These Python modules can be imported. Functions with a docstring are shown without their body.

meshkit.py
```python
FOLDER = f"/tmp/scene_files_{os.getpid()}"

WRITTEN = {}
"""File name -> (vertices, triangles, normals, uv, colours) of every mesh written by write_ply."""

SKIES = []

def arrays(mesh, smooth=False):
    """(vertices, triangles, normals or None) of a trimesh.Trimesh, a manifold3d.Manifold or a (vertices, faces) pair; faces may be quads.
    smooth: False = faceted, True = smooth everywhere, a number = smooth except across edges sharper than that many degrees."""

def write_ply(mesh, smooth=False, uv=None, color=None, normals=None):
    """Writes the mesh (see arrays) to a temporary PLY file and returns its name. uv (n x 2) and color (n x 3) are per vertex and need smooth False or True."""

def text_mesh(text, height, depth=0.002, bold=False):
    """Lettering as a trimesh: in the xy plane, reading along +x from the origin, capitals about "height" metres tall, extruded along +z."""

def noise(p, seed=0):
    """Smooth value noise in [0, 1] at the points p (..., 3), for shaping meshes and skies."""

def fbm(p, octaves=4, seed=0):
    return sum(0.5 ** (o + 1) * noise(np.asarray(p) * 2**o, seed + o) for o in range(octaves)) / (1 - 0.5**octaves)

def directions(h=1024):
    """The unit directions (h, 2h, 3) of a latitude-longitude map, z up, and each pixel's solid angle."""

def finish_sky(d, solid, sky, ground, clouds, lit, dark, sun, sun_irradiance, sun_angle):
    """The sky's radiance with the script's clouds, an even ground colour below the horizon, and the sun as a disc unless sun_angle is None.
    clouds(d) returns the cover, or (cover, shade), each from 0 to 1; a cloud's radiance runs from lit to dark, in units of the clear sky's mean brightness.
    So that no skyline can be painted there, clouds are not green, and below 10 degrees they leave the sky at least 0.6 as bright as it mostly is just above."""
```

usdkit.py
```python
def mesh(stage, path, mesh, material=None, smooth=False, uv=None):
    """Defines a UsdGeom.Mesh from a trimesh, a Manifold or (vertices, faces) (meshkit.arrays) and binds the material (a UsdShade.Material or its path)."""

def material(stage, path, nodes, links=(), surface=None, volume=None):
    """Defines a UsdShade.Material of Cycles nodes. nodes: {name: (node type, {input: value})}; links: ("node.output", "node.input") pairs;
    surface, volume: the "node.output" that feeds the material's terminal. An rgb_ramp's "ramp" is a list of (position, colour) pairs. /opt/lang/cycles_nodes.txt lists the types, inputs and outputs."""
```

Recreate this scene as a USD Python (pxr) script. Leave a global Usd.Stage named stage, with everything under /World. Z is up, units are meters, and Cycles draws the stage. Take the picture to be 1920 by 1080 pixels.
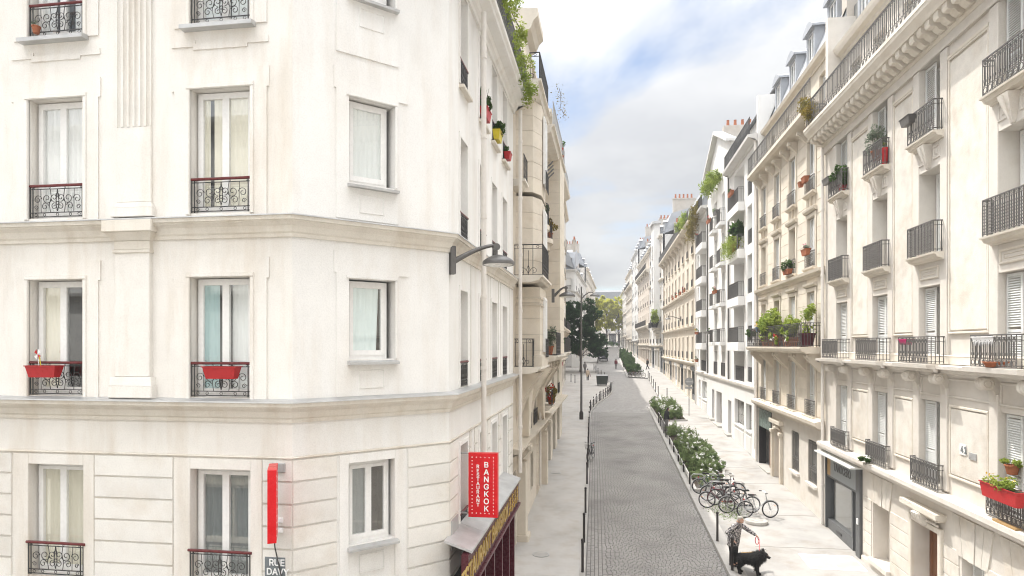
import math, random
import numpy as np, trimesh, manifold3d as m3
from pxr import Gf, Sdf, Usd, UsdGeom, UsdLux, UsdShade, Vt
import usdkit, meshkit

stage = Usd.Stage.CreateInMemory()
UsdGeom.SetStageUpAxis(stage, 'Z'); UsdGeom.SetStageMetersPerUnit(stage, 1.0)
WORLD = UsdGeom.Xform.Define(stage, '/World'); stage.SetDefaultPrim(WORLD.GetPrim())
# ---------------------------------------------------------------- camera, sky, sun, exposure
CAM_Z, YAW = 8.18, math.degrees(math.atan(180 / 1200))
cam = UsdGeom.Camera.Define(stage, '/World/camera')
cam.AddTranslateOp().Set(Gf.Vec3d(0, 0, CAM_Z)); cam.AddRotateZOp().Set(YAW); cam.AddRotateXOp().Set(90.0)
cam.CreateHorizontalApertureAttr(36.0); cam.CreateFocalLengthAttr(22.5); cam.CreateVerticalApertureOffsetAttr(2.025)
cam.CreateClippingRangeAttr(Gf.Vec2f(0.05, 5000)); cam.CreateFStopAttr(0.0)
cam.CreateExposureAttr(1.13)
SUN = np.array([-1.0, 1.15, 2.60]); SUN /= np.linalg.norm(SUN)
ELEV, AZ = math.asin(SUN[2]), math.atan2(SUN[0], SUN[1])
sun = UsdLux.DistantLight.Define(stage, '/World/sun')
sun.AddRotateZOp().Set(-math.degrees(AZ)); sun.AddRotateXOp().Set(-(90 - math.degrees(ELEV)))
sun.CreateIntensityAttr(0.58); sun.CreateAngleAttr(0.6); sun.CreateNormalizeAttr(True); sun.CreateColorAttr(Gf.Vec3f(1, .95, .88))
def setting(p, label=None, cat=None, kind='structure'):
    p.SetCustomDataByKey('kind', kind)
    if label: p.SetCustomDataByKey('label', label)
    if cat: p.SetCustomDataByKey('category', cat)
    return p
sky = UsdLux.DomeLight.Define(stage, '/World/sky'); setting(sky.GetPrim(), 'pale blue sky with broken white and grey clouds', 'sky')
SKY_STRENGTH = 0.07
CLOUD = 4.4
skym = usdkit.material(stage, '/World/Looks/sky_and_clouds', {
    'sky': ('sky_texture', {'sky_type': 'single_scattering', 'sun_disc': False, 'sun_elevation': ELEV, 'sun_rotation': AZ, 'aerosol_density': 1.0, 'air_density': 1.0}),
    'tc': ('texture_coordinate', {}), 'xyz': ('separate_xyz', {}),
    'den': ('math', {'math_type': 'add', 'value2': 0.22}),
    'px': ('math', {'math_type': 'divide'}), 'py': ('math', {'math_type': 'divide'}), 'cv': ('combine_xyz', {'z': 27.2}),
    'n1': ('noise_texture', {'scale': 1.15, 'detail': 7.0, 'roughness': 0.52, 'distortion': 0.25}),
    'r1': ('rgb_ramp', {'ramp': [(0.0, (0, 0, 0)), (0.36, (.10, .10, .10)), (0.47, (.92, .92, .92)), (1.0, (1, 1, 1))]}),
    'n2': ('noise_texture', {'scale': 1.9, 'detail': 5.0, 'roughness': 0.5}),
    'r2': ('rgb_ramp', {'ramp': [(0.0, (.92, .94, .97)), (0.40, (.97, .98, 1.0)), (0.62, (1.22, 1.22, 1.21)), (1.0, (1.3, 1.3, 1.28))]}),
    # clouds are brightest overhead (the overcast law) and towards the sun, as clouds are
    'z2': ('math', {'math_type': 'power', 'value2': 3.0}), 'zen': ('math', {'math_type': 'multiply_add', 'value2': 3.9 * CLOUD, 'value3': 0.86 * CLOUD}),
    'dot': ('vector_math', {'math_type': 'dot_product', 'vector2': tuple(SUN)}), 'dc': ('math', {'math_type': 'maximum', 'value2': 0.0}), 'pw': ('math', {'math_type': 'power', 'value2': 5.0}),
    'fw': ('math', {'math_type': 'multiply_add', 'value2': 1.6, 'value3': 1.0}), 'br': ('math', {'math_type': 'multiply'}), 'cl': ('vector_math', {'math_type': 'scale'}),
    'mix': ('mix_color', {'use_clamp': False}), 'bg': ('background_shader', {'strength': SKY_STRENGTH})},
    [('tc.generated', 'xyz.vector'), ('xyz.z', 'den.value1'), ('xyz.x', 'px.value1'), ('den.value', 'px.value2'), ('xyz.y', 'py.value1'), ('den.value', 'py.value2'),
     ('px.value', 'cv.x'), ('py.value', 'cv.y'), ('cv.vector', 'n1.vector'), ('cv.vector', 'n2.vector'), ('n1.fac', 'r1.fac'), ('n2.fac', 'r2.fac'),
     ('xyz.z', 'z2.value1'), ('z2.value', 'zen.value1'), ('tc.generated', 'dot.vector1'), ('dot.value', 'dc.value1'), ('dc.value', 'pw.value1'), ('pw.value', 'fw.value1'), ('zen.value', 'br.value1'), ('fw.value', 'br.value2'),
     ('r2.color', 'cl.vector1'), ('br.value', 'cl.scale'), ('r1.color', 'mix.fac'), ('sky.color', 'mix.a'), ('cl.vector', 'mix.b'), ('mix.result', 'bg.color')], surface='bg.background')
UsdShade.MaterialBindingAPI.Apply(sky.GetPrim()).Bind(skym)
# ---------------------------------------------------------------- materials
LOOKS = {}
def stone(name, c, var=.10, rough=.85, scale=2.2, bump=.25, stain=.0, streak=False, per_object=0.0, grain=38.0, sc=(1, 1, 1)):
    """Plaster, stone, asphalt: a base colour with large patches, fine grain and a relief; stain adds brownish weathering of its own shape."""
    c = np.array(c, float)
    n = {'g': ('geometry', {}), 'map': ('mapping', {'scale': sc}), 'n1': ('noise_texture', {'scale': scale, 'detail': 5.0, 'roughness': .6}),
         'r1': ('rgb_ramp', {'ramp': [(.25, tuple(c * (1 - var))), (.5, tuple(c)), (.75, tuple(np.minimum(c * (1 + var * .7), .92)))]}),
         'n2': ('noise_texture', {'scale': grain, 'detail': 4.0, 'roughness': .7}), 'b': ('bump', {'strength': bump, 'distance': .02}),
         'r2': ('rgb_ramp', {'ramp': [(.2, (.80, .80, .80)), (.55, (1, 1, 1)), (1, (1.05, 1.05, 1.05))]}), 'm': ('mix_color', {'blend_type': 'multiply', 'fac': .6}),
         'p': ('principled_bsdf', {'roughness': rough, 'specular_ior_level': .25})}
    l = [('g.position', 'map.vector'), ('map.vector', 'n1.vector'), ('g.position', 'n2.vector'), ('n1.fac', 'r1.fac'), ('n2.fac', 'r2.fac'), ('r1.color', 'm.a'), ('r2.color', 'm.b'),
         ('n2.fac', 'b.height'), ('b.normal', 'p.normal')]
    out = 'm.result'
    if stain:
        n['ms'] = ('mapping', {'scale': (1.3, 1.3, .22) if streak else (.7, .7, .7)})
        n['n3'] = ('noise_texture', {'scale': 1.6, 'detail': 6.0, 'roughness': .62})
        n['r3'] = ('rgb_ramp', {'ramp': [(.0, (0, 0, 0)), (.48, (0, 0, 0)), (.72, (stain, stain, stain)), (1, (stain, stain, stain))]})
        n['m3'] = ('mix_color', {'blend_type': 'multiply', 'b': (.70, .60, .48)})
        l += [('g.position', 'ms.vector'), ('ms.vector', 'n3.vector'), ('n3.fac', 'r3.fac'), ('r3.color', 'm3.fac'), (out, 'm3.a')]; out = 'm3.result'
    if per_object:
        k = per_object
        n['oi'] = ('object_info', {}) if k > 0 else ('geometry', {})
        k = abs(k)
        n['r4'] = ('rgb_ramp', {'ramp': [(0, (1 - k, 1 - k, 1 - k)), (.5, (1, 1, 1)), (1, (1 + k * .6, 1 + k * .6, 1 + k * .5))]})
        n['m4'] = ('mix_color', {'blend_type': 'multiply', 'fac': 1.0})
        l += [('oi.random' if per_object > 0 else 'oi.random_per_island', 'r4.fac'), (out, 'm4.a'), ('r4.color', 'm4.b')]; out = 'm4.result'
    l.append((out, 'p.base_color'))
    LOOKS[name] = usdkit.material(stage, '/World/Looks/' + name, n, l, surface='p.BSDF')
def paint(name, c, rough=.45, metal=0.0, var=.12, scale=14.0, spec=.4):
    c = np.array(c, float)
    LOOKS[name] = usdkit.material(stage, '/World/Looks/' + name, {'g': ('geometry', {}), 'n': ('noise_texture', {'scale': scale, 'detail': 4.0, 'roughness': .6}),
        'r': ('rgb_ramp', {'ramp': [(.3, tuple(c * (1 - var))), (.7, tuple(np.minimum(c * (1 + var), .95)))]}),
        'rr': ('map_range', {'from_min': .3, 'from_max': .7, 'to_min': max(rough - .1, .03), 'to_max': min(rough + .12, 1)}),
        'p': ('principled_bsdf', {'metallic': metal, 'specular_ior_level': spec})},
        [('g.position', 'n.vector'), ('n.fac', 'r.fac'), ('n.fac', 'rr.value'), ('rr.result', 'p.roughness'), ('r.color', 'p.base_color')], surface='p.BSDF')
def leaf(name, c, c2):
    LOOKS[name] = usdkit.material(stage, '/World/Looks/' + name, {'g': ('geometry', {}), 'r': ('rgb_ramp', {'ramp': [(0, c), (.55, tuple((np.array(c) + c2) / 2)), (1, c2)]}),
        'n': ('noise_texture', {'scale': 1.3, 'detail': 2.0}), 'ad': ('math', {'math_type': 'multiply_add', 'value2': .6}), 'nn': ('map_range', {'from_min': .25, 'from_max': .75, 'to_min': -.1, 'to_max': .5}),
        'd': ('principled_bsdf', {'roughness': .55, 'specular_ior_level': .3}), 't': ('translucent_bsdf', {}), 'm': ('mix_closure', {'fac': .42})},
        [('g.random_per_island', 'ad.value1'), ('g.position', 'n.vector'), ('n.fac', 'nn.value'), ('nn.result', 'ad.value3'), ('ad.value', 'r.fac'), ('r.color', 'd.base_color'), ('r.color', 't.color'), ('d.BSDF', 'm.closure1'), ('t.BSDF', 'm.closure2')], surface='m.closure')
def glass(name, f0=.13, tint=(.97, .98, .98)):
    LOOKS[name] = usdkit.material(stage, '/World/Looks/' + name, {'lw': ('layer_weight', {'blend': .5}), 'pw': ('math', {'math_type': 'power', 'value2': 4.0}), 'f': ('math', {'math_type': 'multiply_add', 'value2': .9 - f0, 'value3': f0}),
        't': ('transparent_bsdf', {'color': tint}), 'g': ('glossy_bsdf', {'roughness': .015, 'color': (.95, .97, .97)}), 'm': ('mix_closure', {})},
        [('lw.facing', 'pw.value1'), ('pw.value', 'f.value1'), ('f.value', 'm.fac'), ('t.BSDF', 'm.closure1'), ('g.BSDF', 'm.closure2')], surface='m.closure')
def cloth(name, c, trans=0):
    LOOKS[name] = usdkit.material(stage, '/World/Looks/' + name, {'d': ('diffuse_bsdf', {'color': c})}, [], surface='d.BSDF')

stone('white_plaster', (.81, .795, .765), var=.05, scale=1.1, bump=.16, stain=.26, streak=True)
stone('cream_stucco', (.785, .755, .705), var=.06, scale=1.3, bump=.18, stain=.40, streak=True)
stone('cream_block', (.76, .735, .69), var=.06, scale=1.6, bump=.15, stain=.35, per_object=.05)
stone('joint_mortar', (.50, .46, .40), var=.1)
stone('moulding_stone', (.72, .675, .60), var=.07, scale=3, bump=.12, stain=.4, streak=True)
stone('pale_limestone', (.66, .62, .565), var=.07, scale=2.6, bump=.2, stain=.22)
stone('pale_limestone_panel', (.69, .65, .59), var=.13, scale=3.0, bump=.35, stain=.42, per_object=.04)
stone('limestone_trim', (.69, .64, .56), var=.06, scale=3, bump=.12, stain=.3)
stone('tan_limestone', (.66, .60, .51), var=.09, scale=2.0, bump=.2, stain=.3)
stone('tan_limestone_block', (.68, .62, .53), var=.09, scale=2.2, bump=.2, stain=.25, per_object=.09)
stone('tan_trim', (.64, .58, .49), var=.08, scale=3, bump=.12, stain=.3)
stone('ochre_limestone', (.69, .625, .53), var=.08, scale=2.0, bump=.2, stain=.3, per_object=.07)
stone('bright_white_render', (.78, .77, .75), var=.03, scale=1.2, bump=.1, stain=.12, streak=True)
stone('grey_white_render', (.66, .65, .63), var=.05, scale=1.2, bump=.1, stain=.2, streak=True)
stone('rose_stone', (.60, .53, .46), var=.08, scale=2, bump=.15, stain=.2)
stone('asphalt_pavement', (.52, .50, .475), var=.15, scale=.6, bump=.35, grain=90.0, stain=.4)
stone('pale_pavement', (.37, .36, .345), var=.16, scale=.8, bump=.3, grain=90.0, stain=.5)
stone('granite_cobble', (.68, .65, .615), var=.30, scale=.5, bump=.35, grain=60.0, per_object=-.5, rough=.7)
stone('cobble_joint', (.20, .19, .18), var=.2, scale=3)
stone('granite_kerb', (.48, .46, .435), var=.10, scale=5, bump=.3, grain=80.0, per_object=.10)
stone('soil', (.055, .04, .028), var=.3, scale=5, bump=.8, grain=20.0)
stone('earth', (.2, .19, .17), var=.2)
stone('concrete', (.45, .43, .40), var=.1, bump=.3, stain=.3)
stone('terracotta', (.36, .13, .065), var=.15, scale=8, rough=.75)
stone('chimney_render', (.50, .46, .41), var=.1, stain=.3)
paint('zinc', (.52, .52, .515), rough=.5, metal=.35, var=.14, scale=3.0)
paint('zinc_roof', (.40, .415, .44), rough=.45, metal=.35, var=.10, scale=1.2)
paint('slate', (.17, .175, .185), rough=.5, var=.25, scale=5)
paint('white_frame', (.80, .79, .77), rough=.35, var=.03)
paint('shutter_white', (.72, .73, .715), rough=.5, var=.04)
paint('shutter_grey', (.40, .39, .37), rough=.5, var=.06)
paint('pipe_cream', (.70, .66, .61), rough=.5, var=.05)
paint('wrought_iron', (.06, .058, .057), rough=.5, var=.25, scale=30)
paint('grey_iron', (.12, .115, .11), rough=.5, var=.2, scale=30)
paint('burgundy_rail', (.13, .022, .022), rough=.35, var=.15)
paint('red_sign', (.62, .006, .012), rough=.28, var=.04, scale=3)
paint('red_plastic', (.42, .018, .02), rough=.4, var=.08)
paint('yellow_plastic', (.62, .50, .03), rough=.4, var=.05)
paint('pink_plastic', (.55, .02, .16), rough=.4, var=.05)
paint('sign_white', (.86, .86, .86), rough=.4, var=.02)
paint('gold_letter', (.48, .33, .10), rough=.35, metal=.25, var=.06)
paint('plaque_grey', (.16, .18, .19), rough=.4, var=.1)
paint('burgundy_front', (.075, .014, .022), rough=.3, var=.12)
paint('lamp_grey', (.13, .125, .12), rough=.4, metal=.3, var=.1)
paint('lamp_glass', (.75, .74, .70), rough=.25, var=.04)
paint('bollard_brown', (.035, .030, .028), rough=.45, var=.2)
paint('barrier_white', (.62, .61, .58), rough=.4, var=.05)
paint('galvanised', (.46, .46, .455), rough=.45, metal=.5, var=.1)
paint('shop_grey', (.10, .103, .105), rough=.4, var=.05)
paint('shop_slate_sign', (.28, .30, .31), rough=.4, var=.06)
paint('dark_shop', (.03, .028, .028), rough=.35, var=.1)
paint('green_marble', (.075, .115, .095), rough=.25, var=.4, scale=5)
paint('brown_door', (.19, .085, .04), rough=.4, var=.12)
paint('red_door', (.34, .03, .045), rough=.4, var=.06)
paint('blue_door', (.12, .19, .27), rough=.4, var=.06)
paint('wood_bench', (.42, .27, .12), rough=.5, var=.15)
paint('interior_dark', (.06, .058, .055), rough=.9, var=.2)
paint('interior_mid', (.24, .24, .23), rough=.9, var=.2, scale=1.5)
paint('tyre', (.02, .02, .02), rough=.8, var=.1)
paint('chrome', (.55, .55, .56), rough=.25, metal=.9, var=.05)
paint('bike_black', (.03, .03, .032), rough=.35, var=.1)
paint('bike_maroon', (.11, .03, .04), rough=.35, var=.1)
paint('bike_silver', (.42, .43, .44), rough=.35, metal=.4, var=.05)
paint('bike_green', (.07, .12, .11), rough=.4, var=.1)
paint('orange_reflector', (.75, .25, .02), rough=.3, var=.05)
paint('red_lens', (.5, .02, .02), rough=.3, var=.05)
paint('bin_green', (.045, .055, .05), rough=.5, var=.1)
paint('sign_back_grey', (.30, .30, .30), rough=.5, metal=.3, var=.08)
paint('bark', (.09, .07, .055), rough=.9, var=.3, scale=9)
paint('twig', (.11, .085, .06), rough=.9, var=.2)
paint('skin', (.52, .31, .22), rough=.55, var=.05)
paint('grey_hair', (.40, .37, .33), rough=.7, var=.2, scale=60)
paint('dark_hair', (.025, .02, .018), rough=.6, var=.2, scale=60)
paint('black_cloth', (.022, .021, .022), rough=.9, var=.2)
paint('grey_cloth', (.20, .19, .185), rough=.9, var=.1)
paint('maroon_cloth', (.16, .03, .04), rough=.9, var=.15)
paint('beige_cloth', (.46, .37, .29), rough=.9, var=.08)
paint('dark_shoe', (.05, .04, .035), rough=.6, var=.1)
paint('red_leash', (.60, .03, .04), rough=.5, var=.05)
paint('car_dark', (.03, .032, .036), rough=.25, var=.05)
paint('car_pale', (.35, .36, .37), rough=.25, metal=.4, var=.04)
glass('window_glass', .14); glass('shop_glass', .24)
cloth('white_curtain', (.84, .84, .82), .12); cloth('sheer_curtain', (.88, .90, .88), .2); cloth('teal_curtain', (.42, .58, .58), .12); cloth('dark_curtain', (.26, .28, .28), .12); cloth('beige_curtain', (.80, .76, .64), .12); cloth('aqua_curtain', (.76, .85, .84), .12)
cloth('pink_flower', (.60, .12, .25)); cloth('white_flower', (.80, .80, .76)); cloth('red_flower', (.55, .05, .04)); cloth('yellow_flower', (.75, .50, .05))
leaf('leaf_green', (.05, .10, .025), (.15, .25, .06)); leaf('leaf_dark', (.03, .07, .026), (.085, .16, .05)); leaf('leaf_yellow', (.40, .42, .05), (.78, .68, .08))
leaf('leaf_lime', (.20, .28, .04), (.48, .50, .10)); leaf('leaf_grey', (.16, .20, .14), (.34, .38, .29)); leaf('leaf_autumn', (.14, .13, .03), (.42, .26, .04)); leaf('leaf_bed', (.12, .18, .06), (.38, .44, .20))
LOOKS['print_cloth'] = usdkit.material(stage, '/World/Looks/print_cloth', {'g': ('geometry', {}), 'v': ('voronoi_texture', {'scale': 26.0}) if False else ('noise_texture', {'scale': 30.0, 'detail': 2.0}),
    'r': ('rgb_ramp', {'ramp': [(0, (.03, .03, .035)), (.50, (.04, .035, .04)), (.53, (.62, .58, .56)), (1, (.7, .66, .64))], 'interpolate': False}), 'p': ('principled_bsdf', {'roughness': .9})},
    [('g.position', 'v.vector'), ('v.fac', 'r.fac'), ('r.color', 'p.base_color')], surface='p.BSDF')
paint('dog_fur', (.014, .013, .013), rough=.85, var=.5, scale=40)
# far cobbles: voronoi cells
LOOKS['far_cobbles'] = usdkit.material(stage, '/World/Looks/far_cobbles', {'g': ('geometry', {}), 'v': ('voronoi_texture', {'scale': 7.5, 'feature': 'f1'}), 'bw': ('rgb_to_bw', {}),
    'r': ('rgb_ramp', {'ramp': [(0, (.24, .23, .22)), (.5, (.335, .32, .305)), (1, (.45, .43, .41))]}), 'v2': ('voronoi_texture', {'scale': 7.5, 'feature': 'distance_to_edge'}),
    'r2': ('rgb_ramp', {'ramp': [(0, (.45, .45, .45)), (.08, (1, 1, 1)), (1, (1, 1, 1))]}), 'm': ('mix_color', {'blend_type': 'multiply', 'fac': 1.0}), 'b': ('bump', {'strength': .5, 'distance': .015}), 'p': ('principled_bsdf', {'roughness': .7, 'specular_ior_level': .25})},
    [('g.position', 'v.vector'), ('g.position', 'v2.vector'), ('v.color', 'bw.color'), ('bw.val', 'r.fac'), ('v2.distance', 'r2.fac'), ('r.color', 'm.a'), ('r2.color', 'm.b'), ('m.result', 'p.base_color'), ('v2.distance', 'b.height'), ('b.normal', 'p.normal')], surface='p.BSDF')
# ---------------------------------------------------------------- geometry helpers
RNG = np.random.default_rng(7)
random.seed(7)
SLOPE = .037
def gz(y): return SLOPE * y
class Frame:
    """Local (u along a facade, w outwards, z up) to world."""
    def __init__(s, o, d, n=None):
        d = np.array([d[0], d[1], 0.0]); d /= np.linalg.norm(d)
        n = np.array([n[0], n[1], 0.0]) if n is not None else np.array([-d[1], d[0], 0.0]); n /= np.linalg.norm(n)
        s.o = np.array(o if len(o) == 3 else (*o, 0.0), float); s.M = np.stack([d, n, [0, 0, 1.0]]); s.flip = np.linalg.det(s.M) < 0
    def w(s, p): return np.asarray(p, float) @ s.M + s.o
ID = Frame((0, 0, 0), (1, 0), (0, 1))
BOXF = np.array([[0, 2, 1], [0, 3, 2], [4, 5, 6], [4, 6, 7], [0, 1, 5], [0, 5, 4], [1, 2, 6], [1, 6, 5], [2, 3, 7], [2, 7, 6], [3, 0, 4], [3, 4, 7]])
from shapely.geometry import Polygon as SPoly, box as sbox
class G:
    def __init__(s, fr=ID): s.fr, s.V, s.F, s.n = fr, [], [], 0
    def add(s, v, f):
        v = np.asarray(v, float); f = np.asarray(f, int)
        s.V.append(v); s.F.append(f + s.n); s.n += len(v); return s
    def box(s, u0, u1, w0, w1, z0, z1):
        return s.add([[u0, w0, z0], [u1, w0, z0], [u1, w1, z0], [u0, w1, z0], [u0, w0, z1], [u1, w0, z1], [u1, w1, z1], [u0, w1, z1]], BOXF)
    def bbox(s, u0, u1, w0, w1, z0, z1, c=.012):
        """A box against a wall (w0) with its front edges chamfered."""
        v = [[u0, w0, z0], [u1, w0, z0], [u1, w0, z1], [u0, w0, z1], [u0, w1 - c, z0], [u1, w1 - c, z0], [u1, w1 - c, z1], [u0, w1 - c, z1], [u0 + c, w1, z0 + c], [u1 - c, w1, z0 + c], [u1 - c, w1, z1 - c], [u0 + c, w1, z1 - c]]
        f = []
        for a in (0, 4):
            for i in range(4):
                j = (i + 1) % 4; f += [[a + i, a + 4 + i, a + 4 + j], [a + i, a + 4 + j, a + j]]
        f += [[8, 11, 10], [8, 10, 9]]
        return s.add(v, np.array(f))
    def rect(s, a, b, c, d): return s.add([a, b, c, d], [[0, 1, 2], [0, 2, 3]])
    def hexa(s, pts): return s.add(pts, BOXF)
    def tube(s, pts, r, k=6, closed=False, cap=True):
        p = np.asarray(pts, float); n = len(p); r = np.broadcast_to(np.asarray(r, float), (n,))
        t = (np.roll(p, -1, 0) - np.roll(p, 1, 0)) if closed else np.gradient(p, axis=0)
        t /= np.linalg.norm(t, axis=1, keepdims=True) + 1e-12
        ref = np.array([0, 0, 1.0]) if abs(t[:, 2]).mean() < .8 else np.array([1.0, 0, 0])
        if np.ptp(p[:, 1]) < 1e-6: ref = np.array([0, 1.0, 0])
        a = np.cross(t, ref); a /= np.linalg.norm(a, axis=1, keepdims=True) + 1e-12; b = np.cross(t, a)
        ang = np.arange(k) * 2 * np.pi / k + np.pi / k
        v = (p[:, None] + r[:, None, None] * (a[:, None] * np.cos(ang)[None, :, None] + b[:, None] * np.sin(ang)[None, :, None])).reshape(-1, 3)
        m = n if closed else n - 1
        i = np.arange(m)[:, None] * k + np.arange(k)[None]; j = np.arange(m)[:, None] * k + (np.arange(k)[None] + 1) % k
        i2, j2 = (i + k) % (n * k), (j + k) % (n * k)
        f = np.concatenate([np.stack([i, i2, j2], -1).reshape(-1, 3), np.stack([i, j2, j], -1).reshape(-1, 3)])
        if cap and not closed:
            f = np.concatenate([f, [[0, q, q + 1] for q in range(1, k - 1)], [[(n - 1) * k, (n - 1) * k + q + 1, (n - 1) * k + q] for q in range(1, k - 1)]])
        return s.add(v, f)
    def lathe(s, prof, c=(0, 0, 0), k=16):
        prof = np.asarray(prof, float); ang = np.arange(k) * 2 * np.pi / k
        v = np.stack([prof[:, 0][:, None] * np.cos(ang) + c[0], prof[:, 0][:, None] * np.sin(ang) + c[1], np.broadcast_to(prof[:, 1][:, None] + c[2], (len(prof), k))], -1).reshape(-1, 3)
        i = (np.arange(len(prof) - 1)[:, None] * k + np.arange(k)[None]); j = (np.arange(len(prof) - 1)[:, None] * k + (np.arange(k)[None] + 1) % k)
        f = np.concatenate([np.stack([i, j, j + k], -1).reshape(-1, 3), np.stack([i, j + k, i + k], -1).reshape(-1, 3)])
        return s.add(v, f)
    def prism(s, poly, w0, w1, plane='uz'):
        """poly: 2D points (or shapely polygon) in (u, z) extruded along w, in (w, z) along u, or in (u, w) along z."""
        poly = poly if hasattr(poly, 'exterior') else SPoly(poly)
        m = trimesh.creation.extrude_polygon(poly, w1 - w0, engine='earcut'); v = np.array(m.vertices); v[:, 2] += w0
        v = v[:, [0, 2, 1]] if plane == 'uz' else v[:, [2, 0, 1]] if plane == 'wz' else v
        return s.add(v, m.faces)
    def wall(s, u0, u1, z0, z1, holes=(), w=0.0, depth=.35, z0f=None):
        """A wall face with rectangular openings and their reveals; holes are (ua, ub, za, zb)."""
        us = sorted({u0, u1, *[min(max(h[i], u0), u1) for h in holes for i in (0, 1)]}); zs = sorted({z0, z1, *[min(max(h[i], z0), z1) for h in holes for i in (2, 3)]})
        for a, b in zip(us, us[1:]):
            runs = []
            for c, d in zip(zs, zs[1:]):
                if any(h[0] < (a + b) / 2 < h[1] and h[2] < (c + d) / 2 < h[3] for h in holes): continue
                if runs and abs(runs[-1][1] - c) < 1e-9: runs[-1][1] = d
                else: runs.append([c, d])
            for c, d in runs: s.rect((a, w, c), (a, w, d), (b, w, d), (b, w, c))
        for a, b, c, d in holes:
            e = w - depth
            s.rect((a, w, c), (a, e, c), (a, e, d), (a, w, d)); s.rect((b, w, c), (b, w, d), (b, e, d), (b, e, c))
            s.rect((a, w, d), (a, e, d), (b, e, d), (b, w, d)); s.rect((a, w, c), (b, w, c), (b, e, c), (a, e, c))
        return s
    def mesh(s): return np.concatenate(s.V), np.concatenate(s.F)
    def merge(s, g, M=None):
        for v, f in [g.mesh()]: s.add(v if M is None else v @ M[:3, :3].T + M[:3, 3], f)
        return s

USED = {}
def unique(parent, name):
    k = USED.get((parent, name), 0); USED[(parent, name)] = k + 1
    return f'{parent}/{name}' + (f'_{k:03d}' if k else '')
class Node:
    def __init__(s, path, base): s.path, s.base = path, np.asarray(base, float)
    @property
    def prim(s): return stage.GetPrimAtPath(s.path)
def tag(prim, label, cat, group=None, kind=None):
    for k, v in (('label', label), ('category', cat), ('group', group), ('kind', kind)):
        if v: prim.SetCustomDataByKey(k, v)
def thing(name, label, cat, base=(0, 0, 0), loc=None, rotz=0.0, group=None, kind=None):
    """An Xform at the thing's base. Geometry put under it is in world coordinates (loc None) or already local (loc given)."""
    path = unique('/World', name); x = UsdGeom.Xform.Define(stage, path)
    x.AddTranslateOp().Set(Gf.Vec3d(*map(float, base if loc is None else loc)))
    if loc is not None: x.AddRotateZOp().Set(math.degrees(rotz))
    tag(x.GetPrim(), label, cat, group, kind)
    return Node(path, base if loc is None else (0, 0, 0))
def copy(src, loc, rotz=0.0, label=None, group=None):
    was = src.prim.GetCustomData(); path = unique('/World', src.path.split('/')[-1].rstrip('0123456789').rstrip('_'))
    x = UsdGeom.Xform.Define(stage, path); x.AddTranslateOp().Set(Gf.Vec3d(*map(float, loc))); x.AddRotateZOp().Set(math.degrees(rotz))
    p = x.GetPrim(); p.GetReferences().AddInternalReference(src.path); p.SetInstanceable(True)
    tag(p, label or was['label'], was['category'], group or was.get('group'))
    return Node(path, (0, 0, 0))
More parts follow.
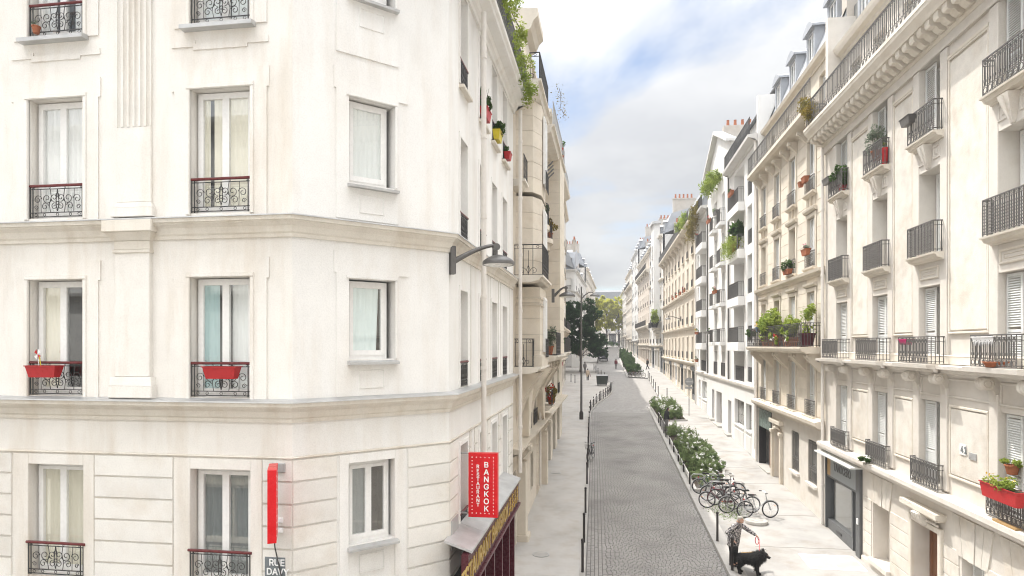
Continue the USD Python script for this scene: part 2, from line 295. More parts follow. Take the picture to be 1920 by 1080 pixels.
def put(parent, name, g, mat, smooth=False, label=None, kind=None):
    """Defines what g has collected as one mesh, a part of parent."""
    v, f = g.mesh() if isinstance(g, G) else (np.asarray(g[0], float), np.asarray(g[1]))
    if isinstance(g, G):
        v = g.fr.w(v)
        if g.fr.flip: f = f[:, ::-1]
    n = None
    if smooth is not False: v, f, n = meshkit.arrays((v, f), smooth)
    v = v - parent.base
    path = unique(parent.path, name)
    m = UsdGeom.Mesh.Define(stage, path)
    m.CreatePointsAttr(Vt.Vec3fArray.FromNumpy(np.ascontiguousarray(v, np.float32)))
    m.CreateFaceVertexCountsAttr(Vt.IntArray.FromNumpy(np.full(len(f), 3, np.int32)))
    m.CreateFaceVertexIndicesAttr(Vt.IntArray.FromNumpy(np.ascontiguousarray(f, np.int32).ravel()))
    m.CreateSubdivisionSchemeAttr('none')
    if n is not None:
        m.CreateNormalsAttr(Vt.Vec3fArray.FromNumpy(np.ascontiguousarray(n, np.float32))); m.SetNormalsInterpolation('vertex')
    UsdShade.MaterialBindingAPI.Apply(m.GetPrim()).Bind(LOOKS[mat])
    if label: m.GetPrim().SetCustomDataByKey('label', label)
    if kind: m.GetPrim().SetCustomDataByKey('kind', kind)
    return Node(path, parent.base)
def single(name, g, mat, label, cat, group=None, kind=None, smooth=False):
    n = put(Node('/World', (0, 0, 0)), name, g, mat, smooth); tag(n.prim, label, cat, group, kind); return n
def sweep(path, prof, side=1, closed=False):
    """Runs a profile of (outwards, z) points along a plan polyline, mitred at its corners; side +1: outwards is to the right of the path."""
    p = np.asarray(path, float); n = len(p); prof = np.asarray(prof, float); t = np.diff(p, axis=0); t /= np.linalg.norm(t, axis=1, keepdims=True)
    nr = np.stack([t[:, 1], -t[:, 0]], 1) * side; V = []
    for i in range(n):
        a, b = nr[max(i - 1, 0)], nr[min(i, n - 2)]; m = a + b; m = m / (m @ m) * 2
        V.append(np.stack([p[i, 0] + prof[:, 0] * m[0], p[i, 1] + prof[:, 0] * m[1], prof[:, 1]], 1))
    k = len(prof); V = np.concatenate(V); F = []
    for i in range(n - 1):
        for j in range(k - 1):
            a, b, c, d = i * k + j, i * k + j + 1, (i + 1) * k + j + 1, (i + 1) * k + j; F += [[a, d, c], [a, c, b]]
    for e in (0, n - 1):
        F += [[e * k, e * k + q, e * k + q + 1] if e == 0 else [e * k, e * k + q + 1, e * k + q] for q in range(1, k - 1)]
    g = G(); g.add(V, np.array(F) if side > 0 else np.array(F)[:, ::-1]); return g

# ---------------------------------------------------------------- building parts (u, w, z in a facade's frame)
def spiral(c, r0, r1, a0, turns, n=22):
    a = a0 + np.linspace(0, turns * 2 * np.pi, n); r = np.linspace(r0, r1, n); return np.stack([c[0] + r * np.cos(a), np.zeros(n), c[1] + r * np.sin(a)], 1)
def circle(c, r, n=12):
    a = np.arange(n) * 2 * np.pi / n; return np.stack([c[0] + r * np.cos(a), np.zeros(n), c[1] + r * np.sin(a)], 1)
def guard_scroll(wd, h):
    """A wrought guard of scrolls round a central lyre, u from 0 to wd."""
    g = G(); r = .0075
    for z in (.0, .035, .075, h): g.box(0, wd, -r, r, z - r, z + r) if z != .035 else None
    g.box(0, wd, -r, r, h - .055, h - .042)
    for x in (0, .055, wd - .055, wd): g.box(x - r, x + r, -r, r, -.02, h)
    m = wd / 2
    for k in range(7): g.tube(circle((wd * (k + .5) / 7, h - .025), .014, 8), .004, 4, closed=True) if k % 2 == 0 else None
    for x in (.12, .3, m, wd - .3, wd - .12): g.tube(circle((x, .0375), .026, 10), .005, 4, closed=True)
    zc = .075 + (h - .13) / 2
    for s in (-1, 1):
        X = lambda d: m + s * d
        mir = (lambda p: p) if s > 0 else (lambda p: np.stack([2 * m - p[:, 0], p[:, 1], p[:, 2]], 1))
        for (cx, cz, r0, r1, a0, tn) in [(m + .07, zc + .06, .075, .018, -1.6, 1.25), (m + .06, zc - .10, .065, .016, 1.6, -1.2), (m + .22, zc + .05, .10, .02, 3.3, 1.3), (m + .26, zc - .10, .075, .018, 2.9, -1.25), (m + .41, zc + .03, .085, .018, 3.0, -1.3), (m + .44, zc - .12, .045, .012, .2, 1.2)]:
            if cx + r0 < wd - .01: g.tube(mir(spiral((cx, cz), r0, r1, a0, tn)), .0065, 4)
        g.tube(mir(np.array([[m + .145, 0, .08], [m + .17, 0, zc - .06], [m + .13, 0, zc + .08], [m + .15, 0, h - .05]])), .006, 4)
        g.tube(mir(np.array([[m, 0, .1], [m + .035, 0, zc - .04], [m + .02, 0, zc + .06], [m, 0, h - .05]])), .007, 4)
        g.tube(mir(np.array([[m + .34, 0, .08], [m + .35, 0, h - .05]])), .005, 4)
    for a, b in ((.0, .11), (.0, -.04)): g.tube(circle((m, zc + b), .03, 10), .009, 4, closed=True)
    return g
def guard_cast(wd, h, mod=.17, low=True):
    """A cast-iron guard: paired bars, lyres under the rail and a row of rings at the foot."""
    g = G(); n = max(2, round(wd / mod)); s = wd / n; r = .0075
    g.box(0, wd, -.016, .016, h - .028, h); g.box(0, wd, -.01, .01, h - .075, h - .06); g.box(0, wd, -.012, .012, .0, .022)
    if low: g.box(0, wd, -.008, .008, .20 * h + .03, .20 * h + .045)
    z0 = .2 * h + .04 if low else .02
    for i in range(n + 1):
        x = i * s; g.box(x - r, x + r, -r, r, 0, h - .03)
    for i in range(n):
        c = (i + .5) * s
        g.box(c - .026, c - .015, -.006, .006, z0, h - .16); g.box(c + .015, c + .026, -.008, .008, z0, h - .16)
        g.box(c - .03, c + .03, -.012, .012, z0 + .10 * h, z0 + .10 * h + .06)
        g.tube(np.array([[c - .028, 0, h - .17], [c - .045, 0, h - .12], [c - .02, 0, h - .075]]), .008, 4); g.tube(np.array([[c + .028, 0, h - .17], [c + .045, 0, h - .12], [c + .02, 0, h - .075]]), .008, 4)
        g.box(c - .012, c + .012, -.01, .01, h - .14, h - .07)
        if low: g.tube(circle((c, .1 * h + .025), .085 * h, 9), .009, 4, closed=True)
    return g
def guard_scale(wd, h):
    """A cast guard whose bars carry short cross teeth."""
    g = G(); n = max(3, round(wd / .155)); s = wd / n
    g.box(0, wd, -.016, .016, h - .028, h); g.box(0, wd, -.01, .01, .02, .04); g.box(0, wd, -.01, .01, h - .12, h - .105)
    for i in range(n + 1): g.box(i * s - .011, i * s + .011, -.012, .012, 0, h)
    for i in range(n):
        c = (i + .5) * s; g.box(c - .008, c + .008, -.008, .008, .03, h - .1)
        for k in range(8): g.box(c - .042, c + .042, -.01, .01, .07 + k * (h - .24) / 8, .095 + k * (h - .24) / 8)
        g.tube(circle((c, h - .065), .026, 8), .007, 4, closed=True)
    return g
def guard_bars(wd, h, step=.11, r=.008, mid=True):
    g = G(); g.box(0, wd, -.015, .015, h - .03, h); g.box(0, wd, -.01, .01, .04, .06)
    if mid: g.box(0, wd, -.008, .008, h - .14, h - .125)
    n = max(2, round(wd / step))
    for i in range(n + 1): g.box(i * wd / n - r, i * wd / n + r, -r, r, 0, h)
    return g
def guard_net(wd, h):
    g = guard_bars(wd, h, .16, .007, True)
    n = max(2, round(wd / .16)); s = wd / n
    for i in range(n):
        for k in range(3): g.tube(circle(((i + .5) * s, .14 + k * (h - .30) / 2.4), .055, 8), .006, 4, closed=True)
    return g
def placed(fr, g, u, w, z, turn=None):
    """g's shape moved to (u, w, z) in frame fr; turn 'side' lays its length along w."""
    v, f = g.mesh(); v = v.copy()
    if turn == 'side': v = v[:, [1, 0, 2]]; f = f[:, ::-1]
    return G(fr).add(v + [u, w, z], f)
def pleats(g, u0, u1, w, z0, z1, n=None, amp=.013, sway=0.0):
    n = n or max(10, int((u1 - u0) / .03)); u = np.linspace(u0, u1, n); o = amp * np.sin(np.arange(n) * 1.9) + amp * .5 * np.sin(np.arange(n) * .73)
    uu = (u0 + u1) / 2
    v = np.concatenate([np.stack([u, w + o, np.full(n, z1)], 1), np.stack([u + sway * (u1 - u0), w + o * 1.3, np.full(n, z0)], 1)])
    i = np.arange(n - 1); return g.add(v, np.concatenate([np.stack([i, i + n, i + n + 1], 1), np.stack([i, i + n + 1, i + 1], 1)]))
def window(parent, fr, u0, u1, z0, z1, w=-.2, leaves=2, bar=None, frame='white_frame', curtain=None, sill=.0, fw=.06, back='interior_dark', panes=True, ward='window_glass', curts=None, transom=None, depth=.5):
    """Casement: frame with sashes, panes, curtains and the dim room behind."""
    f = G(fr); t = .045
    f.box(u0, u0 + t, w - .06, w, z0, z1); f.box(u1 - t, u1, w - .06, w, z0, z1); f.box(u0 + t, u1 - t, w - .06, w - .002, z1 - t, z1); f.box(u0 + t, u1 - t, w - .06, w + .004, z0, z0 + t + .02)
    a, b, c, d = u0 + t, u1 - t, z0 + t + .02, z1 - t
    if transom: f.box(a, b, w - .05, w + .012, transom - .03, transom + .03)
    glassq = G(fr); sw = (b - a) / leaves
    for k in range(leaves):
        x0, x1 = a + k * sw, a + (k + 1) * sw
        f.box(x0, x0 + fw, w - .05, w + .014, c, d); f.box(x1 - fw, x1, w - .05, w + .014, c, d); f.box(x0 + fw, x1 - fw, w - .05, w + .012, d - fw, d); f.box(x0 + fw, x1 - fw, w - .05, w + .012, c, c + fw * 1.3)
        for bz in (bar or []): f.box(x0 + fw, x1 - fw, w - .045, w + .006, c + (d - c) * bz - .014, c + (d - c) * bz + .014)
        glassq.rect((x0 + fw, w - .02, c + fw), (x0 + fw, w - .02, d - fw), (x1 - fw, w - .02, d - fw), (x1 - fw, w - .02, c + fw))
    n = put(parent, 'window', f, frame)
    put(n, 'pane', glassq, ward)
    if curtain:
        cu = G(fr)
        for (x0, x1, *rest) in (curts or [(0, 1)]):
            pleats(cu, a + x0 * (b - a), a + x1 * (b - a), w - .052, rest[0] if rest else c + .02, d - .02, sway=rest[1] if len(rest) > 1 else 0)
        put(n, 'curtain', cu, curtain, smooth=True)
    if back:
        r = G(fr); e = w - depth
        r.rect((u0, e, z0), (u0, e, z1), (u1, e, z1), (u1, e, z0)); r.rect((u0, e, z0), (u1, e, z0), (u1, w - .06, z0), (u0, w - .06, z0)); r.rect((u0, e, z1), (u0, w - .06, z1), (u1, w - .06, z1), (u1, e, z1))
        r.rect((u0, e, z0), (u0, w - .06, z0), (u0, w - .06, z1), (u0, e, z1)); r.rect((u1, e, z0), (u1, e, z1), (u1, w - .06, z1), (u1, w - .06, z0))
        put(n, 'room', r, back)
    return n
def shutter(parent, fr, u0, u1, z0, z1, w, mat='shutter_white', side=None, step=.052, label=None):
    """A louvred leaf; side = a u at which the leaf is folded back along w."""
    g = G(); W = u1 - u0; t = .032; h = z1 - z0
    g.box(0, .05, 0, t, 0, h); g.box(W - .05, W, 0, t, 0, h); 
    for z in (0, h * .36, h - .06): g.box(.05, W - .05, 0, t, z, z + .06)
    n = int(h / step)
    for i in range(1, n):
        z = i * step
        if min(abs(z - h * .36 - .03), abs(z - .03), abs(z - h + .03)) < .06: continue
        g.hexa([[.05, .002, z + .028], [W - .05, .002, z + .028], [W - .05, t - .002, z - .006], [.05, t - .002, z - .006], [.05, .002, z + .036], [W - .05, .002, z + .036], [W - .05, t - .002, z + .002], [.05, t - .002, z + .002]])
    v, f = g.mesh()
    if side is not None: v = np.stack([side + v[:, 1], w - v[:, 0], v[:, 2] + z0], 1)
    else: v = v + [u0, w, z0]
    q = G(fr).add(v, f); return put(parent, 'shutter', q, mat, label=label)
def railing(parent, fr, g, u, w, z, mat='wrought_iron', turns=0.0, rail=None, wd=None, h=None, name='railing'):
    q = placed(fr, g, u, w, z)
    if turns and wd:
        s = guard_bars(turns, h, .1)
        q2 = placed(fr, s, u, w - turns, z, 'side'); q.add(*q2.mesh()); q3 = placed(fr, s, u + wd, w - turns, z, 'side'); q.add(*q3.mesh())
    n = put(parent, name, q, mat)
    if rail:
        k = G(fr); k.tube(np.array([[u - .04, w, z + h + .012], [u + wd + .04, w, z + h + .012]]), .026, 8); put(n, 'handrail', k, rail, smooth=40)
    return n
def moulded(g, u0, u1, z0, z1, w=0.0, t=.045, p=.03):
    """A raised frame moulding round a panel."""
    g.bbox(u0, u1, w, w + p, z1 - t, z1, .01); g.bbox(u0, u1, w, w + p, z0, z0 + t, .01); g.bbox(u0, u0 + t, w, w + p - .002, z0 + t, z1 - t, .01); g.bbox(u1 - t, u1, w, w + p - .002, z0 + t, z1 - t, .01)
def console(fr, u, z1, wd=.2, h=.6, p=.38):
    """A scroll console under a balcony: a side profile with a curl, drawn out across its width."""
    t = np.linspace(0, 1, 12); prof = [(0, z1), (p, z1), (p, z1 - .1 * h)]
    prof += [(p * (1 - .95 * s) ** 1.15 + .02, z1 - .1 * h - (h * .9) * s ** .8) for s in t]; prof += [(0, z1 - h)]
    g = G(fr); g.prism(prof, u - wd / 2, u + wd / 2, 'wz')
    for s in (-1, 1):
        v = G(); v.lathe([(0, 0), (.07, 0), (.075, .02), (.055, .035), (.02, .045), (0, .045)], k=12); a, f = v.mesh()
        a = np.stack([u + s * (wd / 2 + a[:, 2] - .004), p - .075 + a[:, 0], z1 - .11 + a[:, 1]], 1); g.add(a, f if s > 0 else f[:, ::-1])
    v = G(); v.lathe([(0, 0), (.085, 0), (.085, wd), (0, wd)], k=14); a, f = v.mesh(); g.add(np.stack([u - wd / 2 + a[:, 2], p - .065 + a[:, 0], z1 - .115 + a[:, 1]], 1), f)
    return g
def volute(fr, u, z1):
    """A ribbed stone roll under the slab with a tapering tongue below it."""
    g = G(fr); v = G(); v.lathe([(0, -.17), (.06, -.17), (.075, -.15), (.10, -.16), (.145, -.13), (.15, -.09), (.125, -.055), (.15, -.02), (.15, .02), (.125, .055), (.15, .09), (.145, .13), (.10, .16), (.075, .15), (.06, .17), (0, .17)], k=16); a, f = v.mesh()
    g.add(np.stack([u + a[:, 2], .24 + a[:, 0], z1 - .155 + a[:, 1]], 1), f)
    g.prism([(-.01, z1), (.2, z1), (.2, z1 - .1), (.16, z1 - .27), (.10, z1 - .36), (.085, z1 - .50), (.03, z1 - .74), (-.01, z1 - .74)], u - .12, u + .12, 'wz'); return g
# ---------------------------------------------------------------- leaves and plants
def leaves(n, centre, size, ls=.05, seed=0, blobs=None, flat=.0, hang=0.0):
    """n little leaf blades scattered in clumps inside an ellipsoid."""
    r = np.random.default_rng(seed); centre = np.asarray(centre, float); size = np.asarray(size, float)
    nb = blobs or max(3, n // 60)
    bc = r.normal(size=(nb, 3)); bc /= np.linalg.norm(bc, axis=1, keepdims=True); bc *= r.uniform(.2, 1, (nb, 1)) ** .5; br = r.uniform(.22, .45, nb)
    k = r.integers(0, nb, n); d = r.normal(size=(n, 3)); d /= np.linalg.norm(d, axis=1, keepdims=True); p = bc[k] * .8 + d * (br[k] * r.uniform(.3, 1, n) ** .4)[:, None]
    p = centre + p * size
    if hang: p[:, 2] -= hang * r.uniform(0, 1, n) ** 2
    a = r.normal(size=(n, 3)); a[:, 2] *= .7; a /= np.linalg.norm(a, axis=1, keepdims=True); b = np.cross(a, r.normal(size=(n, 3)) + [0, 0, 1.5]); b /= np.linalg.norm(b, axis=1, keepdims=True) + 1e-9
    L = ls * r.uniform(.6, 1.3, n)[:, None]; c = np.cross(a, b) * .12
    v = np.stack([p - a * L * .5, p + b * L * .28 + c * L, p + a * L * .55, p - b * L * .28 + c * L], 1).reshape(-1, 3)
    i = np.arange(n)[:, None] * 4; return v, np.concatenate([i + [0, 1, 2], i + [0, 2, 3]])
def plant(label, c, size, n=300, ls=.06, mat='leaf_green', seed=1, stems=5, group=None, flowers=None, pot=None, hang=0.0, name='potted_plant', cat='plant'):
    """A plant: leaf clumps and stems, with a pot of (kind, colour, width) if it has one. c is the point where it stands (the pot's foot)."""
    c = np.asarray(c, float); t = thing(name, label, cat, c, group=group); z = 0.0
    if pot:
        kind, col, wd, hh, *ln = pot; g = G(); z = hh * .9
        if kind == 'round': g.lathe([(0, 0), (wd * .36, 0), (wd * .5, hh * .85), (wd * .56, hh * .85), (wd * .56, hh), (wd * .46, hh), (wd * .44, hh * .8), (0, hh * .8)], c, 14)
        else:
            L, ax = ln[0], (ln[1] if len(ln) > 1 else 'y')
            lo, hi = .42, .5; q = []
            for zz, k in ((0, lo), (hh, hi)):
                for sx, sy in ((-1, -1), (1, -1), (1, 1), (-1, 1)):
                    X, Y = sx * wd * k, sy * L * k; q.append((c[0] + (X if ax == 'y' else Y), c[1] + (Y if ax == 'y' else X), c[2] + zz))
            q = q if ax == 'y' else [q[i] for i in (0, 3, 2, 1, 4, 7, 6, 5)]
            g.hexa(q); e = .014
            x, y = (wd * .5 + e, L * .5 + e) if ax == 'y' else (L * .5 + e, wd * .5 + e); g.box(c[0] - x, c[0] + x, c[1] - y, c[1] + y, c[2] + hh - .02, c[2] + hh + .012)
        put(t, 'pot', g, col, smooth=35)
    top = c + [0, 0, z + size[2] * .75]
    put(t, 'foliage', leaves(n, top, size, ls, seed, hang=hang), mat)
    if stems:
        r = np.random.default_rng(seed + 5); g = G()
        for i in range(stems):
            e = top + r.uniform(-.6, .6, 3) * size; b = c + [r.uniform(-.2, .2) * size[0], r.uniform(-.2, .2) * size[1], z]; g.tube(np.array([b, (b + e) / 2 + r.uniform(-.05, .05, 3) * size, e]), np.array([.012, .009, .004]) * min(1.5, max(.5, size[2] * 2)), 4)
        put(t, 'stem', g, 'twig')
    if flowers:
        col, k = flowers; put(t, 'flowers', leaves(k, top + [0, 0, size[2] * .15], np.asarray(size) * 1.02, ls * .9, seed + 9), col)
    return t
# ---------------------------------------------------------------- the ground
LK = np.array([(2, -.4), (20.7, -.72), (35, -1.0), (52, -1.4), (58, -1.5), (64, -1.0), (70, .05), (74, .45), (84, .35), (97, -1.2), (111, -2.4), (140, -2.2), (174, -1.6), (235, -1.5)])
RK = np.array([(2, 3.85), (20, 3.82), (62, 3.72), (66, 5.3), (93, 5.6), (95, 2.7), (140, 2.35), (163, 2.2), (176, 3.2), (235, 2.9)])
RF = np.array([(2, 8.5), (65, 8.5), (90, 8.35), (120, 7.0), (141, 6.4), (216, 4.1), (235, 3.6)])
LF = np.array([(2, -3.25), (45, -3.4), (47, -4.5), (60, -4.9), (88, -5.8), (117, -6.2), (160, -5.0), (235, -4.0)])
lk, rk, rf, lf = (lambda y, t=t: np.interp(y, t[:, 0], t[:, 1]) for t in (LK, RK, RF, LF))
def ribbon(xa, xb, y0, y1, dz, step=1.0, drop=None, n=1):
    ys = np.arange(y0, y1 + 1e-6, step); a, b = xa(ys), xb(ys); g = G(); V = []
    cols = [a + (b - a) * k / n for k in range(n + 1)]
    V = np.concatenate([np.stack([c, ys, gz(ys) + dz], 1) for c in cols]); m = len(ys); i = np.arange(m - 1)[:, None] + np.arange(n)[None] * m
    i = i.ravel(); g.add(V, np.concatenate([np.stack([i, i + m, i + m + 1], 1), np.stack([i, i + m + 1, i + 1], 1)])); return g
def struct(name, g, mat): 
    n = put(Node('/World', (0, 0, 0)), name, g, mat); n.prim.SetCustomDataByKey('kind', 'structure'); return n
gy = np.array([-500, -60, 0, 60, 120, 180, 240, 260, 600, 1500.0]); gx = np.array([-900, -60, -5, 10, 60, 900.0]); X, Y = np.meshgrid(gx, gy)
zz = np.interp(Y, [-500, -60, 240, 600, 1500], [-2.3, gz(-60), gz(240), gz(240), gz(240)]) - .035
i = (np.arange(len(gy) - 1)[:, None] * len(gx) + np.arange(len(gx) - 1)[None]).ravel(); k = len(gx)
struct('ground', G().add(np.stack([X, Y, zz], -1).reshape(-1, 3), np.concatenate([np.stack([i, i + 1, i + k + 1], 1), np.stack([i, i + k + 1, i + k], 1)])), 'earth')
YC = 58.0
road = struct('road', ribbon(lk, rk, 2, YC, .004), 'cobble_joint')
put(road, 'cobbled_road_surface', ribbon(lk, rk, YC, 235, .02), 'far_cobbles')
struct('left_pavement', ribbon(lambda y: lf(y) - 1.0, lambda y: lk(y) - .17, 2, 235, .12), 'asphalt_pavement')
struct('side_street_pavement', G().rect((-40, 48, gz(48) + .11), (-5, 48, gz(48) + .11), (-5, 117, gz(117) + .11), (-40, 117, gz(117) + .11)), 'asphalt_pavement')
rpv = struct('right_pavement', ribbon(lambda y: rk(y) + .17, lambda y: rf(y) + .6, 2, 235, .12), 'pale_pavement')
def cobbles():
    r = np.random.default_rng(3); V = []
    y = 18.6
    while y < YC:
        x = lk(y) + .03; xe = rk(y) - .03; first = x
        while x < xe - .05:
            near = x < first + .42; w = .125 if near else r.uniform(.105, .165); w = min(w, xe - x)
            off = r.uniform(-.012, .012) if near else .22 * abs(math.sin((x + .3 + .25 * math.sin(y * .31)) * 2.1)) + r.uniform(-.018, .018)
            V.append((x, x + w, y + off, y + off + .125, r.uniform(-.006, .008), r.uniform(-.014, .014), r.uniform(-.01, .01)))
            x += w + .006
        y += .136
    V = np.array(V); x0, x1, y0, y1, dz, t, s = V.T; gp = .0085; c = .013
    def pt(x, y, z, o): return np.stack([x, y + (x - x0) * s * 3 + o, gz(y) + z], 1)
    bot = [pt(x0 + gp, y0 + gp, -.01, 0), pt(x1 - gp, y0 + gp, -.01, t), pt(x1 - gp, y1 - gp, -.01, 0), pt(x0 + gp, y1 - gp, -.01, t)]
    mid = [b + [0, 0, .028] for b in bot]
    top = [pt(x0 + gp + c, y0 + gp + c, .032, 0), pt(x1 - gp - c, y0 + gp + c, .032, t), pt(x1 - gp - c, y1 - gp - c, .032, 0), pt(x0 + gp + c, y1 - gp - c, .032, t)]
    for q in top: q[:, 2] += dz
    v = np.stack([*mid, *top], 1); f = []
    for a in range(4):
        b = (a + 1) % 4; f += [[a, b, 4 + b], [a, 4 + b, 4 + a]]
    f += [[4, 5, 6], [4, 6, 7]]
    return v, np.array(f), y0
cv, cf, cy = cobbles(); order = np.argsort(np.where((cy > 20.3) & (cv[:, 0, 0] < 3.6), cy, 1e3))
for q in order[:300]: put(road, 'cobble', (cv[q], cf), 'granite_cobble')
rest = order[300:]; put(road, 'cobbles', (cv[rest].reshape(-1, 3), (cf[None] + np.arange(len(rest))[:, None, None] * 8).reshape(-1, 3)), 'granite_cobble', kind='stuff')
def kerb(par, line, s, y0, y1, L=1.0):
    y = y0
    while y < y1:
        a, b = y + .004, y + L - .004; xa, xb = line(a), line(b); g = G(); h0, h1 = -.05, .135
        wd = .19
        lo = [(xa, a), (xb, b), (xb + s * wd, b), (xa + s * wd, a)]; c = .015
        v = [[x, yy, gz(yy) + h0] for x, yy in lo] + [[x, yy, gz(yy) + h1 - c] for x, yy in lo] + [[x + s * (c if i < 2 else 0), yy + (c / 3 if i in (0, 3) else -c / 3), gz(yy) + h1] for i, (x, yy) in enumerate(lo)]
        f = []
        for o in (0, 4):
            for i in range(4):
                j = (i + 1) % 4; f += [[o + i, o + j, o + 4 + j], [o + i, o + 4 + j, o + 4 + i]]
        f += [[8, 9, 10], [8, 10, 11]]
        put(par, 'kerb_stone', (np.array(v), np.array(f) if s > 0 else np.array(f)[:, ::-1]), 'granite_kerb'); y += L
lkn = struct('left_kerb', ribbon(lk, lambda y: lk(y) - .18, 2, 19, .13), 'granite_kerb'); kerb(lkn, lk, -1, 19, 74)
put(lkn, 'kerb', ribbon(lk, lambda y: lk(y) - .18, 74, 235, .13), 'granite_kerb', kind='stuff')
rkn = struct('right_kerb', ribbon(rk, lambda y: rk(y) + .18, 2, 19, .13), 'granite_kerb'); kerb(rkn, rk, 1, 19, 64)
put(rkn, 'kerb', ribbon(rk, lambda y: rk(y) + .18, 64, 235, .13), 'granite_kerb', kind='stuff')
SM = G(); _r = np.random.default_rng(9)
for yy in (23.9, 27.8, 33.1, 36.5, 40.9, 47.0, 51.5, 57.2, 64):
    SM.hexa([[6.2 if yy > 27 else 5.2, yy, gz(yy) + .11], [8.45, yy + .12, gz(yy) + .11], [8.45, yy + .14, gz(yy) + .11], [6.2 if yy > 27 else 5.2, yy + .02, gz(yy) + .11], [6.2 if yy > 27 else 5.2, yy, gz(yy) + .1245], [8.45, yy + .12, gz(yy + .12) + .1245], [8.45, yy + .14, gz(yy + .14) + .1245], [6.2 if yy > 27 else 5.2, yy + .02, gz(yy + .02) + .1245]])
put(rpv, 'pavement_seam', SM, 'earth', kind='stuff')
put(rpv, 'kerb_band', ribbon(lambda y: rk(y) + .19, lambda y: rk(y) + .55, 19, 31.5, .1245), 'granite_kerb')
# paving panels of the right pavement: glazed cellar lights with a pale border, pavement joints, a granite disc
for yy, L in ((22.2, 1.25), (33.5, 1.0), (44, 1.0), (55, 1.0)):
    pass
cell = thing('cellar_light', 'pale bordered cellar light flush in the pavement before the grey shop front', 'pavement light', (7.2, 22.6, gz(22.6) + .12))
def slab(g, x0, x1, y0, y1, z0, z1): return g.hexa([[x0, y0, gz(y0) + z0], [x1, y0, gz(y0) + z0], [x1, y1, gz(y1) + z0], [x0, y1, gz(y1) + z0], [x0, y0, gz(y0) + z1], [x1, y0, gz(y0) + z1], [x1, y1, gz(y1) + z1], [x0, y1, gz(y1) + z1]])
g = G(); slab(g, 6.5, 8.25, 22.0, 23.35, .1, .126); put(cell, 'frame', g, 'sign_white')
for x0 in (6.58, 7.42): put(cell, 'panel', slab(G(), x0, x0 + .78, 22.08, 23.27, .1, .131), 'concrete')
def manhole(x, y, r, label):
    z = gz(y) + .118; t = thing('manhole_cover', label, 'manhole cover', (x, y, z)); put(t, 'rim', G().lathe([(r, 0), (r, .012), (r - .05, .012), (r - .05, 0)], (x, y, z), 20), 'galvanised')
    put(t, 'plate', G().lathe([(r - .05, 0), (r - .05, .008), (0, .009)], (x, y, z), 20), 'granite_kerb')
manhole(-2.3, 22.1, .3, 'round manhole cover in the left pavement nearest the restaurant'); manhole(-2.75, 34.2, .28, 'round manhole cover farther along the left pavement')
# ---------------------------------------------------------------- building A: the corner house
CO = np.array([-5.417, 10.42]); CE = np.array([-3.19, 12.65]); AE = 21.5
A = thing('corner_house', 'cream stucco corner house with zinc ledges and red window boxes', 'building', (CO[0], CO[1], gz(10)))
FL, FC, FS = Frame(CO, (1, 0), (0, -1)), Frame(CO, (1, 1), (1, -1)), Frame((CE[0], 0), (0, 1), (1, 0))
TC = np.linalg.norm(CE - CO); ZT = 16.6
rows = [(3.94, 5.99), (7.26, 9.39), (10.53, 12.73), (13.88, 16.0)]
cols = [(-1.93, -.78), (-5.21, -4.07)]
hL = [(a, b, c, d) for a, b in cols for c, d in rows] + [(-8.6, -7.45, c, d) for c, d in rows]
hC = [(1.02, 1.94, 4.52, 6.02), (1.02, 1.94, 7.93, 9.41), (1.02, 1.94, 11.18, 12.75), (1.02, 1.94, 14.62, 16.1)]
scol = [(13.62, 14.36), (15.75, 16.6), (17.45, 18.3), (19.25, 20.15)]
hS = [(a, b, c, d) for a, b in scol for c, d in rows]
put(A, 'street_wall', G(FL).wall(-16, 0, -.6, ZT, hL, depth=.32), 'cream_stucco')
put(A, 'corner_wall', G(FC).wall(0, TC, -.6, ZT, hC, depth=.32), 'white_plaster')
put(A, 'side_wall', G(FS).wall(CE[1], AE, -.6, ZT, hS, depth=.32), 'white_plaster')
g = G(); g.prism([(-15.9, 21.4), (-15.9, 11.3), (-5.9, 11.3), (-4.05, 13.1), (-4.05, 21.4)], -.6, 18.5, 'xy'); put(A, 'inner_wall', g, 'interior_mid')
APATH = np.array([(-16, CO[1]), tuple(CO), tuple(CE), (CE[0], AE)])
def ledge(z, d=.2):
    put(A, 'ledge', sweep(APATH, [(-.05, z - .36), (.03, z - .36), (.035, z - .30), (.06, z - .27), (.09, z - .17), (.15, z - .11), (.16, z - .085), (d - .01, z - .08), (d, z - .01), (-.05, z - .0)]), 'moulding_stone')
    put(A, 'zinc_flashing', sweep(APATH, [(-.04, z + .05), (0, z + .05), (d + .015, z + .012), (d + .018, z - .010), (d + .006, z - .010), (d + .003, z + .002), (-.04, z + .002)]), 'zinc')
ledge(7.20); ledge(10.43)
put(A, 'string_course', sweep(APATH, [(0, 6.205), (.022, 6.21), (.03, 6.225), (.022, 6.245), (0, 6.25)]), 'moulding_stone')
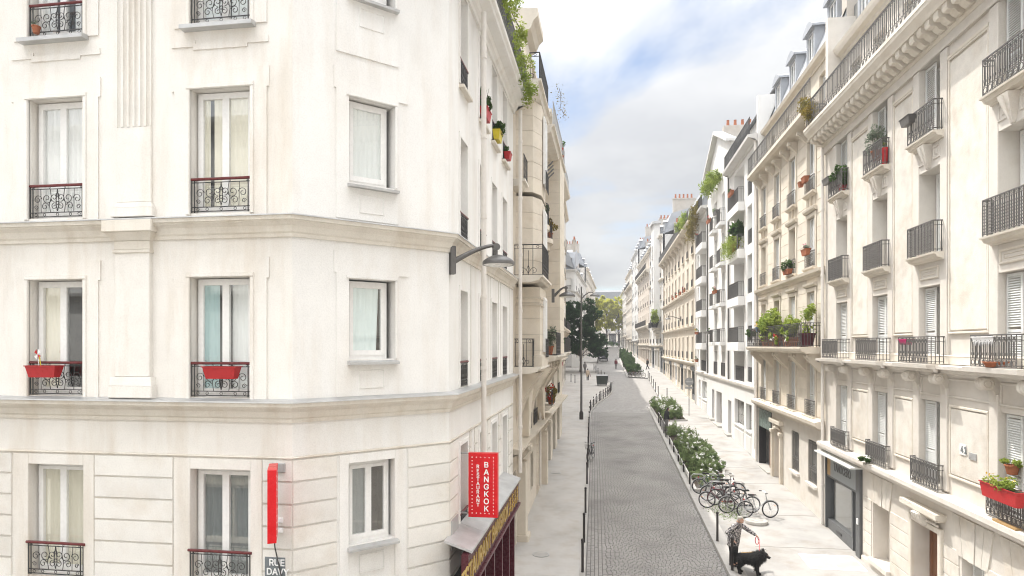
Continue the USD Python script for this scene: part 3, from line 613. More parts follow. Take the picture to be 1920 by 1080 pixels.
# rusticated courses of the first floor, block by block
RZ = [6.20 - .392 * k for k in range(9)]
def courses(fr, spans, mat='cream_block', w=.0):
    for k in range(8):
        for a, b in spans: put(A, 'stone_block', G(fr).bbox(a, b, w - .02, w + .022, RZ[k + 1] + .012, RZ[k] - .012, .010), mat)
put(A, 'joint_bed', G(FL).box(-16, -.001, -.02, .004, 2.4, 6.2), 'joint_mortar') if False else None
courses(FL, [(-3.84, -2.27), (-.55, -.002), (-7.1, -5.57)]); courses(FC, [(.002, .80), (2.22, TC - .002)]); courses(FS, [(CE[1] + .002, 13.40), (14.58, 14.80), (15.12, 15.52), (16.85, 17.2), (18.5, 19.0), (20.4, 21.3)])
def band(fr, u0, u1, z0, z1, ow=.31, top=.34, ear=.045, eh=.36, p=.022, inner=.075, low=True, mat='cream_stucco'):
    """Raised surround with eared head; an arris moulding round the opening."""
    out = SPoly([(u0 - ow, z0), (u0 - ow, z1 + top - eh), (u0 - ow - ear, z1 + top - eh), (u0 - ow - ear, z1 + top), (u1 + ow + ear, z1 + top), (u1 + ow + ear, z1 + top - eh), (u1 + ow, z1 + top - eh), (u1 + ow, z0)])
    put(A, 'window_surround', G(fr).prism(out.difference(sbox(u0, z0 - 1, u1, z1)), -.01, p), mat)
    g = G(fr); g.bbox(u0 - inner, u1 + inner, p - .002, p + .025, z1 + .002, z1 + inner, .012); g.bbox(u0 - inner, u0 - .001, p - .002, p + .023, z0 + .02, z1, .012); g.bbox(u1 + .001, u1 + inner, p - .002, p + .023, z0 + .02, z1, .012); put(A, 'architrave', g, mat)
for a, b in cols + [(-8.6, -7.45)]:
    for k, (c, d) in enumerate(rows):
        if k == 0:
            gg = G(FL); gg.bbox(a - .32, a - .002, -.01, .02, 2.4, 6.19, .008); gg.bbox(b + .002, b + .22, -.01, .02, 2.4, 6.19, .008); gg.bbox(a - .002, b + .002, -.01, .0195, d, 6.19, .008); put(A, 'window_surround', gg, 'cream_stucco')
        else:
            band(FL, a, b, c - .05, d)
            if k > 0:
                z = c - .28
                put(A, 'apron_moulding', G(FL).prism(SPoly([(a - .36, z - .0), (a + .10, z), (a + .10, z - .06), (b - .10, z - .06), (b - .10, z), (b + .34, z), (b + .34, z - .11), (b - .06, z - .11), (b - .06, z - .17), (a + .06, z - .17), (a + .06, z - .11), (a - .36, z - .11)]) if k == 3 else SPoly([(a - .01, z + .2), (b + .01, z + .2), (b + .01, z + .22), (a - .01, z + .22)]), -.01, .018), 'cream_stucco')
for k, (a, b, c, d) in enumerate(hC):
    if k == 0:
        gg = G(FC); gg.bbox(a - .18, a - .002, -.01, .02, 2.4, 6.19, .008); gg.bbox(b + .002, b + .24, -.01, .02, 2.4, 6.19, .008); gg.bbox(a - .002, b + .002, -.01, .0195, d, 6.19, .008); put(A, 'window_surround', gg, 'white_plaster')
    else:
        z0 = c - (.68 if k < 3 else 1.1)
        out = SPoly([(a - .24, z0), (a - .24, d + .1), (a - .28, d + .1), (a - .28, d + .5), (b + .28, d + .5), (b + .28, d + .1), (b + .08, d + .1), (b + .08, z0)])
        put(A, 'window_surround', G(FC).prism(out.difference(sbox(a, c - .05, b, d)), -.01, .02), 'white_plaster')
        g = G(FC); g.bbox(a - .05, b + .05, .018, .045, d + .002, d + .05, .012); g.bbox(b + .001, b + .05, .018, .044, c, d, .012); put(A, 'architrave', g, 'white_plaster')
    g = G(FC); moulded(g, a + .2, b - .22, c - .55, c - .2, .018, .02, .014); put(A, 'apron_panel', g, 'white_plaster')
    g = G(FC); g.hexa([[a - .03, -.02, c - .10], [b + .05, -.02, c - .10], [b + .05, .13, c - .10], [a - .03, .13, c - .10], [a - .03, -.02, c - .02], [b + .05, -.02, c - .02], [b + .05, .135, c - .055], [a - .03, .135, c - .055]]); put(A, 'window_sill', g, 'zinc')
# pilasters
for u0 in (-3.37, -10.1):
    u1 = u0 + .69
    put(A, 'pilaster', G(FL).bbox(u0, u1, -.01, .085, 7.62, 9.86, .012), 'cream_stucco')
    b = G(FL); b.bbox(u0 - .09, u1 + .09, -.01, .15, 7.24, 7.46, .015); b.hexa([[u0 - .075, 0, 7.462], [u1 + .075, 0, 7.462], [u1 + .075, .14, 7.462], [u0 - .075, .14, 7.462], [u0 - .055, 0, 7.62], [u1 + .055, 0, 7.62], [u1 + .055, .125, 7.62], [u0 - .055, .125, 7.62]]); put(A, 'pilaster_base', b, 'cream_stucco')
    cgs = G(FL); cgs.bbox(u0 - .03, u1 + .03, -.01, .11, 9.84, 9.90, .01); cgs.bbox(u0 - .012, u1 + .012, -.01, .09, 9.902, 10.06, .008); cgs.hexa([[u0 - .02, 0, 10.062], [u1 + .02, 0, 10.062], [u1 + .02, .1, 10.062], [u0 - .02, .1, 10.062], [u0 - .12, 0, 10.2], [u1 + .12, 0, 10.2], [u1 + .12, .2, 10.2], [u0 - .12, .2, 10.2]]); cgs.bbox(u0 - .15, u1 + .15, -.01, .235, 10.202, 10.415, .015); put(A, 'capital', cgs, 'moulding_stone')
    b = G(FL); b.bbox(u0 - .07, u1 + .07, -.01, .10, 10.49, 10.66, .012); b.hexa([[u0 - .06, 0, 10.662], [u1 + .06, 0, 10.662], [u1 + .06, .09, 10.662], [u0 - .06, .09, 10.662], [u0, 0, 10.76], [u1, 0, 10.76], [u1, .045, 10.76], [u0, .045, 10.76]]); put(A, 'pilaster_base', b, 'cream_stucco')
    put(A, 'pilaster', G(FL).bbox(u0, u1, -.01, .04, 10.76, 12.12, .012), 'cream_stucco')
    n = 6; zz0, zz1 = 12.12, 16.0; s = (u1 - u0) / n; g = G(FL)
    for q in range(n):  # flutes: hollow half rounds between fillets
        a0, a1 = u0 + q * s + .018, u0 + (q + 1) * s - .018; t = np.linspace(0, np.pi, 9); uu = (a0 + a1) / 2 - np.cos(t) * (a1 - a0) / 2; ww = .045 - np.sin(t) * .042
        g.rect((u0 + q * s if q == 0 else a0 - .036, .045, zz0), (u0 + q * s if q == 0 else a0 - .036, .045, zz1), (a0, .045, zz1), (a0, .045, zz0))
        for j in range(8): g.rect((uu[j], ww[j], zz0), (uu[j], ww[j], zz1), (uu[j + 1], ww[j + 1], zz1), (uu[j + 1], ww[j + 1], zz0))
    g.rect((a1, .045, zz0), (a1, .045, zz1), (u1, .045, zz1), (u1, .045, zz0)); g.rect((u0, 0, zz0), (u0, .045, zz0), (u0, .045, zz1), (u0, 0, zz1)); g.rect((u1, .045, zz0), (u1, 0, zz0), (u1, 0, zz1), (u1, .045, zz1))
    put(A, 'fluted_shaft', g, 'cream_stucco')
# windows and guards of A
look = {(0, 0): ('dark_curtain', [(0, 1)]), (0, 1): ('teal_curtain', [(.04, .34, None, .0)]), (0, 2): ('beige_curtain', [(.05, .16), (.24, 1)]), (0, 3): ('sheer_curtain', [(0, .42), (.58, 1)]),
        (1, 0): ('beige_curtain', [(0, .48), (.52, 1)]), (1, 1): ('beige_curtain', [(.06, .42)]), (1, 2): ('white_curtain', [(0, 1)]), (1, 3): ('white_curtain', [(0, .3), (.7, 1)])}
GS = {}
def cached(key, f):
    if key not in GS: GS[key] = f()
    return GS[key]
for i, (a, b) in enumerate(cols):
    for k, (c, d) in enumerate(rows):
        cu = look[(i, k)]; cs = [tuple(q if j != 2 or q is not None else c + .1 for j, q in enumerate(x)) for x in cu[1]]
        n = window(A, FL, a + .03, b - .03, c, d - .015, -.17, 2, None, 'white_frame', cu[0], curts=cs, fw=.065, back='interior_mid' if k != 1 else 'interior_dark')
        if k == 1 and i == 0: put(n, 'net_curtain', pleats(G(FL), a + .62, b - .1, -.30, c + .1, d - .07), 'sheer_curtain', smooth=True)
        h = .56; railing(A, FL, cached(('s', 1.14), lambda: guard_scroll(1.14, h)), a + .005, -.02 if k else .02, c + .035, 'wrought_iron', rail='burgundy_rail', wd=1.14, h=h)
        if k == 3:
            g = G(FL); g.hexa([[a - .12, -.02, c - .12], [b + .1, -.02, c - .12], [b + .1, .16, c - .12], [a - .12, .16, c - .12], [a - .12, -.02, c - .02], [b + .1, -.02, c - .02], [b + .1, .16, c - .05], [a - .12, .16, c - .05]]); put(A, 'window_sill', g, 'zinc')
    window(A, FL, -8.57, -7.48, rows[0][0], rows[0][1] - .02, -.17, 2) if i == 0 else None
for c, d in rows[1:]: window(A, FL, -8.57, -7.48, c, d - .015, -.17, 2, None, 'white_frame', 'white_curtain')
clook = [('dark_curtain', [(0, .5)]), ('aqua_curtain', [(0, .86, None, -.08)]), ('sheer_curtain', [(0, 1)]), ('white_curtain', [(0, 1)])]
for k, (a, b, c, d) in enumerate(hC):
    cu = clook[k]; cs = [tuple(q if j != 2 or q is not None else c + .12 for j, q in enumerate(x)) for x in cu[1]]
    window(A, FC, a + .02, b - .1 if k else b - .06, c - .0, d - .03, -.14, 2 if k == 0 else 1, None, 'white_frame', cu[0], curts=cs, fw=.075 if k else .06, back='interior_mid' if k == 2 else 'interior_dark')
for i, (a, b) in enumerate(scol):
    for k, (c, d) in enumerate(rows):
        window(A, FS, a + .02, b - .02, c, d - .015, -.2, 2, None, 'white_frame', 'white_curtain')
        if k > 0 or i == 0: railing(A, FS, cached(('s', .8), lambda: guard_cast(.8, .52, .13)), (a + b) / 2 - .4, .0, c + .03, rail='burgundy_rail', wd=.8, h=.52)
        g = G(FS); g.bbox(a - .10, a - .002, -.01, .02, c, d + .1, .008); g.bbox(b + .002, b + .10, -.01, .02, c, d + .1, .008); g.bbox(a - .002, b + .002, -.01, .019, d, d + .1, .008); put(A, 'window_surround', g, 'white_plaster')
        if k == 3: put(A, 'window_sill', G(FS).bbox(a - .08, b + .08, -.02, .12, c - .1, c - .03), 'moulding_stone')
g = G(FS)
for u in (14.72, 16.9, 17.2, 18.55, 18.95, 20.6): g.box(u, u + .015, -.005, .008, 7.3, 10.05)
put(A, 'panel_joint', g, 'joint_mortar')
for u in (14.95, 21.36):
    g = G(FS); g.tube(np.array([[u, .12, 3.6 if u < 20 else 3.9], [u, .12, 10.0], [u, .26, 10.25], [u, .26, 10.55], [u, .12, 10.8], [u, .12, 16.0]]) if False else np.array([[u, .27, 3.9], [u, .27, 16.1]]), .062, 10)
    for z in (5.4, 7.6, 9.3, 11.2, 13.1, 15): g.tube(np.array([[u, .27, z], [u, .27, z + .09]]), .075, 10)
    put(A, 'downpipe', g, 'pipe_cream', smooth=40)
put(A, 'cornice', sweep(APATH, [(-.05, 16.05), (.06, 16.05), (.08, 16.14), (.14, 16.18), (.18, 16.28), (.42, 16.32), (.44, 16.40), (.50, 16.44), (.52, 16.52), (-.05, 16.56)]), 'white_plaster')
for fr, a, b in ((FS, CE[1] + .3, AE - .1), (FL, -16, -.3), (FC, .2, TC - .2)):
    n = guard_cast(b - a, .95, .2); railing(A, fr, n, a, .46, 16.56, 'grey_iron')
rp = np.array([(-16, CO[1] + .7), (CO[0] - .3, CO[1] + .7), (CE[0] - .7, CE[1] + .3), (CE[0] - .7, AE)])
put(A, 'attic_wall', sweep(rp, [(-1.5, 16.4), (0, 16.4), (0, 18.6), (.2, 18.7), (.2, 18.85), (-1.5, 18.9)]), 'white_plaster')
put(A, 'roof', sweep(rp, [(-9, 18.8), (0.15, 18.86), (-2.0, 20.2), (-4, 20.8), (-9, 20.9)]), 'zinc_roof')
# ---------------------------------------------------------------- right side, first house: pale limestone with iron balconies
RX = 8.5
F1 = Frame((RX, 0), (0, 1), (-1, 0))
Y0, Y1 = 4.0, 26.88
B1 = thing('limestone_house', 'pale limestone house with iron balconies above the grey shop front', 'building', (RX, Y1, gz(Y1)))
wc = [24.9, 21.58, 18.46, 14.86, 11.5, 8.1]; hw = .56
lv = [(4.52, 6.72), (7.74, 9.76), (10.58, 12.85), (13.68, 15.72)]
holes = [(c - hw, c + hw, a, b) for c in wc for a, b in lv]
SH = (23.12, 26.62, -.3, 4.0); NI = (21.03, 22.27, 1.3, 3.12); DR = (18.0, 19.45, -.4, 3.3); GW = [(16.05, 17.0, 1.35, 3.05), (13.9, 15.2, 1.35, 3.05)]
put(B1, 'lower_wall', G(F1).wall(Y0, Y1, -.6, 4.2, [SH, NI, DR] + GW, depth=.45), 'pale_limestone')
put(B1, 'wall', G(F1).wall(Y0, Y1, 4.2, 16.0, holes, depth=.42), 'pale_limestone')
put(B1, 'inner_wall', G(F1).box(Y0 + .05, Y1 - .05, -9, -1.05, -.6, 21.5), 'interior_mid')
put(B1, 'end_wall', G(F1).box(Y1 - .3, Y1, -9, -.01, -.6, 21.0), 'pale_limestone')
for i, c in enumerate(wc):
    a, b = c - hw, c + hw
    near = c < 26
    # strips beside the windows and the tall panel between one window and the next
    for x0, x1 in ((a - .34, a - .002), (b + .002, b + .34)):
        x1 = min(x1, Y1 - .01)
        put(B1, 'pilaster_strip', G(F1).bbox(x0, x1, -.01, .07, 7.95, 15.7, .012), 'pale_limestone'); put(B1, 'pilaster_strip', G(F1).bbox(x0, x1, -.01, .07, 4.5, 7.1, .012), 'pale_limestone')
    for k in (1, 2):
        z0, z1 = lv[k][1], lv[k + 1][0] - .2
        put(B1, 'spandrel', G(F1).bbox(a - .001, b + .001, -.01, .055, z0 + .003, z1, .006), 'pale_limestone')
        g = G(F1)
        if k == 1: moulded(g, a + .06, b - .06, z0 + .18, z1 - .12, .05, .05, .035); moulded(g, a + .2, b - .2, z0 + .29, z1 - .22, .05, .018, .02); put(B1, 'spandrel_panel', g, 'limestone_trim')
        else:
            for x0, x1 in ((a + .0, c - .2), (c + .2, b - .0)): moulded(g, x0, x1, z0 + .2, z1 - .08, .05, .05, .03); g.bbox(x0 + .14, x1 - .14, .05, .075, z0 + .31, z1 - .19, .01)
            put(B1, 'spandrel_panel', g, 'pale_limestone')
            k2 = G(F1); k2.hexa([[c - .05, .05, z0 + .02], [c + .05, .05, z0 + .02], [c + .05, .12, z0 + .02], [c - .05, .12, z0 + .02], [c - .19, .05, z1], [c + .19, .05, z1], [c + .19, .30, z1], [c - .19, .30, z1]]); k2.hexa([[c - .012, .06, z0 - .02], [c + .012, .06, z0 - .02], [c + .012, .14, z0], [c - .012, .14, z0], [c - .02, .06, z1 - .02], [c + .02, .06, z1 - .02], [c + .02, .325, z1 - .02], [c - .02, .325, z1 - .02]])
            put(B1, 'keystone_console', k2, 'pale_limestone_panel')
    for k in (2, 3):
        z = lv[k][0]
        pr = [(-.02, z - .2), (.10, z - .2), (.12, z - .16), (.24, z - .13), (.27, z - .06), (.33, z - .05), (.34, z - .01), (-.02, z)]
        put(B1, 'balcony_slab', G(F1).prism(pr, a - .22, b + .22, 'wz'), 'limestone_trim')
        h = .80; q = cached(('b1', k), lambda: guard_scale(1.42, h) if k == 2 else guard_cast(1.42, h, .18))
        railing(B1, F1, q, c - .71, .29, z + .015, 'grey_iron', .29, None, 1.42, h)
    # first balcony on scroll consoles
    z = 7.70
    pr = [(.30, z - .20), (.40, z - .19), (.43, z - .12), (.56, z - .10), (.58, z + .005), (.30, z + .01)]
    put(B1, 'balcony_slab', G(F1).prism(pr, c - .98, c + .98, 'wz'), 'pale_limestone')
    q = cached(('b1', 1), lambda: guard_cast(1.62, .70, .17)); railing(B1, F1, q, c - .81, .48, z + .02, 'grey_iron', .48, None, 1.62, .70)
    for s in (-1, 1): put(B1, 'scroll_console', volute(F1, c + s * .74, 7.495), 'pale_limestone_panel', smooth=35)
    g = G(F1); moulded(g, a - .0, b + .0, 6.86, 7.38, 0, .05, .04); put(B1, 'frieze_panel', g, 'pale_limestone')
    q = cached(('b1', 0), lambda: guard_cast(1.5, .68, .15)); z = lv[0][0]
    railing(B1, F1, q, c - .75, .20, z - .06, 'grey_iron', .20, None, 1.5, .68)
    for k, (z0, z1) in enumerate(lv):
        open_left = (i + k) % 3
        window(B1, F1, a + .02, b - .02, z0, z1 - .01, -.36, 2, (.5,) if k == 0 else None, 'white_frame', 'white_curtain' if k % 2 else 'sheer_curtain', curts=[(0, 1)], back='interior_dark', depth=.6)
        if k == 2:   # shutters folded into the near reveal
            shutter(B1, F1, 0, .42, z0 + .02, z1 - .03, -.02, side=a + .01) if i < 4 else None
        else:
            shutter(B1, F1, c - .02, b - .03, z0 + .02, z1 - .03, -.12, side=None)
            if k in (1,) and i in (1, 4): shutter(B1, F1, a + .03, c - .03, z0 + .02, z1 - .03, -.12)
for j in range(len(wc)):
    a, b = (wc[j + 1] + hw + .42 if j + 1 < len(wc) else Y0), wc[j] - hw - .42
    put(B1, 'wall_panel', G(F1).bbox(a + .03, b - .03, -.01, .045, 8.55, 15.25, .02), 'pale_limestone_panel')
    g = G(F1); moulded(g, a - .045, b + .045, 8.47, 15.36, 0, .05, .06); g.bbox(a - .05, b + .05, 0, .075, 15.36, 15.44, .012); put(B1, 'panel_moulding', g, 'limestone_trim')
    put(B1, 'wall_panel', G(F1).bbox(a + .05, b - .05, -.01, .04, 4.98, 6.62, .02), 'pale_limestone_panel')
    g = G(F1); moulded(g, a - .02, b + .02, 4.9, 6.70, 0, .06, .055); put(B1, 'panel_moulding', g, 'limestone_trim')
    g = G(F1); moulded(g, a - .3, b + .3, 6.88, 7.36, 0, .045, .03); put(B1, 'frieze_panel', g, 'pale_limestone')
PB = np.array([(RX, Y0), (RX, Y1)])
sw = lambda pr, x=RX, a=Y0, b=Y1: sweep([(x, a), (x, b)], pr, -1)
put(B1, 'balcony_ledge', sw([(-.05, 7.40), (.03, 7.40), (.06, 7.46), (.20, 7.50), (.24, 7.57), (.37, 7.59), (.38, 7.67), (-.05, 7.70)]), 'pale_limestone')
put(B1, 'string_course', sw([(-.02, 4.08), (.05, 4.08), (.08, 4.13), (.26, 4.17), (.30, 4.26), (.33, 4.28), (.33, 4.40), (-.02, 4.45)]), 'pale_limestone')
put(B1, 'sill_band', sw([(-.01, 7.71), (.09, 7.71), (.09, 7.90), (.10, 7.915), (.07, 7.945), (-.01, 7.95)]), 'limestone_trim')
put(B1, 'frieze', sw([(-.02, 15.72), (.09, 15.72), (.11, 15.78), (.11, 15.96), (-.02, 15.96)]), 'pale_limestone')
put(B1, 'cornice', sw([(-.02, 16.30), (.62, 16.34), (.66, 16.40), (.70, 16.44), (.78, 16.52), (.80, 16.60), (.82, 16.62), (.82, 16.72), (-.02, 16.76)]), 'limestone_trim')
put(B1, 'cornice_bed', sw([(-.02, 15.962), (.12, 15.962), (.17, 16.02), (.2, 16.12), (.2, 16.30), (-.02, 16.30)]), 'limestone_trim')
y = Y1 - .2
while y > 12.5:
    g = G(F1); g.prism([(.19, 16.04), (.28, 16.02), (.36, 16.07), (.42, 16.14), (.55, 16.15), (.585, 16.2), (.585, 16.335), (.19, 16.315)], y - .12, y + .12, 'wz'); put(B1, 'modillion', g, 'limestone_trim'); y -= .42
q = guard_cast(Y1 - Y0 - .1, 1.0, .26); railing(B1, F1, q, Y0 + .05, .72, 16.75, 'grey_iron')
sidebal = placed(F1, guard_bars(.7, 1.0, .1), Y1 - .05, .02, 16.75, 'side'); put(B1, 'railing', sidebal, 'wrought_iron')
FA = Frame((RX + .55, 0), (0, 1), (-1, 0)); aw = [25.3, 23.2, 20.9, 18.4, 15.9, 13.2]
put(B1, 'attic_wall', G(FA).wall(Y0, Y1, 16.7, 19.5, [(c - .5, c + .5, 17.0, 18.75) for c in aw], depth=.3), 'pale_limestone')
for c in aw: window(B1, FA, c - .48, c + .48, 17.0, 18.74, -.2, 2, None, 'white_frame', 'sheer_curtain')
put(B1, 'eave_cornice', sweep([(RX + .55, Y0), (RX + .55, Y1)], [(-.05, 19.3), (.06, 19.3), (.1, 19.42), (.25, 19.48), (.32, 19.6), (.36, 19.72), (-.05, 19.75)], -1), 'limestone_trim')
put(B1, 'roof', sweep([(RX + .7, Y0), (RX + .7, Y1)], [(.1, 19.752), (0, 19.80), (-1.3, 22.6), (-4.5, 23.6), (-9, 23.4)], -1), 'zinc_roof')
def dormer(par, x, y, z, w=1.15, h=1.7, d=1.2, mat='zinc_roof', fr=None, wall='zinc_roof'):
    """Dormer whose front stands at (x, y, z) looking towards -x (or along fr's w)."""
    fr = fr or Frame((x, 0), (0, 1), (-1, 0)); g = G(fr); c = y
    g.wall(c - w / 2, c + w / 2, z, z + h, [(c - w / 2 + .17, c + w / 2 - .17, z + .1, z + h - .14)], depth=.12)
    g.box(c - w / 2, c - w / 2 + .04, -d, -.001, z, z + h); g.box(c + w / 2 - .04, c + w / 2, -d, -.001, z, z + h)
    n = put(par, 'dormer', g, wall)
    k = G(fr); t = np.linspace(0, 1, 9); pr = [(c - w / 2 - .14, z + h)] + [(c - w / 2 - .14 + (w + .28) * q, z + h + .10 + .30 * math.sin(math.pi * q)) for q in t] + [(c + w / 2 + .14, z + h)]
    k.prism(pr, -d - .3, .14); put(n, 'dormer_roof', k, mat)
    f = G(fr); a, b, z0, z1 = c - w / 2 + .17, c + w / 2 - .17, z + .1, z + h - .14
    for p in ((a, a + .06), (b - .06, b), (c - .035, c + .035)): f.box(p[0], p[1], -.1, -.05, z0, z1)
    f.box(a + .06, b - .06, -.1, -.052, z0, z0 + .07); f.box(a + .06, b - .06, -.1, -.052, z1 - .06, z1); put(n, 'window_frame', f, 'white_frame')
    put(n, 'pane', G(fr).rect((a, -.08, z0), (a, -.08, z1), (b, -.08, z1), (b, -.08, z0)), 'window_glass'); put(n, 'room', G(fr).rect((a, -.4, z0), (a, -.4, z1), (b, -.4, z1), (b, -.4, z0)), 'interior_mid')
    return n
for yy in (25.6, 22.6, 19.6, 16.4): dormer(B1, RX + .95, yy, 20.1)
for u, zt in ((Y1 - .06, 16.2),):
    g = G(F1); g.tube(np.array([[u, .12, 1.0], [u, .12, zt]]), .065, 10)
    for z in (2.6, 5.2, 8.1, 10.9, 13.5): g.tube(np.array([[u, .12, z], [u, .12, z + .09]]), .08, 10)
    put(B1, 'downpipe', g, 'pipe_cream', smooth=40)
# ground floor: rusticated blocks, niche, door with carved head, grey shop front
def blocks(par, fr, spans, z0, z1, h, mat, p=.022, jit=0, gap=.012):
    n = max(1, round((z1 - z0) / h)); h = (z1 - z0) / n
    for k in range(n):
        for a, b in spans(k): put(par, 'stone_block', G(fr).bbox(a, b, -.02, p, z0 + k * h + gap, z0 + (k + 1) * h - gap, .009), mat)
blocks(B1, F1, lambda k: [(19.62, 20.94), (22.36, 23.05), (17.1, 17.85), (15.28, 15.96), (11.4, 13.82)], 1.25, 3.15, .38, 'pale_limestone_panel')
for (a, b, c, d) in [NI] + GW:     # flat arch of wedge stones
    m = (a + b) / 2
    for q in range(-2, 3):
        t0, t1 = m + (q - .5) * .26, m + (q + .5) * .26; put(B1, 'arch_stone', G(F1).prism([(t0 + .008, d + .0), (t1 - .008, d), (t1 - .008 + (q + .5) * .09, 4.02), (t0 + .008 + (q - .5) * .09, 4.02)], -.02, .05 if q == 0 else .03), 'pale_limestone_panel')
    put(B1, 'window_sill', G(F1).bbox(a - .1, b + .1, -.3, .14, c - .16, c - .002), 'pale_limestone')
put(B1, 'niche_back', G(F1).box(NI[0], NI[1], -.48, -.451, NI[2], NI[3]), 'pale_limestone')
put(B1, 'plinth', sw([(-.02, -.5), (.06, -.5), (.06, 1.10), (.03, 1.14), (-.02, 1.15)], RX, Y0, 18.0), 'pale_limestone'); put(B1, 'plinth', sw([(-.02, -.5), (.06, -.5), (.06, 1.10), (.03, 1.14), (-.02, 1.15)], RX, 19.46, 23.1), 'pale_limestone')
for (a, b, c, d) in GW:
    window(B1, F1, a + .02, b - .02, c, d, -.36, 2); shutter(B1, F1, a + .03, (a + b) / 2 - .01, c + .03, d - .03, -.26); shutter(B1, F1, (a + b) / 2 + .01, b - .03, c + .03, d - .03, -.26)
g = G(F1); a, b, d = DR[0], DR[1], DR[3]
g.bbox(a - .16, a - .002, -.01, .09, -.3, d + .16, .02); g.bbox(b + .002, b + .16, -.01, .09, -.3, d + .16, .02); g.bbox(a - .002, b + .002, -.01, .088, d, d + .16, .02); put(B1, 'door_surround', g, 'limestone_trim')
g = G(F1); g.prism([(a - .3, d + .42), (b + .3, d + .42), (b + .3, d + .56), (a - .3, d + .56)], -.01, .26); g.prism([(a - .2, d + .34), (b + .2, d + .34), (b + .26, d + .415), (a - .26, d + .415)], -.01, .18); put(B1, 'door_cornice', g, 'limestone_trim')
m = (a + b) / 2; g = G(F1); g.prism([(.02, d + .05), (.20, d + .1), (.24, d + .25), (.27, d + .40), (.02, d + .40)], m - .2, m + .2, 'wz')
for s in (-1, 0, 1): g.tube(np.array([[m + s * .13, .12, d + .08], [m + s * .15, .26, d + .2], [m + s * .12, .30, d + .38]]), .05, 8)
for s in (-1, 1):
    for k in range(5): g.tube(np.array([[m + s * (.25 + k * .1), .06, d + .30], [m + s * (.3 + k * .1), .14, d + .24], [m + s * (.36 + k * .1), .06, d + .2]]), .035, 6)
put(B1, 'carved_keystone', g, 'pale_limestone_panel', smooth=50)
dn = put(B1, 'door', G(F1).box(a, b, -.47, -.40, -.3, d), 'brown_door')
for q in range(2):
    g = G(F1); x0, x1 = a + .06 + q * (b - a) / 2, a - .06 + (q + 1) * (b - a) / 2
    for z0, z1 in ((1.0, 1.7), (1.8, 3.1)): moulded(g, x0 + .05, x1 - .05, z0, z1, -.40, .05, .025)
    put(dn, 'door_panel', g, 'brown_door')
put(dn, 'handle', G(F1).tube([[m - .06, -.36, 1.75], [m - .06, -.36, 1.95]], .015, 6), 'chrome')
g = G(F1)
for q in ((SH[0], SH[0] + .34, -.2, .10, -.3, 4.0), (SH[1] - .12, SH[1], -.2, .10, -.3, 4.0), (23.9, SH[1] - .12, -.2, .03, -.3, 1.46), (SH[0] + .34, SH[1] - .12, -.16, .05, 3.10, 3.18), (23.9, 24.0, -.2, .04, 1.46, 3.1), (SH[0] + .34, 23.9, -.2, .02, -.3, 1.0)): g.box(*q)
SF = put(B1, 'shop_front', g, 'shop_grey')
put(SF, 'sign_board', G(F1).box(SH[0] + .345, SH[1] - .52, -.15, .06, 3.182, 3.98), 'shop_slate_sign')
put(SF, 'wood_panel', G(F1).box(SH[1] - .515, SH[1] - .125, -.15, .05, 3.182, 3.98), 'wood_bench')
put(SF, 'canopy', G(F1).box(SH[0] - .05, SH[1] + .25, -.02, .42, 4.002, 4.05), 'shutter_white')
put(SF, 'shop_window', G(F1).rect((24.0, -.08, 1.46), (24.0, -.08, 3.1), (SH[1] - .12, -.08, 3.1), (SH[1] - .12, -.08, 1.46)), 'shop_glass')
put(SF, 'door_glass', G(F1).rect((SH[0] + .42, -.10, 1.15), (SH[0] + .42, -.10, 3.05), (23.85, -.10, 3.05), (23.85, -.10, 1.15)), 'shop_glass')
put(SF, 'door_frame', (lambda g: (g.box(SH[0] + .341, SH[0] + .42, -.14, -.02, 1.0, 3.1), g.box(23.85, 23.9, -.14, -.02, 1.0, 3.1), g)[-1])(G(F1)), 'shop_grey')
g = G(F1); g.box(SH[0] + .1, SH[1], -2.4, -2.3, -.3, 4.0); g.box(SH[0] + .1, SH[1], -2.3, -.3, 1.0, 1.1); put(SF, 'shop_interior', g, 'interior_dark')
put(SF, 'letter_slot', G(F1).box(25.0, 25.5, .03, .045, 1.18, 1.26), 'dark_shop'); put(SF, 'switch_box', G(F1).box(SH[0] + .1, SH[0] + .2, .1, .13, 2.1, 2.3), 'sign_white')
tm = meshkit.text_mesh('TANOCERO', .28, .012, True); v = np.array(tm.vertices); L = v[:, 0].max(); q = G(F1); q.add(np.stack([25.75 - v[:, 0] * 1.75 / L, .06 + v[:, 2], 3.48 + v[:, 1]], 1), np.array(tm.faces)[:, ::-1]); put(SF, 'sign_lettering', q, 'shop_grey', kind=None)
g = G(F1)
for x in (16.9, 16.55): pass
pl = G(F1); pl.box(16.72, 16.98, .04, .06, 5.55, 5.8); put(B1, 'wall_plaque', pl, 'white_frame'); put(B1, 'wall_plaque', G(F1).box(16.28, 16.58, .04, .06, 5.5, 5.66), 'galvanised')
tm = meshkit.text_mesh('41', .16, .006, True); v = np.array(tm.vertices); q = G(F1); q.add(np.stack([16.94 - v[:, 0], .06 + v[:, 2], 5.6 + v[:, 1]], 1), np.array(tm.faces)[:, ::-1]); put(B1, 'house_number', q, 'plaque_grey')

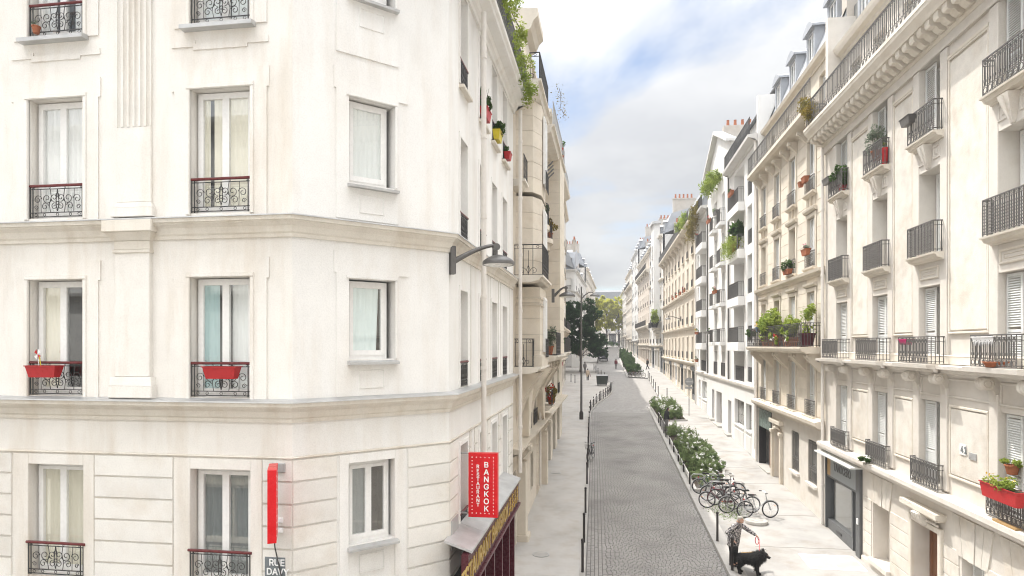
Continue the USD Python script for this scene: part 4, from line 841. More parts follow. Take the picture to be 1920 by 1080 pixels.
# ---------------------------------------------------------------- second house: tan stone with the planted balcony
U0, U1 = 26.92, 38.42; F2 = Frame((8.52, 0), (0, 1), (-1, 0))
B2 = thing('tan_stone_house', 'tan stone house carrying the deep planted balcony on carved brackets', 'building', (8.52, U1, gz(U1)))
wc2 = [28.62, 31.4, 34.15, 36.9]; lv2 = [(5.22, 7.45), (8.2, 10.45), (11.5, 13.6), (14.65, 16.9)]; hw2 = .52
GW2 = [(30.45, 31.65, 2.4, 4.25), (27.95, 29.15, 2.35, 4.2)]; DR2 = (33.4, 34.75, .2, 4.05); SH2 = (35.3, 38.1, .2, 4.65)
put(B2, 'lower_wall', G(F2).wall(U0, U1, -.3, 5.0, GW2 + [DR2, SH2], depth=.4), 'pale_limestone')
put(B2, 'wall', G(F2).wall(U0, U1, 5.0, 17.6, [(c - hw2, c + hw2, a, b) for c in wc2 for a, b in lv2], depth=.36), 'tan_limestone')
put(B2, 'inner_wall', G(F2).box(U0 + .05, U1 - .05, -9, -1.1, -.3, 20.5), 'interior_mid')
edges = [U0] + [x for c in sorted(wc2) for x in (c - hw2 - .18, c + hw2 + .18)] + [U1]
spans = [(edges[i] + .006, edges[i + 1] - .006) for i in range(0, len(edges), 2)]
for z0, z1, h in ((5.25, 7.85, .52), (8.2, 11.0, .56), (11.36, 17.5, .56)):
    blocks(B2, F2, lambda k: [(a, b) for a, b in spans], z0, z1, h, 'tan_limestone_block', .018, gap=.007)
for i, c in enumerate(wc2):
    a, b = c - hw2, c + hw2
    for k, (z0, z1) in enumerate(lv2):
        g = G(F2); g.bbox(a - .17, a - .002, -.01, .06, z0 - .05, z1 + .17, .012); g.bbox(b + .002, b + .17, -.01, .06, z0 - .05, z1 + .17, .012); g.bbox(a - .002, b + .002, -.01, .058, z1 + .001, z1 + .17, .012); put(B2, 'window_surround', g, 'tan_trim')
        if k in (1, 2): put(B2, 'window_cornice', G(F2).prism([(-.01, z1 + .19), (.08, z1 + .20), (.16, z1 + .28), (.18, z1 + .36), (-.01, z1 + .38)], a - .24, b + .24, 'wz'), 'tan_trim')
        if k == 2: g = G(F2); moulded(g, a, b, z1 + .42, z1 + .95, 0, .05, .04); g.prism([(c - .12, z1 + .9), (c + .12, z1 + .9), (c, z1 + .5)], 0, .08); put(B2, 'spandrel_panel', g, 'tan_trim')
        window(B2, F2, a + .01, b - .01, z0, z1 - .01, -.28, 2, (.55,), 'white_frame', 'white_curtain', back='interior_dark')
        if k in (0, 3) or (k == 2 and i % 2 == 0): shutter(B2, F2, a + .02, c - .01, z0 + .02, z1 - .03, -.10); shutter(B2, F2, c + .01, b - .02, z0 + .02, z1 - .03, -.10)
        elif k == 1 and i < 2: shutter(B2, F2, c + .01, b - .02, z0 + .02, z1 - .03, -.10)
        if k != 1:
            z = z0 - (.02 if k else .0); put(B2, 'window_sill', G(F2).prism([(-.01, z - .16), (.07, z - .16), (.2, z - .07), (.21, z - .005), (-.01, z)], a - .2, b + .2, 'wz'), 'tan_trim')
            h = .66; railing(B2, F2, cached(('b2', 1), lambda: guard_net(1.16, h)), c - .58, .12, z + .01, 'grey_iron', .12, None, 1.16, h)
sw2 = lambda pr, a=U0, b=U1, x=8.52: sweep([(x, a), (x, b)], pr, -1)
put(B2, 'string_course', sw2([(-.01, 4.72), (.08, 4.72), (.12, 4.82), (.34, 4.90), (.38, 4.96), (.40, 5.10), (.36, 5.12), (-.01, 5.2)]), 'tan_trim')
put(B2, 'string_course', sw2([(-.01, 11.02), (.06, 11.02), (.10, 11.12), (.22, 11.18), (.25, 11.3), (-.01, 11.34)]), 'tan_trim')
put(B2, 'big_balcony', G(F2).prism([(-.01, 7.86), (.66, 7.86), (.72, 7.92), (.82, 7.95), (.86, 8.05), (.86, 8.12), (-.01, 8.12)], 27.2, 37.5, 'wz'), 'tan_trim')
for c in [27.5] + [x for q in wc2 for x in (q + .78,)] + [29.75, 32.6, 35.3]: put(B2, 'carved_bracket', console(F2, min(c, 37.3), 7.855, .26, .78, .62), 'tan_trim', smooth=35)
for s in range(4):
    L = 10.2 / 4; railing(B2, F2, cached('bb', lambda: guard_cast(2.5, .98, .27)), 27.25 + s * L, .80, 8.13, 'wrought_iron')
for u in (27.25, 37.42): put(B2, 'railing', placed(F2, guard_bars(.78, .98, .11), u, .02, 8.13, 'side'), 'wrought_iron')
put(B2, 'top_balcony', sw2([(-.01, 17.45), (.05, 17.45), (.09, 17.56), (.45, 17.62), (.55, 17.68), (.62, 17.72), (.62, 17.88), (-.01, 17.9)]), 'tan_trim')
for c in wc2:
    for s in (-1, 1): put(B2, 'carved_bracket', console(F2, c + s * .66, 17.44, .2, .55, .42), 'tan_trim', smooth=35)
railing(B2, F2, guard_cast(U1 - U0 - .1, .98, .3), U0 + .05, .55, 17.89, 'grey_iron')
FA2 = Frame((8.95, 0), (0, 1), (-1, 0))
put(B2, 'attic_wall', G(FA2).wall(U0, U1, 17.7, 20.3, [(c - .45, c + .45, 18.0, 19.7) for c in wc2], depth=.25), 'tan_limestone')
for c in wc2: window(B2, FA2, c - .44, c + .44, 18.0, 19.69, -.16, 2, None, 'white_frame', 'sheer_curtain')
put(B2, 'eave_cornice', sweep([(8.95, U0), (8.95, U1)], [(-.03, 20.1), (.05, 20.1), (.09, 20.2), (.26, 20.28), (.32, 20.42), (-.03, 20.46)], -1), 'tan_trim')
put(B2, 'roof', sweep([(8.95, U0), (8.95, U1)], [(.1, 20.462), (.0, 20.5), (-1.2, 23.6), (-4.5, 24.4), (-9, 24.2)], -1), 'zinc_roof')
for c in (28.4, 31.3, 34.2, 37.0): dormer(B2, 9.25, c, 20.85, 1.2, 1.8)
ch = G(); ch.box(9.3, 12.5, U0 - .05, U0 + .5, 19.6, 25.2); ch.box(9.2, 12.6, U0 - .1, U0 + .55, 25.2, 25.4); cn = put(B2, 'chimney_wall', ch, 'chimney_render')
for k in range(6): put(cn, 'chimney_pot', G().lathe([(.14, 0), (.11, .55), (.13, .6), (.08, .6)], (9.7 + k * .45, U0 + .22, 25.4), 10), 'terracotta', smooth=40)
for u in (38.4, 26.99):
    g = G(F2); g.tube(np.array([[u, .11, 1.5], [u, .11, 17.2]]), .06, 8)
    for z in (3, 6, 9.4, 12.5, 15): g.tube(np.array([[u, .11, z], [u, .11, z + .09]]), .078, 8)
    put(B2, 'downpipe', g, 'pipe_cream', smooth=40) if u > 30 else None
for j, (a, b, c, d) in enumerate(GW2):
    window(B2, F2, a, b, c, d, -.3, 2, None, 'white_frame', 'sheer_curtain')
    shutter(B2, F2, a + .02, (a + b) / 2, c + .02, d - .02, -.2, 'shutter_grey'); shutter(B2, F2, (a + b) / 2, b - .02, c + .02, d - .02, -.2, 'shutter_grey')
    g = G(F2); g.prism([(a - .01, d - .12), (a - .01, d + .01), (b + .01, d + .01), (b + .01, d - .12), ((b - .1), d - .01), ((a + .1), d - .01)], -.15, .01); put(B2, 'arched_head', g, 'pale_limestone')
    q = guard_bars(b - a - .06, d - c - .7, .12); railing(B2, F2, q, a + .03, -.05, c + .65, 'grey_iron', name='window_grille'); q = guard_net(b - a - .06, .62); railing(B2, F2, q, a + .03, -.05, c + .02, 'grey_iron', name='window_grille')
    put(B2, 'window_sill', G(F2).bbox(a - .08, b + .08, -.2, .12, c - .13, c - .002), 'pale_limestone')
a, b, _, d = DR2; g = G(F2)
for x in (a - .28, b + .03): g.bbox(x, x + .25, -.01, .14, 1.3, 3.7, .015); g.bbox(x - .04, x + .29, -.01, .2, .4, 1.3, .02); g.bbox(x - .04, x + .29, -.01, .2, 3.7, 3.86, .02)
g.bbox(a - .34, b + .34, -.01, .22, 4.22, 4.42, .02); put(B2, 'door_surround', g, 'tan_trim')
g = G(F2)
for s in (-1, 1):
    for k in range(3): g.tube(np.array([[(a + b) / 2 + s * (.08 + k * .16), .02, 4.15], [(a + b) / 2 + s * (.14 + k * .16), .12, 4.05], [(a + b) / 2 + s * (.2 + k * .16), .02, 3.96]]), .045, 6)
g.lathe([(0, 0), (.16, .03), (.18, .1), (.1, .2), (0, .22)], ((a + b) / 2, .05, 3.95), 10); put(B2, 'carved_keystone', g, 'tan_trim', smooth=50)
dn = put(B2, 'door', G(F2).box(a, b, -.42, -.36, .2, d), 'beige_wood' if 'beige_wood' in LOOKS else 'wood_bench'); put(dn, 'handle', G(F2).tube([[(a + b) / 2, -.33, 2.2], [(a + b) / 2, -.33, 2.4]], .015, 6), 'chrome')
a, b, _, d = SH2; sf = put(B2, 'shop_front', (lambda g: (g.box(a, a + .1, -.35, .03, .2, d), g.box(b - .1, b, -.35, .03, .2, d), g)[-1])(G(F2)), 'dark_shop')
put(sf, 'sign_board', G(F2).box(a + .1, b - .1, -.3, .04, 3.66, d - .01), 'green_marble')
put(sf, 'dark_opening', G(F2).box(a + 1.45, b - .1, -.8, -.7, .2, 3.66), 'interior_dark')
for k in range(24): put(sf, 'shutter_slat', G(F2).bbox(a + .1, a + 1.45, -.3, -.22, 1.35 + k * .096, 1.44 + k * .096, .02), 'brown_door')
put(sf, 'step', G(F2).box(a - .1, b + .1, -.3, .25, .3, 1.52), 'concrete')
# ---------------------------------------------------------------- third house: white modern block with loggias
U0, U1 = 38.48, 64.4; F3 = Frame((8.5, 0), (0, 1), (-1, 0))
B3 = thing('white_loggia_block', 'plain white apartment block with recessed loggias and dark bar railings', 'building', (8.5, U1, gz(U1)))
fl3 = [5.85, 8.38, 11.27, 14.25, 17.23]; H3 = []
for k, z in enumerate(fl3):
    t = z + (2.0 if k == 0 else 2.45)
    H3 += [(39.9, 41.2, z + .1, t), (42.1, 45.4, z, t), (48.9, 50.1, z + .1, t - .1), (52.3, 53.5, z + .1, t - .1), (58.0, 61.6, z, t), (62.5, 63.4, z + .3, t)]
GD = [(40.0, 41.6, 2.95, 4.6), (42.2, 45.2, 2.95, 4.62), (46.4, 47.6, .8, 4.3), (50.2, 52.6, 1.2, 4.6), (53.6, 54.8, 1.2, 4.6), (57.6, 60.4, 3.4, 5.0), (61.4, 62.6, 3.4, 5.0)]
put(B3, 'wall', G(F3).wall(U0, U1, .2, 20.35, [h for h in H3 if h[1] - h[0] < 3] + GD, depth=.5), 'bright_white_render') if False else None
put(B3, 'wall', G(F3).wall(U0, U1, .2, 20.35, H3 + GD, depth=.45), 'bright_white_render')
put(B3, 'inner_wall', G(F3).box(U0 + .05, U1 - .05, -10, -1.8, .2, 22.5), 'interior_mid')
put(B3, 'end_wall', G(F3).box(U0, U0 + .3, -10, -.02, .2, 22.6), 'bright_white_render')
for k, z in enumerate(fl3):
    t = z + (2.0 if k == 0 else 2.45)
    for a, b in ((42.1, 45.4), (58.0, 61.6)):
        g = G(F3); e = -1.7   # loggia
        g.rect((a, e, z), (a, e, t), (b, e, t), (b, e, z)); g.rect((a, -.44, z), (a, e, z), (a, e, t), (a, -.44, t)); g.rect((b, -.44, z), (b, -.44, t), (b, e, t), (b, e, z)); g.rect((a, -.44, z), (b, -.44, z), (b, e, z), (a, e, z)); g.rect((a, -.44, t), (a, e, t), (b, e, t), (b, -.44, t))
        n = put(B3, 'loggia', g, 'bright_white_render'); window(n, F3, a + .4, a + 2.2, z, t - .15, e + .06, 2, None, 'white_frame', 'sheer_curtain', back=None)
        if k > 0: put(B3, 'balcony_slab', G(F3).bbox(a - .2, b + .1, -.01, .42, z - .55, z + .02, .02), 'bright_white_render')
        q = cached(('l', round(b - a, 1)), lambda: guard_bars(b - a - .1, .98, .09, .008)); railing(B3, F3, q, a + .05, .36 if k else -.1, z + .02, 'grey_iron', .34 if k else 0, None, b - a - .1, .98)
    for a, b in ((39.9, 41.2), (62.5, 63.4), (48.9, 50.1), (52.3, 53.5)):
        window(B3, F3, a + .02, b - .02, z + (.3 if a > 60 else .1), t - (.1 if 48 < a < 60 else .01), -.38, 1 if b - a < 1.4 and not 48 < a < 60 else 2, None, 'white_frame', 'sheer_curtain')
        if 48 < a < 60:
            put(B3, 'balcony_slab', G(F3).bbox(a - .25, b + .35, -.01, .42, z - .18, z + .06, .02), 'bright_white_render') if k else None
            railing(B3, F3, cached('l1', lambda: guard_bars(1.6, .98, .09)), a - .2, .36 if k else .03, z + .08, 'grey_iron', .34 if k else 0, None, 1.6, .98)
        elif a < 45: railing(B3, F3, cached('l2', lambda: guard_bars(1.2, .9, .1)), a + .05, -.05, z + .12, 'wrought_iron')
put(B3, 'string_course', sweep([(8.5, U0), (8.5, U1)], [(-.01, 5.55), (.10, 5.57), (.12, 5.68), (.12, 5.76), (-.01, 5.80)], -1), 'pale_limestone')
for a, b in ((38.5, 46.9), (57.4, 64.3)):
    put(B3, 'cornice', sweep([(8.5, a), (8.5, b)], [(-.01, 19.95), (.10, 19.97), (.15, 20.1), (.52, 20.2), (.55, 20.35), (-.01, 20.42)], -1), 'grey_white_render')
    railing(B3, F3, guard_bars(b - a - .2, 1.0, .11), a + .1, .4, 20.41, 'wrought_iron')
put(B3, 'roof_gable', G(F3).prism([(47.0, 20.3), (57.2, 20.3), (57.2, 22.6), (52.1, 24.6), (47.0, 22.6)], -.3, -.02), 'bright_white_render')
put(B3, 'gable_coping', (lambda g: g.prism([(46.6, 22.55), (52.1, 24.75), (57.6, 22.55), (57.6, 22.75), (52.1, 24.98), (46.6, 22.75)], -.4, .35))(G(F3)), 'grey_white_render')
FA3 = Frame((9.7, 0), (0, 1), (-1, 0))
put(B3, 'attic_wall', G(FA3).wall(U0, U1, 20.3, 23.0, [(a, a + 1.3, 20.5, 22.4) for a in (40, 43, 58.4, 61)], depth=.2), 'grey_white_render')
for a in (40, 43, 58.4, 61): window(B3, FA3, a + .02, a + 1.28, 20.5, 22.39, -.12, 2)
put(B3, 'roof', sweep([(9.7, U0), (9.7, U1)], [(.3, 22.98), (.3, 23.05), (-4, 24.6), (-10, 24.6)], -1), 'zinc_roof')
cn = put(B3, 'chimney_wall', G().box(9.8, 12.6, 56.8, 57.6, 20.4, 27.0), 'chimney_render'); 
for k in range(4): put(cn, 'chimney_pot', G().lathe([(.14, 0), (.11, .5), (.13, .55), (.08, .55)], (10.2 + k * .6, 57.2, 27.0), 8), 'terracotta')
cn = put(B3, 'chimney_wall', G().box(9.8, 12.2, U1 - .3, U1 + .5, 20, 26.0), 'chimney_render')
for k in range(4): put(cn, 'chimney_pot', G().lathe([(.15, 0), (.12, .6), (.14, .65), (.08, .65)], (10.2 + k * .5, U1 + .1, 26), 8), 'terracotta')
for u, m in ((46.9, 'grey_iron'), (56.6, 'grey_iron'), (64.1, 'pipe_cream'), (38.62, 'pipe_cream')): put(B3, 'downpipe', G(F3).tube([[u, .1, 5.8 if m == 'grey_iron' else 2.2], [u, .1, 20]], .07, 8), m, smooth=40)
for j, (a, b, c, d) in enumerate(GD):
    if j in (0, 1, 5, 6):
        n = 2 if b - a > 2 else 1
        for q in range(n): shutter(B3, F3, a + q * (b - a) / n + .02, a + (q + 1) * (b - a) / n - .02, c, d - .02, -.25, 'shutter_grey' if j < 2 else 'shutter_white', step=.08)
        put(B3, 'room', G(F3).rect((a, -.44, c), (a, -.44, d), (b, -.44, d), (b, -.44, c)), 'interior_dark')
        put(B3, 'window_sill', G(F3).bbox(a - .05, b + .05, -.2, .06, c - .1, c - .002), 'grey_white_render'); put(B3, 'vent_panel', G(F3).bbox(a + .1, b - .1, -.01, .03, c - 1.3, c - .3), 'grey_white_render')
    else:
        dn = put(B3, 'door', G(F3).box(a, b, -.42, -.36, c, d), 'shop_grey' if j != 3 else 'brown_door'); put(dn, 'door_panel', G(F3).bbox(a + .1, b - .1, -.36, -.34, c + .8, d - .15), 'dark_shop'); put(dn, 'step', G(F3).box(a - .1, b + .1, -.3, .3, gz(a) - .1, gz(a) + .25), 'concrete')

# ---------------------------------------------------------------- the plainer houses farther on: storeys of windows, ledges, guards, mansard and chimneys
def house(name, label, p0, p1, side, z0, floors, ncol, wall, trim, top, depth=11, roof='zinc_roof', fh=2.0, ww=1.05, guards='all', ledges=(0,), balcony=(), ground='shop', mansard=3.2, dorm=True, cornice=.4, chim=True, curt='white_curtain', shut=False, bow=None, front='shop_grey', trims=True, bars=None, ghost_z=None):
    p0, p1 = np.array(p0, float), np.array(p1, float); L = np.linalg.norm(p1 - p0); d = (p1 - p0) / L; nrm = np.array([-d[1], d[0]]) * side
    fr = Frame(p0, d, nrm); T = thing(name, label, 'building', (p0[0], p0[1], z0))
    cs = [(k + .5) * L / ncol for k in range(ncol)]; hs = [(c - ww / 2, c + ww / 2, z + .35, z + .35 + fh) for c in cs for z in floors]
    z1 = floors[0] - .25; gh = []
    if ground:
        n = max(2, int(L / 3.2)); s = L / n; gh = [(k * s + .35, (k + 1) * s - .35, max(z0 + d[1] * SLOPE * (k + .5) * s + .25, z0), z1 - .55) for k in range(n)]
    put(T, 'wall', G(fr).wall(0, L, z0 - .8, top, hs + gh, depth=.3), wall)
    put(T, 'inner_wall', G(fr).box(.02, L - .02, -depth, -.95, z0 - .8, top), 'interior_mid')
    put(T, 'end_wall', (lambda g: (g.box(0, .25, -depth, -.301, z0 - .8, top), g.box(L - .25, L, -depth, -.301, z0 - .8, top), g)[-1])(G(fr)), wall)
    for c in cs:
        for k, z in enumerate(floors):
            a, b, zz0, zz1 = c - ww / 2, c + ww / 2, z + .35, z + .35 + fh
            window(T, fr, a, b, zz0, zz1, -.2, 2, None, 'white_frame', curt if (int(c * 7) + k) % 3 else None, depth=.55)
            if trims: g = G(fr); g.bbox(a - .15, a - .002, -.01, .05, zz0, zz1 + .15); g.bbox(b + .002, b + .15, -.01, .05, zz0, zz1 + .15); g.bbox(a - .002, b + .002, -.01, .048, zz1 + .001, zz1 + .15); put(T, 'window_surround', g, trim)
            if trims: put(T, 'window_sill', G(fr).bbox(a - .22, b + .22, -.05, .16, zz0 - .14, zz0 - .002), trim)
            if shut: shutter(T, fr, a - ww / 2 - .02, a - .03, zz0, zz1, .055, 'shutter_white', step=.12); shutter(T, fr, b + .03, b + ww / 2 + .02, zz0, zz1, .055, 'shutter_white', step=.12)
            if guards == 'all' and k not in balcony: railing(T, fr, cached(('h', ww), lambda: guard_bars(ww + .1, .75, .11)), a - .05, .1, zz0 + .01, 'grey_iron')
    for k in ledges:
        z = floors[k]; put(T, 'ledge', sweep([p0, p1], [(-.01, z - .25), (.08, z - .25), (.14, z - .12), (.3, z - .06), (.32, z + .06), (-.01, z + .1)], -side), trim)
    for k in balcony:
        z = floors[k]; put(T, 'balcony', sweep([p0, p1], [(-.01, z - .2), (.2, z - .2), (.6, z - .08), (.72, z - .06), (.74, z + .12), (-.01, z + .14)], -side), trim)
        railing(T, fr, guard_bars(L - .1, .95, .13), .05, .66, z + .13, 'wrought_iron')
        for j in range(ncol + 1): put(T, 'bracket', console(fr, min(max(j * L / ncol, .15), L - .15), z - .19, .22, .6, .5), trim)
    put(T, 'cornice', sweep([p0, p1], [(-.01, top - .4), (.1, top - .4), (.16, top - .2), (cornice, top - .1), (cornice + .05, top + .08), (-.01, top + .12)], -side), trim)
    if mansard:
        put(T, 'roof', sweep([p0, p1], [(-.0, top + .1), (-.3, top + .12), (-1.3, top + mansard), (-4.5, top + mansard + .9), (-depth, top + mansard + .7)], -side), roof)
        if dorm:
            for c in cs[::1 if ncol < 7 else 2]: dormer(T, 0, c, top + .35, 1.2, 1.75, 1.3, 'zinc', Frame(p0 - nrm * .45, d, nrm), roof)
    if chim:
        for c in ([0.4, L - .6] if L > 12 else [L - .6]):
            g = G(fr); g.box(c, c + .55, -5, -1.6, top - 1, top + mansard + 2.2); g.box(c - .06, c + .61, -5.06, -1.54, top + mansard + 2.2, top + mansard + 2.35); n = put(T, 'chimney', g, 'chimney_render')
            for j in range(5): put(n, 'chimney_pot', G(fr).lathe([(.15, 0), (.12, .6), (.14, .65), (.08, .65)], (c + .28, -2 - j * .6, top + mansard + 2.35), 8), 'terracotta')
    for j, (a, b, c, dd) in enumerate(gh):
        f = G(fr); f.box(a, a + .1, -.25, -.05, c, dd); f.box(b - .1, b, -.25, -.05, c, dd); f.box(a + .1, b - .1, -.25, -.05, dd - .12, dd); f.box(a + .1, b - .1, -.25, -.05, c, c + .55); f.box((a + b) / 2 - .04, (a + b) / 2 + .04, -.24, -.06, c + .55, dd - .12)
        cols = [front, 'tan_trim', 'pale_limestone', 'shop_grey', 'tan_trim', 'white_frame', 'rose_stone'] if ground == 'mixed' else [front]
        n = put(T, 'shop_front', f, cols[j % len(cols)]); put(n, 'shop_window', G(fr).rect((a + .1, -.15, c + .55), (a + .1, -.15, dd - .12), (b - .1, -.15, dd - .12), (b - .1, -.15, c + .55)), 'window_glass'); put(n, 'room', G(fr).rect((a, -.8, c), (a, -.8, dd), (b, -.8, dd), (b, -.8, c)), 'interior_dark')
        put(n, 'fascia', G(fr).bbox(a - .05, b + .05, -.01, .1, dd + .02, dd + .42), cols[j % len(cols)])
    return T, fr
B5, F5 = house('ochre_house', 'ochre stone house with a long top balcony and bracketed sills', (8.48, 64.6), (8.35, 100.0), 1, gz(64.6), [6.45, 10.1, 13.75, 17.1], 9, 'ochre_limestone', 'tan_trim', 20.3, ledges=(0, 1, 2), balcony=(), ground='mixed', mansard=4.2, ww=1.1, fh=2.25)
g = 20.42
put(B5, 'top_balcony', sweep([(8.48, 64.6), (8.35, 100)], [(-.01, 20.0), (.5, 20.15), (.75, 20.3), (.78, 20.5), (-.01, 20.52)], -1), 'tan_trim'); railing(B5, F5, guard_bars(35, 1.0, .13), .2, .7, 20.5, 'grey_iron')
for k in range(10): put(B5, 'bracket', console(F5, 1 + k * 3.6, 20.02, .3, .8, .5), 'tan_trim')
B6, F6 = house('bow_fronted_house', 'tall white house with a corbelled bow front and a corner turret roof', (8.3, 100.1), (7.35, 117.0), 1, gz(100), [8.2, 11.6, 15.0, 18.4, 21.8], 4, 'grey_white_render', 'moulding_stone', 25.2, ledges=(0, 3), ground='mixed', mansard=3.2)
bow = G(F6); bow.prism([(3.2, -.01), (3.8, .9), (7.4, .9), (8.0, -.01)], 11.0, 27.5, 'xy'); put(B6, 'bow_window', bow, 'grey_white_render')
cb = G(F6)
for k in range(4): cb.prism([(3.3 + k * .14, -.01), (3.9 + k * .1, .78 - k * .2), (7.3 - k * .1, .78 - k * .2), (7.9 - k * .14, -.01)], 10.6 - k * .45, 11.0 - k * .45, 'xy')
put(B6, 'corbel', cb, 'moulding_stone')
for z in (11.6, 15, 18.4, 21.8): window(B6, F6, 5.0, 6.2, z + .3, z + 2.4, 1.0, 2); 
put(B6, 'turret_roof', G(F6).prism([(3.0, -.2), (3.6, 1.2), (7.6, 1.2), (8.2, -.2)], 27.5, 27.9, 'xy'), 'zinc'); railing(B6, F6, guard_bars(4, .9, .12), 3.6, 1.3, 10.98, 'wrought_iron')
B7, F7 = house('grey_stone_house', 'grey beige stone house with stacked balconies beyond the bow front', (7.33, 117.1), (6.45, 141), 1, gz(117), [8.3, 11.7, 15.1, 18.5, 21.9], 6, 'rose_stone', 'moulding_stone', 25.0, ledges=(0,), balcony=(1, 4), ground='shop', front='rose_stone')
B8, F8 = house('narrow_white_house', 'plain narrow white house past the grey stone one', (6.44, 141.1), (5.85, 160), 1, gz(141), [9.3, 12.6, 15.9, 19.2, 22.5, 25.4], 4, 'grey_white_render', 'grey_white_render', 29.0, ground='mixed', ledges=(0,), mansard=2.6)
B9, F9 = house('cream_far_house', 'cream house far along the right pavement', (5.84, 160.1), (5.1, 184), 1, gz(160), [9.9, 13.2, 16.5, 19.8, 23.1], 5, 'pale_limestone', 'limestone_trim', 27.0, ground='mixed', ledges=(0, 3), balcony=(4,))
B10, F10 = house('last_right_house', 'farthest house on the right, next to the yellowing trees', (5.09, 184.1), (4.1, 216), 1, gz(184), [10.8, 14.1, 17.4, 20.7], 7, 'grey_white_render', 'moulding_stone', 24.5, ground='mixed', ledges=(0, 2), balcony=())
# left side beyond the corner
LA = -3.35
B12, F12 = house('plaster_house', 'cream plaster house next beyond the ornate stone house on the left', (-4.5, 46.6), (-5.25, 70.5), -1, gz(47), [6.6, 10.0, 13.4, 16.8, 20.2], 5, 'ochre_limestone', 'tan_trim', 25.4, ground='mixed', ledges=(0,), balcony=(1,), depth=9, front='red_door', mansard=3)
B12b, F12b = house('second_plaster_house', 'second cream plaster house on the left, behind the lamp post', (-5.33, 73.5), (-5.75, 88.0), -1, gz(73), [6.6, 10.0, 13.4, 16.8, 20.2], 3, 'pale_limestone', 'tan_trim', 25.4, ground='mixed', ledges=(0,), balcony=(1,), depth=9, front='red_door', mansard=3)
put(B12b, 'passage_wall', G().box(-14, -5.3, 70.52, 73.48, 1.5, 9.5), 'grey_white_render')
BCY, FCY = house('courtyard_house', 'set back house in the gap before the white shuttered house', (-7.95, 88.1), (-7.95, 116.9), -1, gz(88), [7.6, 11, 14.4, 17.8, 21.2], 6, 'pale_limestone', 'limestone_trim', 32.0, ground=None, depth=8, mansard=2, chim=False, dorm=False)
B13, F13 = house('white_corner_house', 'white shuttered house on the far corner of the side street', (-14, 117.0), (-5.9, 117.0), -1, gz(117), [8.2, 11.5, 14.8, 18.1], 3, 'bright_white_render', 'grey_white_render', 22.0, ground=None, ledges=(0, 3), depth=20, shut=True, mansard=3.4)
B14, F14 = house('white_side_house', 'street side of the white shuttered corner house', (-5.88, 117.02), (-5.1, 150), -1, gz(117), [8.2, 11.5, 14.8, 18.1], 8, 'bright_white_render', 'grey_white_render', 21.95, ground='mixed', ledges=(0, 3), depth=7, mansard=3.3)
B15, F15 = house('far_left_house', 'tall pale house farthest along the left pavement', (-5.1, 150.1), (-4.0, 205), -1, gz(150), [9.9, 13.2, 16.5, 19.8, 23.0], 12, 'pale_limestone', 'limestone_trim', 26.4, ground='mixed', ledges=(0, 3), depth=8, mansard=3.3)
B16, F16 = house('end_house', 'long grey stone house with slate mansard closing the end of the street', (-26, 238.0), (26, 238.0), -1, gz(236), [12.8, 16.2, 19.6], 15, 'moulding_stone', 'grey_white_render', 23.4, ground='shop', ledges=(0, 2), roof='slate', mansard=4.6, fh=2.1, ww=1.3, cornice=.6, front='dark_shop')
# the house opposite the corner, behind the viewpoint: it shows in the corner house's panes
B17, F17 = house('opposite_house', 'pale stone house across the side street, mirrored in the corner house panes', (14, -1.6), (-26, -1.6), -1, gz(-1.6), [3.6, 6.9, 10.2, 13.5], 10, 'bright_white_render', 'grey_white_render', 16.8, ground='mixed', ledges=(0, 2), depth=10)
B18, F18 = house('side_neighbour_house', 'stone house next to the corner house, seen only in reflections', (8.6, 3.9), (40, 3.9), -1, gz(3), [3.6, 6.9, 10.2, 13.5], 6, 'pale_limestone', 'limestone_trim', 17, ground=None, depth=.9, mansard=0, chim=False) if False else (None, None)
# ---------------------------------------------------------------- building B: ornate stone house beyond the corner house
U0, U1, BX = 21.54, 46.5, -3.3
FB = Frame((BX, 0), (0, 1), (1, 0))
BB = thing('ornate_stone_house', 'honey stone house with bay window, iron balconies and carved pendants next to the corner house', 'building', (BX, U0, gz(U0)))
wcB = [27.9, 36.4, 39.6, 42.8]; lvB = [(7.9, 10.1), (11.2, 13.3), (14.4, 16.5)]; xB = [(c - .55, c + .55, a, b) for c in wcB for a, b in lvB]
gB = [(22.0, 22.9, .9, 3.7), (25.8, 27.2, 4.6, 6.4), (28.2, 29.6, 4.6, 6.4), (25.0, 26.0, 1.9, 3.5), (27.4, 28.4, 1.9, 3.5), (32.2, 33.8, 1.3, 4.2), (35.2, 37.2, 1.4, 4.2), (38.6, 40.6, 1.5, 4.3), (42, 44, 1.7, 4.4), (34, 35.4, 5.0, 6.8), (38, 39.4, 5.0, 6.8), (42, 43.4, 5.0, 6.8)]
put(BB, 'wall', G(FB).wall(U0, U1, -.3, 19.0, xB + gB, depth=.35), 'tan_limestone')
put(BB, 'inner_wall', G(FB).box(U0, U1, -10, -1.1, -.3, 19.0), 'interior_mid')
put(BB, 'end_wall', G(FB).box(U1 - .3, U1, -9, -.36, -.3, 19), 'ochre_limestone')
for k, h in enumerate(xB + gB):
    big = h[2] < 4.5
    n = window(BB, FB, h[0] + .01, h[1] - .01, h[2], h[3] - .01, -.26, 2, None, 'white_frame' if not big else 'dark_shop', 'sheer_curtain' if k % 2 and not big else None)
    if not big and h[0] > 23: railing(BB, FB, cached(('nb', round(h[1] - h[0], 1)), lambda: guard_net(h[1] - h[0] + .04, .7)), h[0] - .02, .06, h[2] + .03, 'wrought_iron')
blocks(BB, FB, lambda k: [(30.3, 32.0)] if k % 1 else [(30.4, 31.9), (24.0, 24.9), (29.8, 30.3)], 1.2, 4.3, .4, 'ochre_limestone', .03)
blocks(BB, FB, lambda k: [(30.4, 32.4)], 7.9, 18.8, .55, 'ochre_limestone', .02)
